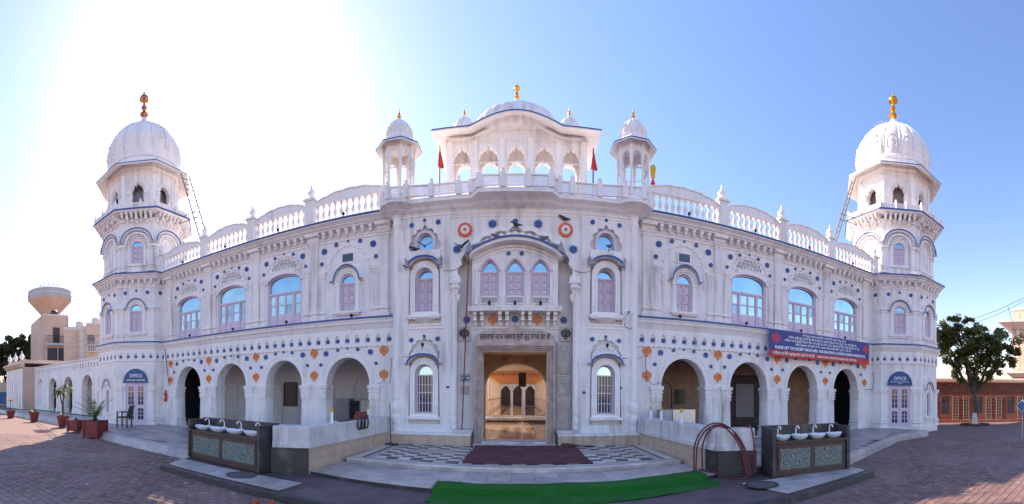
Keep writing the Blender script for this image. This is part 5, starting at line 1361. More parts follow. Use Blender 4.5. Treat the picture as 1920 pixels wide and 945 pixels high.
    MB().octo([(1.8, 12.70), (1.88, 12.76), (1.88, 12.82), (1.82, 12.86)], c).build('cornice', WHITE2, t)
    MB().octo([(1.80, 13.02), (2.36, 12.71), (2.40, 12.72), (2.40, 12.76), (1.9, 13.12), (1.85, 13.3), (0, 13.3)], c).build('eave', WHITE2, t)
    MB().octo([(2.39, 12.762), (2.412, 12.762), (2.412, 12.80), (2.36, 12.815), (2.32, 12.80)], c, True).build('blue_trim', BLUE, t)
    # ---- dome
    MB().lathe([(1.84, 12.9), (1.90, 13.1), (1.90, 13.24), (1.86, 13.28), (1.88, 13.34)], 48, c).build('drum', WHITE2, t, 30)
    d = MB().lathe(dome_prof(13.3, 15.98, 2.0), 128, c, 0, 16, .05).build('dome', WHITE, t, 35)
    leafy_ring(d, c, 1.965, 13.92, 16, .50, .50)
    MB().lathe([(1.86, 13.32), (1.96, 13.38), (1.96, 13.46), (1.93, 13.49)], 48, c).build('collar', WHITE2, d, 35)
    rb = MB()
    for i in range(16):
        aa = 2 * PI * i / 16
        rb.tube([(c[0] + (r * .975 + .0) * math.cos(aa), c[1] + (r * .975) * math.sin(aa), z) for r, z in dome_prof(13.3, 15.98, 2.0)[2:-1]], .035, 6)
    rb.build('rib', WHITE2, d, 40)
    cr_ = MB().lathe([(.28, 15.94), (.34, 16.02), (.24, 16.14), (.30, 16.20), (.18, 16.36), (.10, 16.50)], 16, c, 0).build('crown', WHITE2, d, 30)
    MB().lathe(finial_prof(16.44, 1.55, .235), 18, c).build('finial', GOLD if s > 0 else COPPER, d, 40)
    if 1:
        side = 1 if s < 0 else -1
        for i in range(7):
            r, z = dome_prof(13.3, 15.98, 2.0)[3 + i]; r2 = r + .10
            aa = math.radians(-8 if s < 0 else 188)
            cxm, cym = c[0] + (r + .02) * math.cos(aa), c[1] + (r + .02) * math.sin(aa)
            M = Matrix.Translation((cxm, cym, z)) @ Matrix.Rotation(aa + PI / 2, 4, 'Z')
            MB(M).tube([(.10 * math.cos(x) , -.16 * max(0, math.sin(x)) , 0.03) for x in [PI * j / 8 for j in range(9)]], .012, 5).build('rung', GREYM, d)
    return t
tower(-1, 'octagonal domed corner tower with the caretaker manager office sign', 'CARETAKER / MANAGER')
tower(1, 'octagonal domed corner tower beside the brick building and tree', 'Pakistan Sikh Gurdwara Parbandhak Committee')
def ladder(p0, p1, w_, label):
    p0, p1 = Vector(p0), Vector(p1); l = thing('ladder', label, 'ladder', p0, 'ladders leaning on the tower balconies')
    d = (p1 - p0); side = Vector((0, 1, 0)) * w_ / 2
    side = Vector((d.y, -d.x, 0)).normalized() * w_ / 2 if 0 else Vector((.35, .94, 0)).normalized() * w_ / 2
    for k in (-1, 1): MB().tube([p0 + side * k, p1 + side * k], .03, 6).build('rail', LADM, l)
    n = int(d.length / .32)
    for i in range(1, n): MB().tube([p0 + d * i / n - side, p0 + d * i / n + side], .02, 5).build('rung', LADM, l)
    return l
l1 = ladder((-12.75, 1.1, 7.34), (-14.75, 1.1, 12.62), .42, 'steel ladder leaning on the caretaker office tower')
l2 = ladder((12.95, 1.1, 7.34), (14.95, 1.1, 12.55), .42, 'steel ladder leaning on the tower beside the tree')
for l, s, z in ((l1, -1, 9.9), (l2, 1, 9.9)):
    q = MB(); q.tube([(s * 13.95, 1.1, z + .55), (s * 15.1, .9, z + .55)], .022, 5); q.tube([(s * 13.85, 1.1, z + .25), (s * 15.1, .9, z + .25)], .022, 5); q.tube([(s * 14.4, 1.03, z + .25), (s * 14.4, 1.03, z + .55)], .022, 5); q.build('brace', LADM, l)

# ================================================================ LEFT ANNEXE AND BACKGROUND
ax = thing('annexe', 'low white arcaded annexe beyond the caretaker office tower', 'building', (-27.8, .6, ZT))
AY = .5
ac = [-24.1, -27.25, -30.35, -33.3]
AX0, AX1 = -35.0, -19.2
MB().prism(rect(AX0, AX1, ZT, 3.35), AY, AY + .4, [arch(x, .80, ZT + .012, 2.05, 2.88, 20) for x in ac]).build('wall', WHITE, ax)
nn = int((AX1 - AX0) / .42)
MB().prism(rect(AX0, AX1, 3.34, 3.86), AY - .03, AY + .35, [arch(AX0 + (k + .5) * .42, .10, 3.40, 3.62, 3.74, 8, 'pointed') for k in range(nn)]).build('niche_band', WHITE2, ax)
MB().prof([(AY, 3.86), (AY - .08, 3.87), (AY - .15, 3.95), (AY - .15, 4.0), (AY + .3, 4.0)], AX0, AX1).build('cornice', WHITE2, ax)
for x in ac:
    q = MB(); archivolt(q, x, .80, 2.05, 2.88, .10, AY - .03, AY + .01); archivolt(q, x, 1.02, 2.05, 3.12, .025, AY - .02, AY + .01)
    for dx in (-1, 1):
        q.box(x + dx * .93 - .12, x + dx * .93 + .12, AY - .05, AY + .41, ZT, 1.9); q.box(x + dx * .93 - .16, x + dx * .93 + .16, AY - .09, AY + .43, 1.9, 2.06); q.box(x + dx * .93 - .16, x + dx * .93 + .16, AY - .09, AY + .42, ZT, .42)
    q.build('archivolt', WHITE2, ax)
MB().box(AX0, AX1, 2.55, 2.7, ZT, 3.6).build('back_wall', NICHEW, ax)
MB().box(AX0, AX1, AY + .1, 2.9, 3.62, 3.95).build('roof', WHITE, ax)
MB().box(-27.0, -26.1, 2.48, 2.545, ZT, 2.1).build('door', REDD, ax); MB().box(-31.2, -30.2, 2.48, 2.545, ZT, 2.1).build('door', DARK, ax)
MB().prism(arch(ac[3], .79, ZT + .013, 2.05, 2.87, 16), AY + .30, AY + .35).build('closed_arch', WHITE, ax)

pb = thing('pilastered_house', 'low cream house with white pilasters and parapet urns beyond the annexe', 'building', (-37.8, -1, ZB))
MB().box(-40.6, -35.05, -.6, 6, ZB, 4.05).build('wall', CREAMB, pb)
for k in range(7): MB().box(-40.5 + k * .8, -39.95 + k * .8, -.68, -.6, ZB, 3.9).build('pilaster', WHITE, pb)
MB().prof([(-.6, 3.95), (-.85, 4.1), (-.85, 4.2), (-1.0, 4.3), (-1.0, 4.42), (-.5, 4.6), (-.5, 3.95)], -40.8, -34.9).build('cornice', CREAMB, pb)
MB().box(-40.6, -35.05, -.5, 6, 4.42, 4.75).build('parapet', CREAMB, pb)
for x in (-40.3, -38.3, -36.2): inst('urn', urnm, pb, (x, -.35, 4.75), scale=(1.9, 1.9, 1.9))

def house(name, label, M, wd, dp, ht, material, cat='building'):
    p = M.translation; h = thing(name, label, cat, p)
    MB(M).box(-wd / 2, wd / 2, 0, dp, 0, ht).build('wall', material, h)
    return h
def at(px, r): 
    t = (px - 960) / 740 - .0187
    return Vector((CX + r * math.sin(t), CY + r * math.cos(t), ZB)), -t
def face(px, r, turn=0.0):
    p, rz = at(px, r); return Matrix.Translation(p) @ Matrix.Rotation(rz + turn, 4, 'Z')
M = face(104, 52, .25); bA = house('apartment_block', 'cream apartment block with glazed balcony below the water tower', M, 3.6, 8, 12.0, CREAMB)
MB(M).box(-1.3, 1.9, -.5, .0, 8.0, 8.3).build('balcony_floor', CREAMW, bA); MB(M).box(-.35, .55, -.06, -.001, 8.3, 10.4).build('door', DBROWN, bA)
q = MB(M); q.box(-1.3, 1.9, -.48, -.44, 9.2, 9.26)
for k in range(12): q.box(-1.28 + k * .28, -1.25 + k * .28, -.48, -.45, 8.3, 9.2)
q.build('balcony_rail', BLACK, bA)
MB(M).box(-1.1, 1.7, -.05, -.001, 5.0, 7.7).build('window', GLASSD, bA)
for x in (-1.2, .3, 1.75): MB(M).box(x - .05, x + .05, -.09, -.051, 5.0, 7.7).build('window_frame', CREAMW, bA)
MB(M).box(-1.7, 1.9, -.2, .2, 4.4, 4.8).build('ledge', CREAMW, bA)
M = face(139, 46, -.35); bB = house('apartment_block', 'plain cream wing of the apartments with stepped sloping top', M, 2.6, 8, 9.4, CREAMB)
MB(M).box(-1.32, 1.32, -.06, .0, 9.1, 9.45).build('coping', CREAMW, bB)
M = face(157, 44, .0); bC = house('apartment_block', 'narrow white stair bay of the apartments', M, 1.0, 7, 9.0, CREAMW)
MB(M).box(-.52, .52, -.05, .0, 8.8, 9.05).build('coping', CREAMW, bC)
M = face(180, 43, .1); bD = house('apartment_block', 'cream apartment block with balcony openings next to the tower', M, 2.2, 7, 9.3, CREAMB)
for z in (4.6, 7.2):
    MB(M).box(-.95, -.15, -.05, -.001, z - .9, z + .9).build('window', GLASSD, bD); MB(M).box(-1.0, .0, -.35, .0, z - 1.0, z - .9).build('balcony_floor', CREAMW, bD)
    q = MB(M); q.box(-1.0, .0, -.35, -.32, z - .25, z - .2)
    for k in range(6): q.box(-1.0 + k * .19, -.97 + k * .19, -.35, -.33, z - .9, z - .2)
    q.build('balcony_rail', WHITE, bD)
# water tower
p, rz = at(93, 72); wt = thing('water_tower', 'concrete funnel-shaped water tower above the apartments', 'water tower', p)
c2 = (p.x, p.y); zz = lambda py: EYE + (737 - py) / 740 * 72
MB().lathe([(1.75, ZB), (1.7, zz(600)), (1.55, zz(592)), (1.6, zz(590))], 24, c2).build('shaft', CREAMB, wt, 40)
MB().lathe([(1.5, zz(593)), (3.95, zz(566)), (4.0, zz(565))], 36, c2).build('funnel', CREAMB, wt, 40)
MB().lathe([(3.98, zz(565.5)), (4.02, zz(563)), (3.98, zz(549)), (3.2, zz(545)), (1.6, zz(542.5)), (0, zz(542))], 36, c2).build('tank', CONC, wt, 40)
q = MB()
for k in range(12):
    aa = 2 * PI * k / 12; q.tube([(c2[0] + 1.8 * math.cos(aa), c2[1] + 1.8 * math.sin(aa), zz(545)), (c2[0] + 1.8 * math.cos(aa), c2[1] + 1.8 * math.sin(aa), zz(535))], .05, 4)
for z in (zz(535.5), zz(539)): q.tube([(c2[0] + 1.8 * math.cos(2 * PI * k / 24), c2[1] + 1.8 * math.sin(2 * PI * k / 24), z) for k in range(25)], .05, 4)
q.build('railing', GREYM, wt)
q = MB()
for k in (-.2, .2): q.tube([(c2[0] + 1.85 * math.cos(-.8) + k * .7, c2[1] + 1.85 * math.sin(-.8) + k * .7, 3), (c2[0] + 1.75 * math.cos(-.8) + k * .7, c2[1] + 1.75 * math.sin(-.8) + k * .7, zz(592))], .05, 4)
q.build('access_ladder', GREYM, wt)
for k in range(3): MB().tube([(c2[0] + 1.9 * math.cos(-1.3 + k * .12), c2[1] + 1.9 * math.sin(-1.3 + k * .12), ZB), (c2[0] + 1.8 * math.cos(-1.3 + k * .12), c2[1] + 1.8 * math.sin(-1.3 + k * .12), zz(594))], .07, 5).build('pipe', GREYM, wt)
MB().lathe([(4.03, zz(558)), (4.06, zz(557)), (4.03, zz(556))], 36, c2, cap=False).build('tank_band', CREAMW, wt)
for bld, Mx, hh_, ww in ((bA, face(104, 52, .25), 12.0, 1.6), (bB, face(139, 46, -.35), 9.4, 1.15), (bD, face(180, 43, .1), 9.3, .95)):
    MB(Mx).tube([(ww, -.08, 0), (ww, -.08, hh_ - .2)], .05, 5).build('downpipe', GREYM, bld); MB(Mx).box(-ww - .15, ww + .15, -.08, .0, hh_ - .12, hh_ + .12).build('parapet_band', CREAMW, bld)
    MB(Mx).lathe([(.45, hh_ + .12), (.5, hh_ + .2), (.5, hh_ + .8), (.3, hh_ + .95)], 12, (ww * .1, 1.5)).build('roof_tank', BLACK if bld is bA else CREAMW, bld)
    MB(Mx).box(-ww * .6, -ww * .6 + .5, -.35, -.01, hh_ * .40, hh_ * .40 + .4).build('air_conditioner', CREAMW, bld)
# far low houses on the left
M = face(14, 60, -.1); fh = house('far_house', 'low cream house with blue shutter at the far left edge', M, 5.0, 6, 3.4, CREAMB)
MB(M).box(-1.6, .3, -.06, -.001, 0, 1.9).build('shutter', SIGNB, fh); MB(M).box(1.2, 1.9, -.06, -.001, .6, 2.0).build('window', GLASSD, fh)
q = MB(M)
for k in range(9): q.box(-2.5 + k * .57, -2.15 + k * .57, -.05, .2, 3.4, 3.75 + .15 * (k % 2))
q.build('parapet', CREAMB, fh)

# ---- trees
def leaf_cloud(mb, centre, rad, n, size, rng, tone=(.55, 1.3)):
    for _ in range(n):
        while 1:
            v = Vector((rng.uniform(-1, 1), rng.uniform(-1, 1), rng.uniform(-1, 1)))
            if .25 < v.length < 1: break
        p = Vector(centre) + Vector((v.x * rad[0], v.y * rad[1], v.z * rad[2]))
        d = Vector((rng.uniform(-1, 1), rng.uniform(-1, 1), rng.uniform(-1, .5))).normalized(); u = d.orthogonal().normalized() * size * rng.uniform(.28, .45)
        L = size * rng.uniform(.7, 1.3); g_ = rng.uniform(*tone); mb.ct = (g_ * rng.uniform(.9, 1.25), g_, g_ * rng.uniform(.7, 1.1))
        a, b = p, p + d * L
        mb.add([a, a + d * L * .5 + u, b, a + d * L * .5 - u], [(0, 1, 2, 3)])
def tree(name, label, base, trunk, limbs, clumps, size, n, mt, seed, wash=0):
    rng = random.Random(seed); t = thing(name, label, 'tree', base)
    tk = MB().tube(trunk, limbs[0][1] * 1.25, 10, limbs[0][1]); tko = tk.build('trunk', BARK, t, 40)
    if wash: MB().lathe([(limbs[0][1] * 1.45, base[2]), (limbs[0][1] * 1.30, base[2] + wash)], 12, (trunk[0][0], trunk[0][1])).build('whitewash_band', WASH, tko, 40)
    for pts, r in limbs: MB().tube(pts, r, 7, r * .3).build('limb', BARK, t, 40)
    mb = MB()
    for (cx, cy, cz, rx, rz_, k) in clumps:
        for _ in range(k):
            q = (cx + rng.gauss(0, rx * .45), cy + rng.gauss(0, rx * .45), cz + rng.gauss(0, rz_ * .45))
            r = rng.uniform(.26, .52) * rx; leaf_cloud(mb, q, (r, r, r * .75), n, size, rng)
    mb.build('crown', mt, t)
    return t
p, _ = at(1828, 24.3); bx, by = p.x, p.y
lb = []
rg = random.Random(5)
dirx, diry = math.cos(-(1828 - 960) / 740 + .0187), math.sin(-(1828 - 960) / 740 + .0187)   # across the view
def off(u, w_, z): return (bx + u * dirx + w_ * diry * -1, by + u * diry + w_ * dirx, z)
for u, z in ((-1.9, 4.6), (-1.0, 5.6), (.2, 5.2), (1.2, 4.8), (2.1, 4.2), (-.6, 4.2)):
    lb.append(([off(-.05, 0, 1.75), off(u * .35, rg.uniform(-.3, .3), 2.6), off(u * .75, rg.uniform(-.6, .6), 2.6 + (z - 2.6) * .6), off(u, rg.uniform(-.8, .8), z)], .13))
cl = []
for u, z, r, k in ((-1.7, 5.6, 1.0, 13), (-1.9, 4.6, .95, 12), (-.9, 5.0, 1.0, 12), (-1.1, 6.3, .6, 6), (-.5, 6.5, .4, 3), (0, 4.8, .9, 10), (.9, 5.0, .9, 11), (1.8, 4.7, .85, 10), (2.2, 3.9, .6, 6), (.6, 3.9, .8, 8), (-.7, 3.8, .8, 8), (-1.6, 3.9, .7, 7), (.1, 3.2, .6, 6), (.4, 5.6, .7, 7), (-.3, 5.5, .8, 8), (1.3, 4.1, .8, 9), (-.2, 4.3, .9, 10), (-1.2, 3.2, .5, 4), (1.0, 3.0, .5, 4), (2.5, 4.6, .5, 5), (1.6, 5.5, .5, 5), (-2.3, 5.2, .6, 6), (1.4, 3.5, .55, 5), (.3, 2.5, .35, 2), (-.7, 2.5, .3, 2)):
    q = off(u, rg.uniform(-.5, .5), z); cl.append((*q, r, r * .85, k))
tree('shade_tree', 'bushy shade tree with whitewashed trunk before the brick building', (bx, by, ZB), [off(0, 0, ZB), off(.05, 0, .8), off(-.05, 0, 1.8)], lb, cl, .17, 110, LEAF, 3, .75)
struct(MB(T(bx, by, ZB)).lathe([(.95, 0), (.9, .10), (.7, .11), (.66, .04), (0, .045)], 16).build('tree_bed', SOIL))
p, _ = at(24, 68); bx2, by2 = p.x, p.y
ux, uy = math.cos(-(24 - 960) / 740 + .0187), math.sin(-(24 - 960) / 740 + .0187)
lb = [([(bx2, by2, 3), (bx2 + u * ux * .5, by2 + u * uy * .5, 6), (bx2 + u * ux, by2 + u * uy, z)], .25) for u, z in ((-2.5, 9), (0, 11.2), (2.2, 10), (3.2, 8))]
cl = [(bx2 + u * ux, by2 + u * uy, z, r, r * .85, k) for u, z, r, k in ((-3.5, 8.2, 1.9, 14), (-1.4, 9.2, 2.0, 16), (.6, 10.6, 1.5, 12), (2.6, 9.8, 1.2, 8), (3.6, 11.0, .8, 4), (1.6, 8.0, 2.0, 16), (3.2, 7.0, 1.3, 8), (-1.0, 6.5, 2.2, 18), (1.2, 5.2, 2.0, 14), (-3.4, 5.4, 2.0, 14), (2.8, 4.6, 1.2, 7), (-.6, 3.6, 1.8, 10))]
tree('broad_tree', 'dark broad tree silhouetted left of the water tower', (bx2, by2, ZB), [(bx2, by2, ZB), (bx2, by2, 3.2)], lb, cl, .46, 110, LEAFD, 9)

# ---- right side: brick building, cream building, blue-white building, cables
d = Vector((.597, -.803)); p0 = Vector((20.6, 5.4)); Lb = 22.0
M = Matrix.Translation((p0.x, p0.y, ZB)) @ Matrix.Rotation(math.atan2(d.y, d.x), 4, 'Z')
LATT = mat('tan_lattice', (.34, .22, .15), .7, .1, 8)
bb = thing('brick_building', 'long low red brick building with lattice doors behind the tree', 'building', (p0.x, p0.y, ZB))
# local +x runs along the wall, local -y faces the yard
wl = inst('wall', None, bb) if 0 else None
def local(name, mb_, material, parent):
    me = mb_.mesh(name, material); o = bpy.data.objects.new(name, me); COL.objects.link(o); o.parent = parent; o.rotation_euler = (0, 0, math.atan2(d.y, d.x)); WL[o.name] = WL[parent.name]; return o
ops_ = []
for k in range(9):
    x = .8 + k * 2.35
    ops_ += [rect(x, x + .55, .55, 1.75)]
local('wall', MB().prism(rect(0, Lb, 0, 2.72), 0, .4, ops_), BRICK, bb)
local('coping', MB().prof([(-.12, 2.72), (-.18, 2.78), (-.18, 2.95), (-.05, 3.05), (.5, 3.05), (.5, 2.72)], 0, Lb), CREAMB, bb)
local('plinth', MB().box(0, Lb, -.45, 0, -.02, .16), BRICK, bb)
for k in range(9):
    x = .8 + k * 2.35
    w_ = MB(); frame_ring(w_, x, x + .55, .55, 1.75, .05, .02, .10); wo = local('window', w_, DBROWN, bb)
    o = local('pane', MB().box(x + .03, x + .52, .12, .14, .58, 1.72), GLASSD, bb)
    for dx in (.75, 1.5):
        dd = MB(); x0 = x + dx; frame_ring(dd, x0, x0 + .42, .16, 1.75, .05, -.05, -.002)
        for z in range(7): dd.box(x0 + .05, x0 + .37, -.045, -.003, .34 + z * .2, .38 + z * .2)
        dd.box(x0 + .195, x0 + .225, -.04, -.004, .2, 1.7)
        local('lattice_door', dd, LATT, bb); local('door_board', MB().box(x0 + .02, x0 + .40, -.02, -.0015, .17, 1.74), DBROWN, bb)
M = face(1916, 34, -.15); rb_ = house('cream_building', 'tall cream corner building with white canopies at the right edge', M, 1.7, 6, 9.2, CREAMB)
MB(M).add([(-1.9, -1.0, 8.05), (2.0, -1.0, 8.05), (2.0, 6, 8.05), (-1.9, 6, 8.05), (-.9, -.1, 7.55), (.9, -.1, 7.55), (.9, 6, 7.55), (-.9, 6, 7.55), (-1.9, -1.0, 8.2), (2.0, -1.0, 8.2), (2.0, 6, 8.2), (-1.9, 6, 8.2)],
          [(0, 4, 5, 1), (0, 3, 7, 4), (1, 5, 6, 2), (8, 9, 10, 11), (0, 1, 9, 8), (0, 8, 11, 3), (1, 2, 10, 9)]).build('canopy', CREAMW, rb_)
MB(M).add([(-1.3, -.7, 3.75), (2.0, -.7, 3.75), (2.0, 6, 3.75), (-1.3, 6, 3.75), (-.9, -.1, 3.4), (.9, -.1, 3.4), (.9, 6, 3.4), (-.9, 6, 3.4), (-1.3, -.7, 3.88), (2.0, -.7, 3.88), (2.0, 6, 3.88), (-1.3, 6, 3.88)],
          [(0, 4, 5, 1), (0, 3, 7, 4), (1, 5, 6, 2), (8, 9, 10, 11), (0, 1, 9, 8), (0, 8, 11, 3), (1, 2, 10, 9)]).build('canopy', CREAMW, rb_)
for k in range(22): MB(M).box(-.45, -.22, -.05, .0, 4.2 + k * .22, 4.32 + k * .22).build('quoin', WHITE, rb_)
MB(M).box(-.9, .9, -.06, .05, 9.2, 9.4).build('coping', WHITE, rb_)
M = face(1896, 60, 0); wb = house('far_hall', 'distant white hall with blue windows above the brick building', M, 5.5, 6, 4.2, WHITE)
MB(M).box(-2.4, .3, -.05, -.001, 3.0, 3.7).build('window', SIGNB, wb); MB(M).box(.6, 1.2, -.05, -.001, 3.0, 3.6).build('window', SIGNB, wb); MB(M).box(1.5, 2.1, -.05, -.001, 3.0, 3.6).build('window', SIGNB, wb); MB(M).box(-2.75, 2.75, -.2, .2, 4.2, 4.45).build('coping', WHITE, wb)
ds = thing('diamond_sign', 'blue diamond sign on a post at the right edge', 'sign', (at(1917, 16.5)[0].x, at(1917, 16.5)[0].y, ZB))
M = face(1917, 16.5); MB(M @ T(0, 0, 1.37) @ Matrix.Rotation(PI / 4, 4, 'Y')).box(-.20, .20, -.02, .02, -.20, .20).build('panel', SIGNB, ds); MB(M).box(-.025, .025, .02, .05, 0, 1.5).build('post', GREYM, ds)
fr2 = MB(M @ T(0, 0, 1.37) @ Matrix.Rotation(PI / 4, 4, 'Y')); frame_ring(fr2, -.185, .185, -.185, .185, .014, -.026, -.019); fr2.build('border', WHITEP, ds)
def sag(a, b, s_, n=14):
    a, b = Vector(a), Vector(b); return [a + (b - a) * i / n - Vector((0, 0, s_ * 4 * (i / n) * (1 - i / n))) for i in range(n + 1)]
def pt(px, py, r):
    t = (px - 960) / 740 - .0187; return Vector((CX + r * math.sin(t), CY + r * math.cos(t), EYE + (740 + 3.4 * math.sin(t) - py) / 740 * r))
for a, b, lbl in ((pt(1800, 604, 32), pt(1960, 535, 30), 'upper overhead cable crossing above the shade tree'), (pt(1810, 610, 34), pt(1960, 540, 31), 'lower overhead cable crossing above the shade tree'), (pt(1890, 575, 33), pt(1912, 640, 33), 'steep drop cable beside the cream corner building')):
    tag(MB().tube(sag(a, b, .35), .022, 4).build('overhead_cable', BLACK), lbl, 'cable', 'overhead cables at the right')
for y1, y2, lbl in ((645, 628, 'upper wire strung from the apartments to the office tower'), (652, 640, 'lower wire strung from the apartments to the office tower')):
    tag(MB().tube(sag(pt(122, y1, 40), pt(188, y2, 22), .1), .02, 4).build('overhead_wire', BLACK), lbl, 'wire', 'wires at the apartments')

# ================================================================ LOW WALLS, WASH STANDS AND SMALL THINGS
def wall_seg(parent, A, B, th, z0, zc, zt, inner):
    """capped wall from A to B; tiles below, weathered white cap above"""
    A, B = Vector((*A, 0)), Vector((*B, 0)); d = B - A; L = d.length
    M = Matrix.Translation(A) @ Matrix.Rotation(math.atan2(d.y, d.x), 4, 'Z')
    return M, L
def low_wall(s, label):
    w_ = thing('low_wall', label, 'wall', (s * 3.9, -2.8, ZU), 'white capped walls flanking the steps')
    # run from gatehouse towards the camera
    A, B = Vector((s * 3.68, -.82)), Vector((s * 3.98, -5.02)); C = Vector((s * 4.72, -5.32))
    d = B - A; L = d.length; ang = math.atan2(d.y, d.x); M = Matrix.Translation((A.x, A.y, 0)) @ Matrix.Rotation(ang, 4, 'Z')
    sg = 1 if s > 0 else -1              # local +y for s>0 points away (left of direction)
    y0, y1 = (0, .34) if s > 0 else (-.34, 0)
    # tiles on the forecourt face
    nt_ = 9
    for k in range(nt_):
        for r in range(2):
            za, zb_ = (ZB, .27) if r == 0 else (.274, .50)
            MB(M).box(L * k / nt_ + .002, L * (k + 1) / nt_ - .002, y0 - .012 if s > 0 else y1, y0 if s > 0 else y1 + .012, za, zb_).build('wall_tile', TILEB if k < nt_ - 1 or s < 0 else GRANITE, w_)
    MB(M).box(0, L, y0, y1, ZB, .505).build('core', GRANITE, w_)
    yo0, yo1 = y0 - .05, y1 + .05
    MB(M).prof([(yo0 - .03, .51), (yo0 - .03, .60), (yo0, .63), (yo0, .93), (yo0 + .02, .95), (yo1 - .02, .95), (yo1, .93), (yo1, .51)], -.02, L + .06).build('cap', MARBLEC, w_)
    d2 = C - B; L2 = d2.length; M2 = Matrix.Translation((B.x, B.y, 0)) @ Matrix.Rotation(math.atan2(d2.y, d2.x), 4, 'Z')
    f0, f1 = (-.02, .34) if s > 0 else (-.34, .02)
    MB(M2).box(0, L2, f0, f1, ZB, .507).build('return_core', GRANITE, w_)
    MB(M2).prof([(f0 - .07, .512), (f0 - .07, .60), (f0 - .04, .63), (f0 - .04, .932), (f0 - .02, .952), (f1 + .02, .952), (f1 + .04, .932), (f1 + .04, .63), (f1 + .07, .60), (f1 + .07, .512)], -.03, L2 - .05).build('return_cap', MARBLEC, w_)
    return w_
low_wall(-1, 'white capped wall left of the steps, with beige tiled face')
low_wall(1, 'white capped wall right of the steps, with red hoses over it')

def wash_stand(A, B, label, s):
    A, B = Vector(A), Vector(B); d = B - A; L = d.length
    M = Matrix.Translation((A.x, A.y, 0)) @ Matrix.Rotation(math.atan2(d.y, d.x), 4, 'Z')    # local x along the front, +y to the back
    t = thing('wash_stand', label, 'wash stand', (A.x, A.y, ZP), 'stone wash stands in the forecourt')
    z0 = ZP + .033
    dp = .52
    MB(M).box(.07, L - .07, .03, dp, z0, .66).build('cabinet', WOODD, t)
    MB(M).box(.0, L, .0 - .02, dp, .662, .705).build('counter', GRANITE, t) if 0 else MB(M).box(.08, L - .08, -.03, dp, .662, .70).build('counter', GRANITE, t)
    for x in (0, L - .08): MB(M).box(x, x + .08, -.02, dp + .02, z0, .96).build('end_panel', GRANITE, t)
    MB(M).box(.08, L - .08, dp - .05, dp + .01, .705, .965).build('backsplash', GRANITE, t)
    MB(M).box(-.01, L + .01, dp - .07, dp + .04, .967, .99).build('coping', GRANITE, t)
    hx = (L - .16 - .30) / 2
    for k in range(2):
        x0 = .08 + .10 + k * (hx + .10); q = MB(M); frame_ring(q, x0 - .05, x0 + hx + .05, .08, .60, .05, .0, .032); f = q.build('door_frame', WOODD, t)
        MB(M).box(x0, x0 + hx, .015, .029, .13, .55).build('patterned_door', TURQ, f)
    n = 4
    for k in range(n):
        x = .08 + (L - .16) * (k + .5) / n; w_ = (L - .16) / n * .44
        b = MB(M @ T(x, .19, .70)); P = []
        V = []; F = []; N = 20; prof_ = [(.50, .0), (.80, .025), (.97, .06), (1.06, .088), (1.02, .094), (.92, .07), (.55, .03), (.0, .022)]
        for r, z in prof_:
            for i in range(N):
                aa = 2 * PI * i / N; lift = .03 * (math.cos(aa) ** 2) * (z / .12); V.append((r * w_ * math.cos(aa), r * .16 * math.sin(aa), z + lift))
        for j in range(len(prof_) - 1):
            for i in range(N): F.append((j * N + i, j * N + (i + 1) % N, (j + 1) * N + (i + 1) % N, (j + 1) * N + i))
        b.add(V, F); b.build('basin', PORC, t, 50)
        q = MB(M @ T(x + .02 * s, dp - .13, .70)); q.lathe([(.035, 0), (.035, .02), (.016, .025), (.016, .10)], 8)
        q.tube([(0, 0, .10), (0, 0, .20), (0, -.02, .25), (0, -.06, .28), (0, -.11, .27), (0, -.135, .22)], .015, 7)
        q.tube([(-.07, 0, .09), (.07, 0, .09)], .013, 6)
        for sx in (-1, 1): q.lathe([(.0, .065), (.025, .075), (.028, .095), (.0, .115)], 8, (sx * .075, 0))
        q.build('tap', PORC, t, 50)
    return t
wash_stand((-7.46, -5.16), (-4.78, -5.62), 'dark stone wash stand with four basins left of the steps', -1)
wash_stand((4.83, -5.72), (6.70, -6.08), 'dark stone wash stand with four basins right of the steps', 1)

# red hoses over the right wall
h = thing('hose', 'dark red hose looped over the right low wall', 'hose', (4.1, -4.9, ZL))
def loop(a, top, b, name='hose_loop'):
    a, top, b = map(Vector, (a, top, b)); pts = []
    for i in range(25):
        u = i / 24; k = math.sin(PI * u) ** .38
        p = a * (1 - u) + b * u; pts.append(Vector((p.x + (top.x - (a.x + b.x) / 2) * k, p.y + (top.y - (a.y + b.y) / 2) * k, p.z + (top.z - p.z) * k)))
    MB().tube(pts, .017, 7).build(name, HOSE, h, 60)
loop((3.72, -4.55, ZL + .02), (4.05, -4.92, 1.02), (4.45, -5.42, .02)); loop((3.64, -4.62, ZL + .02), (4.0, -4.95, 1.06), (4.50, -5.44, .04))
loop((3.80, -4.70, ZL + .02), (4.02, -5.0, 1.0), (4.42, -5.43, -.0)); loop((4.62, -5.43, .0), (4.60, -5.25, 1.0), (4.66, -5.0, .6))
MB().tube([(3.78, -4.60, ZL + .02), (3.95, -5.05, ZL + .02), (4.1, -5.25, ZP + .02), (4.35, -5.42, ZP + .02), (4.5, -5.45, .05)], .017, 7).build('hose_run', HOSE, h, 60)
MB().lathe([(.02, .95), (.02, 1.45), (.024, 1.46)], 8, (4.12, -4.98)).build('standpipe', STEEL, h, 40)
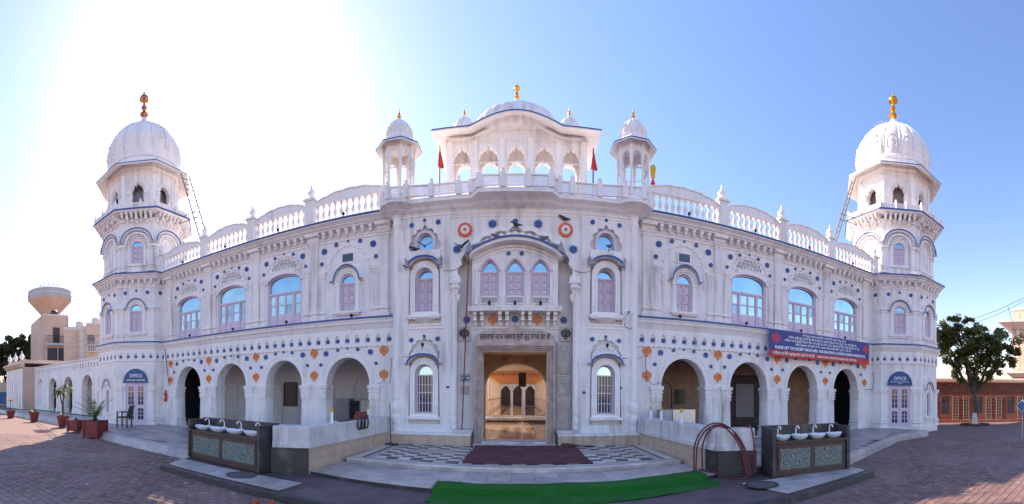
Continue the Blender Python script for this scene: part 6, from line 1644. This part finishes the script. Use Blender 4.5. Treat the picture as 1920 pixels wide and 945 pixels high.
# red bucket crate, hose coil and markers on the left wall
def post_marker(x, y, label):
    t = thing('marker_post', label, 'post', (x, y, .95), 'short striped posts on the low walls')
    MB().lathe([(.035, .95), (.033, 1.20), (.0, 1.21)], 10, (x, y)).build('tube', WHITEP, t, 40); MB().lathe([(.036, 1.20), (.036, 1.29), (.0, 1.30)], 10, (x, y)).build('cap', YELC, t, 40)
post_marker(-4.02, -3.9, 'white tube post with orange cap, nearer on the left wall'); post_marker(-3.92, -1.9, 'white tube post with orange cap, farther on the left wall')
post_marker(3.98, -3.2, 'white tube post with yellow cap, nearer on the right wall'); post_marker(3.90, -2.0, 'white tube post with yellow cap, middle of the right wall'); post_marker(3.86, -1.25, 'white tube post with yellow cap, farthest on the right wall')
t = thing('red_box', 'stacked red plastic box on the left low wall', 'box', (-3.98, -2.3, .95))
MB().box(-4.13, -3.80, -2.42, -2.18, .952, 1.06).build('box_base', REDD, t); MB().box(-4.10, -3.84, -2.40, -2.20, 1.062, 1.15).build('box_lid', REDD, t)
t = thing('black_pipe', 'black pipe coil hanging over the left low wall', 'pipe', (-3.85, -2.7, .9))
for k in range(3): MB().tube([(-3.70 - .02 * k + .0, -2.6 - .16 * k + .14 * math.cos(a), .88 + .14 * math.sin(a)) for a in [PI * 2 * i / 16 for i in range(17)]], .02, 6).build('coil', BLACK, t, 60)
t = thing('wood_plank', 'thin plank lying along the left low wall top', 'plank', (-4.0, -3.0, .95)); MB().box(-4.08, -3.96, -3.5, -2.5, .953, .978).build('board', WOODD, t)
# long-handled brooms and tools
def mop(p0, p1, label, head, hm=BLACK):
    p0, p1 = Vector(p0), Vector(p1); t = thing('floor_squeegee', label, 'squeegee', p0, 'squeegees leaning on walls')
    MB().tube([p0, p1], .014, 6).build('handle', BLACK, t); MB(Matrix.Translation(p0)).box(-head, head, -.03, .03, -.02, .03).build('head', hm, t)
mop((-3.52, -1.12, ZU + .02), (-3.66, -.86, 1.35), 'dark squeegee leaning in the corner left of the steps', .22, mat('dark_green_plastic', (.01, .05, .03), .5))
mop((-15.1, -.35, ZT + .02), (-15.22, -.02, 1.2), 'black squeegee leaning by the fire extinguisher', .12)
t = thing('red_pole', 'thin red wrapped pole leaning against the oriel', 'pole', (-1.47, -.75, .60)); MB().tube([(-1.50, -.78, .60), (-1.30, -.95, 5.65)], .018, 7).build('shaft', REDD, t, 60)
t = thing('straw_broom', 'straw broom lying by the right end of the doorway', 'broom', (1.75, -.95, ZU))
b = MB(); rg = random.Random(4)
for k in range(90):
    y = rg.gauss(0, .06); z = rg.uniform(.01, .05); b.tube([(1.98, -.98 + y * .15, ZU + .03), (1.70, -.95 + y * .6, ZU + z + .03), (1.38 + rg.uniform(-.06, .1), -.92 + y * 1.6, ZU + z * 2.2)], .006, 3)
b.build('bristles', BROOM, t); MB().tube([(1.94, -.98, ZU + .035), (2.22, -1.0, ZU + .03)], .02, 6).build('grip', BLACK, t)
# slippers
for x, y, rz_, lb in ((-3.80, -7.02, .5, 'orange rubber slipper nearer the wash stand'), (-3.55, -6.93, .1, 'orange rubber slipper nearer the steps')):
    t = thing('slipper', lb, 'slipper', (x, y, ZB)); M = T(x, y, ZB + .004) @ Matrix.Rotation(rz_, 4, 'Z')
    pts = [(.045 * math.sin(a) * (1.1 if math.cos(a) > 0 else .85), .12 * math.cos(a)) for a in [2 * PI * k / 20 for k in range(20)]]
    MB(M).flat(pts, 0, .02).build('sole', SLIP, t)
    MB(M).tube([(-.05, .0, .015), (-.035, .03, .05), (0, .05, .06), (.035, .03, .05), (.05, .0, .015)], .012, 6).build('strap', SLIP, t)
# black armchair by the office
cxr, cyr = -14.75, -2.45
ch = thing('armchair', 'black plastic armchair before the caretaker office door', 'chair', (cxr, cyr, ZT)); M = T(cxr, cyr, ZT) @ Matrix.Rotation(math.radians(-58), 4, 'Z')
for x in (-.25, .25):
    for y in (-.24, .24): MB(M).box(x - .025, x + .025, y - .025, y + .025, .002, .42 if y > 0 else .66).build('leg', BLACK, ch)
    MB(M).box(x - .035, x + .035, -.28, .27, .66, .695).build('armrest', BLACK, ch)
MB(M).box(-.26, .26, -.26, .26, .42, .475).build('seat', BLACK, ch)
bk = MB(M); V = []
bk.add([(-.26, .20, .46), (.26, .20, .46), (.26, .25, .46), (-.26, .25, .46), (-.25, .36, .98), (.25, .36, .98), (.25, .40, .98), (-.25, .40, .98)], [(0, 3, 2, 1), (4, 5, 6, 7), (0, 1, 5, 4), (1, 2, 6, 5), (2, 3, 7, 6), (3, 0, 4, 7)]); bk.build('backrest', BLACK, ch)
# fire extinguisher on the wing end wall
fe = thing('fire_extinguisher', 'red fire extinguisher hung on the wall right of the caretaker office', 'extinguisher', (-14.78, -.09, 1.2))
MB().lathe([(.06, 1.22), (.075, 1.25), (.075, 1.58), (.05, 1.65), (.025, 1.67), (.025, 1.72)], 12, (-14.78, -.09)).build('cylinder', REDC, fe, 40); MB().box(-14.81, -14.72, -.11, -.07, 1.72, 1.77).build('valve', BLACK, fe)
MB().tube([(-14.74, -.12, 1.73), (-14.69, -.13, 1.6), (-14.69, -.13, 1.35)], .012, 5).build('hose', BLACK, fe)
MB().box(-14.81, -14.75, -.167, -.16, 1.36, 1.52).build('label', WHITEP, fe)
# pot plants along the terrace kerb
def round_pot(px, py, h_, label):
    p = (0, 0); q_, _ = at(px, 0); t_ = (px - 960) / 740 - .0187; r = (EYE - ZB) * 740 / (py - 740 - 3.4 * math.sin(t_)); x, y = CX + r * math.sin(t_), CY + r * math.cos(t_)
    t = thing('pot_plant', label, 'pot plant', (x, y, ZB), 'plants in dark red pots by the terrace')
    MB().lathe([(.20, ZB), (.21, ZB + .02), (.32, ZB + h_ - .08), (.35, ZB + h_ - .07), (.35, ZB + h_), (.31, ZB + h_), (.30, ZB + h_ - .06)], 18, (x, y), cap=False).build('pot', POTRED, t, 40)
    MB().lathe([(.305, ZB + h_ - .07), (0, ZB + h_ - .05)], 14, (x, y), cap=False).build('soil', SOIL, t)
    return t, x, y
def blades(mb, c, n, L, droop, w_, rng, up=.9, spread=1.0):
    for k in range(n):
        a = rng.uniform(0, 2 * PI); e = rng.uniform(.25, up); l = L * rng.uniform(.7, 1.15); pts = []
        g_ = rng.uniform(.6, 1.4); mb.ct = (g_ * rng.uniform(.9, 1.2), g_, g_ * .9)
        V = []
        for i in range(6):
            u = i / 5; hr = l * u * math.cos(e) * spread; z = l * (u * math.sin(e) - droop * u * u); ww = w_ * (1 - u) ** .6 * (.4 + u if u < .4 else 1)
            cxp, cyp = c[0] + hr * math.cos(a), c[1] + hr * math.sin(a)
            V += [(cxp - ww * math.sin(a), cyp + ww * math.cos(a), c[2] + z), (cxp + ww * math.sin(a), cyp - ww * math.cos(a), c[2] + z)]
        mb.add(V, [(2 * i, 2 * i + 1, 2 * i + 3, 2 * i + 2) for i in range(5)])
rg = random.Random(21)
t, x, y = round_pot(20, 784, .55, 'small yellow-leaved plant in the farthest round red pot')
MB().tube([(x, y, .35), (x, y, .95)], .025, 6).build('stem', BARK, t); b = MB(); blades(b, (x, y, 1.0), 26, .55, .3, .06, rg); b.build('foliage', YLEAF, t)
t, x, y = round_pot(64, 791, .62, 'low leafy plant in a round red pot'); b = MB(); blades(b, (x, y, .42), 34, .50, .35, .05, rg); b.build('foliage', PALM, t)
t, x, y = round_pot(118, 801, .60, 'tall two-headed dragon plant in a round red pot')
MB().tube([(x, y, .4), (x - .1, y, 1.0), (x - .35, y, 1.55)], .045, 7, .03).build('stem', BARK, t, 40); MB().tube([(x, y, .4), (x + .02, y, 1.2), (x - .02, y + .1, 1.8)], .045, 7, .03).build('stem', BARK, t, 40)
b = MB(); blades(b, (x - .38, y, 1.62), 70, .75, 1.0, .035, rg, 1.3); blades(b, (x - .02, y + .1, 1.86), 70, .75, .9, .035, rg, 1.4); blades(b, (x + .05, y, .45), 16, .4, .3, .03, rg); b.build('foliage', PALM, t)
def box_pot(px, py, w_, h_, label, rz_=.4):
    t_ = (px - 960) / 740 - .0187; r = (EYE - ZB) * 740 / (py - 740 - 3.4 * math.sin(t_)); x, y = CX + r * math.sin(t_), CY + r * math.cos(t_)
    t = thing('box_planter', label, 'planter', (x, y, ZB), 'square dark red planters by the terrace'); M = T(x, y, ZB) @ Matrix.Rotation(rz_, 4, 'Z'); a = w_ / 2
    b = MB(M); b.box(-a, a, -a, -a + .03, .06, h_); b.box(-a, a, a - .03, a, .06, h_); b.box(-a, -a + .03, -a + .03, a - .03, .06, h_); b.box(a - .03, a, -a + .03, a - .03, .06, h_); b.build('box', POTRED, t)
    for sx in (-1, 1):
        for sy in (-1, 1): MB(M).box(sx * a - .035, sx * a + .035, sy * a - .035, sy * a + .035, .0, h_ + .012).build('corner_post', POTRED, t)
    for z in (.10, h_ - .05):
        MB(M).box(-a + .04, a - .04, -a - .018, -a - .001, z, z + .035).build('trim', POTRED, t)
        MB(M).box(a + .001, a + .018, -a + .04, a - .04, z, z + .035).build('trim', POTRED, t)
    MB(M).box(-a + .03, a - .03, -a + .03, a - .03, h_ - .10, h_ - .06).build('soil', SOIL, t)
    return t, x, y, h_
t, x, y, hh = box_pot(143, 810, .54, .54, 'square red planter with low dry plants')
b = MB(); blades(b, (x, y, ZB + hh - .06), 60, .26, .3, .02, rg, 1.4); b.build('foliage', mat('dry_plant', (.10, .07, .04), .8, .3, 20, attr=True), t)
t, x, y, hh = box_pot(179, 821, .66, .70, 'square red planter with tall feathery palm')
b = MB()
for k in range(11):
    a = rg.uniform(0, 2 * PI); l = rg.uniform(.9, 1.45); e = rg.uniform(.9, 1.4); pts = []
    for i in range(9):
        u = i / 8; pts.append(Vector((x + l * u * math.cos(e) * math.cos(a) * (1 + u), y + l * u * math.cos(e) * math.sin(a) * (1 + u), ZB + hh + l * (u * math.sin(e) - .28 * u * u))))
    b.ct = (1, 1, .8); b.tube(pts, .012, 4, .004)
    for i in range(2, 9):
        for sg_ in (-1, 1):
            for rep in (0, .5):
                p = pts[i] if rep == 0 or i == 8 else (pts[i] + pts[i - 1]) / 2
                dd = (pts[i] - pts[i - 1]).normalized(); side_ = dd.cross(Vector((0, 0, 1))).normalized() * sg_; tip = p + (dd * .5 + side_ - Vector((0, 0, .4))).normalized() * .26 * (1.1 - i / 12)
                g_ = rg.uniform(.6, 1.4); b.ct = (g_, g_, g_ * .9); ww = dd * .014; b.add([p - ww, p + ww, tip], [(0, 1, 2)])
b.build('fronds', PALM, t); b = MB(); blades(b, (x, y, ZB + hh - .04), 50, .26, .3, .02, rg, 1.4); b.build('undergrowth', mat('dry_plant2', (.13, .08, .04), .8, .3, 20, attr=True), t)
b = MB(); blades(b, (x - .28, y + .1, ZB + hh + .62), 18, .34, .5, .03, rg, 1.3); b.build('yellow_frond', YLEAF, t)

# things in the verandahs
pf = thing('picture_frame', 'dark framed picture on the verandah wall behind the third arch', 'picture', (-8.2, 2.36, 1.4)); q = MB(); frame_ring(q, -9.62, -8.92, 1.08, 2.12, .05, 2.33, 2.395); q.build('frame', DBROWN, pf); MB().box(-9.58, -8.96, 2.36, 2.39, 1.12, 2.08).build('canvas', mat('dark_picture', (.07, .03, .03), .35, .5, 6), pf)
cb = thing('steel_cabinet', 'pair of grey steel cabinets inside the verandah behind the red box', 'cabinet', (-6.0, 1.9, ZT))
for k, x in enumerate((-6.75, -5.75)):
    MB().box(x, x + .55, 1.75, 2.25, ZT + .002, 1.45).build('cabinet_body', GREYM, cb); MB().box(x + .06, x + .49, 1.735, 1.749, .2, 1.38).build('cabinet_door', CREAMW if k else GREYM, cb)
MB().box(-6.19, -5.77, 1.9, 2.2, ZT, 1.35).build('cabinet_shadow_gap', DARK, cb)  # dark box painted in as the shaded gap between the cabinets
pf = thing('wall_plaque', 'dark inscribed plaque on the tiled wall behind the first right arch', 'plaque', (5.9, 2.36, 1.6)); MB().box(6.12, 6.58, 2.35, 2.395, 1.28, 1.86).build('plate', mat('plaque_green', (.06, .07, .05), .3, .4, 30), pf)
pn = thing('pale_board', 'plain pale grey board behind the second right arch', 'board', (8.9, 2.2, ZT)); MB().box(8.85, 9.75, 2.24, 2.29, .70, 2.12).build('sheet', GREYB, pn)
mx = thing('steel_boxes', 'stainless steel serving boxes behind the right low wall', 'boxes', (5.0, -.7, ZT))
for x0, x1, m_ in ((4.35, 4.72, GREYM), (4.75, 5.08, STEEL), (5.10, 5.52, GOLD)): 
    MB().box(x0, x1, -.75, -.40, .62, 1.18).build('box', STEEL if m_ is GOLD else m_, mx)
MB().box(4.3, 5.6, -.80, -.35, .56, .615).build('table_top', WOODD, mx)
for x in (4.36, 5.54):
    for y in (-.76, -.39): MB().box(x - .025, x + .025, y - .025, y + .025, ZT + .002, .558).build('table_leg', WOODD, mx)

# banner on the right wing
bn = thing('banner', 'long blue and red printed banner hung on the arcade wing', 'banner', (11.5, -.32, 3.1)); BM = T(11.55, -.34, 3.58)
MB(BM).box(-2.86, 2.86, 0, .012, -.255, .49).build('cloth', BANB, bn); MB(BM).box(-2.86, 2.86, 0, .012, -.49, -.257).build('red_strip', BANR, bn)
gl = ['ਸਤਿਗੁਰੂ ਨਾਨਕ ਪ੍ਰਗਟਿਆ ਮਿਟੀ ਧੁੰਧ ਜਗ ਚਾਨਣ ਹੋਆ', 'ਸਾਹਿਬ ਸ੍ਰੀ ਗੁਰੂ ਨਾਨਕ ਦੇਵ ਜੀ ਮਹਾਰਾਜ ਦੇ ਪ੍ਰਕਾਸ਼ ਪੁਰਬ ਦੀ ਆਪ ਨੂੰ ਲੱਖ ਲੱਖ ਵਧਾਈ ਹੋਵੇ ਜੀ', 'ਪਾਕਿਸਤਾਨ ਦੇ ਗੁਰਦੁਆਰਿਆਂ ਵਿੱਚ ਚਲ ਰਹੀ ਕਾਰ ਸੇਵਾ, ਕੜਾਹ ਪ੍ਰਸ਼ਾਦ ਦੀ ਸੇਵਾ, ਲੰਗਰ ਦੀ ਸੇਵਾ ਅਤੇ ਹੋਰ', 'ਕਿਸੇ ਪ੍ਰਕਾਰ ਦੀ ਕੋਈ ਭੀ ਭੇਟਾ ਕਰਨ ਲਈ ਰਸੀਦ ਇੱਥੋਂ ਪ੍ਰਾਪਤ ਕਰੋ ਜੀ।']
def sih(s_):                                    # the short i sign is drawn before its consonant
    out = []
    for chx in s_:
        if chx == 'ਿ' and out: 
            k = len(out) - 1
            while k > 0 and out[k] in '੍ੱ': k -= 1
            out.insert(k, chx)
        else: out.append(chx)
    return ''.join(out)
for s_, z, wd, sz in ((gl[0], .40, 2.5, .115), (gl[1], .27, 3.9, .125), (gl[2], .14, 4.3, .125), (gl[3], .01, 3.2, .115)): text(sih(s_), sz, BM @ T(.0, -.003, z), WHITEP, bn, width=wd, bold=.002)
text('PLEASE GET THE RECEIPT FROM HERE  FOR KAR SEWA / LANGAR / KARAH PARSHAD ETC.', .15, BM @ T(0, -.003, -.15), WHITEP, bn, width=5.2, bold=.006)
text(sih('ਪਾਕਿਸਤਾਨ ਸਿੱਖ ਗੁਰਦੁਆਰਾ ਪ੍ਰਬੰਧਕ ਕਮੇਟੀ'), .15, BM @ T(-1.65, -.003, -.37), WHITEP, bn, width=2.1, bold=.003)
text('PAKISTAN SIKH GURDWARA PARBANDHAK COMMITTEE', .12, BM @ T(.75, -.003, -.37), WHITEP, bn, width=2.4, bold=.003)
for x in (-2.55, 2.6): inst('khanda_emblem', KH_R, bn, BM @ Vector((x, -.006, .18)), scale=(.48, 1, .46))
# roof flags and lantern
def flag(x, y, z0, label, flip):
    t = thing('flag', label, 'flag', (x, y, z0), 'red triangular flags on the gatehouse roof')
    MB().lathe([(.022, z0 - .65), (.022, z0 + 1.30), (.0, z0 + 1.36)], 8, (x, y)).build('pole', REDD, t, 40)
    V = []; n = 10
    for i in range(n + 1):
        u = i / n; zt = z0 + 1.22 - u * .52; hw = .02 + .12 * u
        for k in range(7):
            v = k / 6; V.append((x + flip * (hw * (v * 1.5 - .5)), y - .02 + .05 * math.sin(v * 7 + u * 2) * u, zt - .07 * math.sin(v * 3) * u))
    MB().add(V, [(i * 7 + k, i * 7 + k + 1, (i + 1) * 7 + k + 1, (i + 1) * 7 + k) for i in range(n) for k in range(6)]).build('cloth', REDC, t, 60)
flag(-2.33, -.1, 7.92, 'red triangular flag on the gatehouse roof nearer the caretaker office', 1); flag(2.36, -.1, 7.86, 'red triangular flag on the gatehouse roof nearer the yellow lantern', 1)
t = thing('lantern', 'yellow hexagonal lantern with red tassel beside the right kiosk', 'lantern', (4.28, .3, 8.0))
lc = (4.42, .25); MB().lathe([(.075, 8.78), (.11, 9.12), (.07, 9.18), (.0, 9.20)], 6, lc).build('shade', YELC, t); MB().lathe([(.02, 7.35), (.02, 8.80)], 6, lc).build('pole', REDD, t)
MB().lathe([(.03, 8.25), (.05, 8.45), (.085, 8.58), (.05, 8.66), (.02, 8.74)], 8, lc).build('tassel', REDC, t, 40)

# ---- birds: one continuous body each
def bird_mesh(name, m_, spread=0.0):
    mb = MB(); rings = [(-.19, .0, .004, .02), (-.16, .005, .008, .03), (-.09, .01, .028, .038), (-.03, .02, .05, .052), (.03, .035, .058, .055), (.08, .06, .048, .045), (.11, .085, .034, .032), (.135, .105, .036, .034), (.16, .105, .026, .026), (.175, .10, .010, .010), (.205, .092, .002, .002)]
    V = []; N = 10
    for x, z, rz_, ry in rings:
        for k in range(N):
            a = 2 * PI * k / N; V.append((x, ry * math.cos(a), z + rz_ * math.sin(a)))
    F = [(j * N + k, j * N + (k + 1) % N, (j + 1) * N + (k + 1) % N, (j + 1) * N + k) for j in range(len(rings) - 1) for k in range(N)]
    mb.add(V, F + [tuple(range(N)), tuple((len(rings) - 1) * N + k for k in range(N))])
    for s in (-1, 1):
        if spread: 
            mb.add([(.06, s * .04, .06), (-.06, s * .04, .05), (-.10, s * .20, .05 + spread * .10), (.05, s * .22, .07 + spread * .12), (-.13, s * .42, .06 + spread * .20), (-.02, s * .40, .07 + spread * .2)], [(0, 1, 2, 3), (3, 2, 4, 5)])
        mb.tube([(.0, s * .02, -.02), (.005, s * .022, -.055), (.03, s * .025, -.058)], .005, 4)
    return mb.mesh(name, m_, 60)
B1 = bird_mesh('crow', BIRD); B2 = bird_mesh('pigeon', BIRDG); B3 = bird_mesh('flying_bird', BIRD, 1.0)
def bird(me, nm, p, rz_, sc_, label, tilt=0.0):
    o = inst(nm, me, None, p, scale=(sc_,) * 3, rot=(0, tilt, rz_)); tag(o, label, 'bird', 'birds about the gatehouse'); return o
bird(B3, 'crow', (-2.62, -.80, 5.93), 1.9, .55, 'crow with open wings over the left gatehouse window hood', .2)
bird(B1, 'crow', (-2.98, -.62, 5.94), 2.9, 1.0, 'crow perched at the left end of the left window hood')
bird(B1, 'crow', (-3.22, -.70, 5.42), 1.2, .9, 'crow perched low on the left hood tip')
bird(B3, 'crow', (-1.55, -.80, 5.85), 1.2, .6, 'crow flapping beside the left hood end of the oriel', .4)
bird(B2, 'pigeon', (-.52, -.80, 6.09), 2.8, 1.0, 'grey pigeon on the left slope of the oriel hood')
bird(B2, 'pigeon', (.78, -.80, 6.02), .2, 1.0, 'grey pigeon on the right slope of the oriel hood')
bird(B1, 'crow', (.03, -.62, 6.50), 3.0, 1.0, 'dark bird at the crown of the great arch')
bird(B1, 'crow', (1.42, -.66, 6.70), 3.1, .95, 'dark bird above the right orange flower medallion')
bird(B2, 'pigeon', (2.74, -.72, 5.96), .8, 1.0, 'pigeon on the right gatehouse window hood')
for x, z, lb in ((-18.1, 17.9 - 1.35, 'bird'),): pass
# ---- small black floodlights on the ledges
def spot(x, y, z, label, rz_=0.0):
    t = thing('floodlight', label, 'floodlight', (x, y, z), 'small black floodlights on the ledges'); M = T(x, y, z) @ Matrix.Rotation(rz_, 4, 'Z')
    MB(M).lathe([(.022, 0), (.022, .015), (.010, .02), (.010, .06)], 6).build('stand', BLACK, t); MB(M @ T(0, -.01, .09) @ Matrix.Rotation(-.5, 4, 'X')).box(-.035, .035, -.04, .04, -.035, .04).build('lamp', BLACK, t)
ordn = ('nearest the gatehouse', 'second from the gatehouse', 'third from the gatehouse', 'nearest the tower')
for s, nm in ((-1, 'wing without the banner'), (1, 'wing with the banner')):
    for k in range(4): spot(s * (4.35 + 2.58 * (k + .35)), -.12, 4.126, 'small floodlight on the lower ledge of the %s, %s' % (nm, ordn[k]))
    for k in range(4): spot(s * (4.0 + 2.58 * (k + .55)), -.42, 7.39, 'small floodlight on the cornice of the %s, %s' % (nm, ordn[k]))
    c = (s * TXC, TYC)
    spot(c[0] + .9 * -s, c[1] - 2.0, 4.13, 'small black floodlight on the lower ledge of the tower by the %s' % nm); spot(c[0] + .9 * -s, c[1] - 2.3, 7.40, 'small black floodlight on the upper ledge of the tower by the %s' % nm)
for k, (x, w_) in enumerate(((-.74, 'left'), (0, 'middle'), (.74, 'right'))): spot(x, -.62, 4.18, 'small black floodlight before the %s oriel window' % w_)
for x, w_ in ((-SX, 'left'), (SX, 'right')): spot(x, -.80, 2.98 - .0, 'small black floodlight over the lower %s gatehouse window' % w_)
# ---- loose wires and cctv
tag(MB().tube(sag((-14.9, -.07, 4.05), (-14.55, -.06, 2.05), 0.0) + [Vector((-14.45, -.06, 1.95))], .016, 5).build('wall_cable', BLACK), 'black cable running down the wall beside the caretaker tower', 'cable')
tag(MB().tube(sag((-2.10, -.66, 5.25), (-1.25, -.62, 5.55), .12), .008, 4).build('wall_wire', BLACK), 'thin wire sagging from left hood to the great arch', 'wire')
tag(MB().tube(sag((1.72, -.64, 5.25), (2.2, -.66, 5.25), .06), .008, 4).build('wall_wire', BLACK), 'thin wire between the great arch and right hood', 'wire')
tag(MB().tube([(-4.32, -.11, 1.95), (-4.1, -.13, 2.02), (-3.9, -.13, 1.96), (-3.85, -.13, 2.7), (-3.75, -.5, 2.72), (-3.1, -.64, 2.75)], .009, 4).build('wall_wire', BLACK), 'thin wire over the arch column beside the left corner', 'wire')
tag(MB().tube([(4.95, -.14, 1.97), (4.6, -.14, 2.03), (4.3, -.13, 1.95), (4.1, -.13, 2.2), (4.05, -.13, 2.9), (3.75, -.5, 2.75), (3.15, -.64, 2.72)], .010, 4).build('wall_wire', BLACK), 'thin wire over the arch column beside the right corner', 'wire')
tag(MB().tube([(14.4, -.12, 1.93), (14.9, -.12, 1.95), (15.05, -.12, 2.3), (14.98, -.12, 2.8)], .014, 4).build('wall_cable', BLACK), 'black cable looping on the wall beside the right tower', 'cable')
t = thing('security_camera', 'white security camera on the right corner column', 'camera', (3.3, -.7, 4.0)); MB(T(3.30, -.72, 4.06)).box(-.04, .04, -.14, .05, -.04, .04).build('body', WHITEP, t); MB().tube([(3.30, -.68, 4.02), (3.27, -.62, 3.8)], .02, 6).build('arm', WHITEP, t); MB(T(3.30, -.862, 4.06)).box(-.03, .03, 0, .012, -.03, .03).build('lens', BLACK, t)
MB().tube([(3.27, -.63, 3.8), (3.22, -.65, 3.68), (3.42, -.65, 3.60), (3.50, -.66, 3.78), (3.66, -.4, 3.95)], .009, 4).build('wire', BLACK, t)

# ---- scattered litter and droppings on the yard
lt = MB(); rg = random.Random(77)
for k in range(260):
    if k % 2: px_, py_ = rg.uniform(1600, 1915), rg.uniform(812, 930)
    else: px_, py_ = rg.uniform(5, 560), rg.uniform(830, 940)
    t_ = (px_ - 960) / 740 - .0187; r = (EYE - ZB) * 740 / (py_ - 740); x, y = CX + r * math.sin(t_), CY + r * math.cos(t_)
    if plaza_poly(x, y): continue
    sz = rg.uniform(.008, .028); lt.ct = (1, 1, 1) if rg.random() < .7 else (.25, .2, .18); a0 = rg.uniform(0, 3)
    lt.flat([(x + sz * rg.uniform(.5, 1.3) * math.cos(a0 + i * 1.25), y + sz * rg.uniform(.5, 1.3) * math.sin(a0 + i * 1.25)) for i in range(5)], ZB + .004, ZB + .010)
o = lt.build('litter', mat('pale_litter', (.6, .56, .53), .8, .2, 20, attr=True)); o['kind'] = 'stuff'; o['label'] = 'scattered crumbs and droppings on the brick yard'
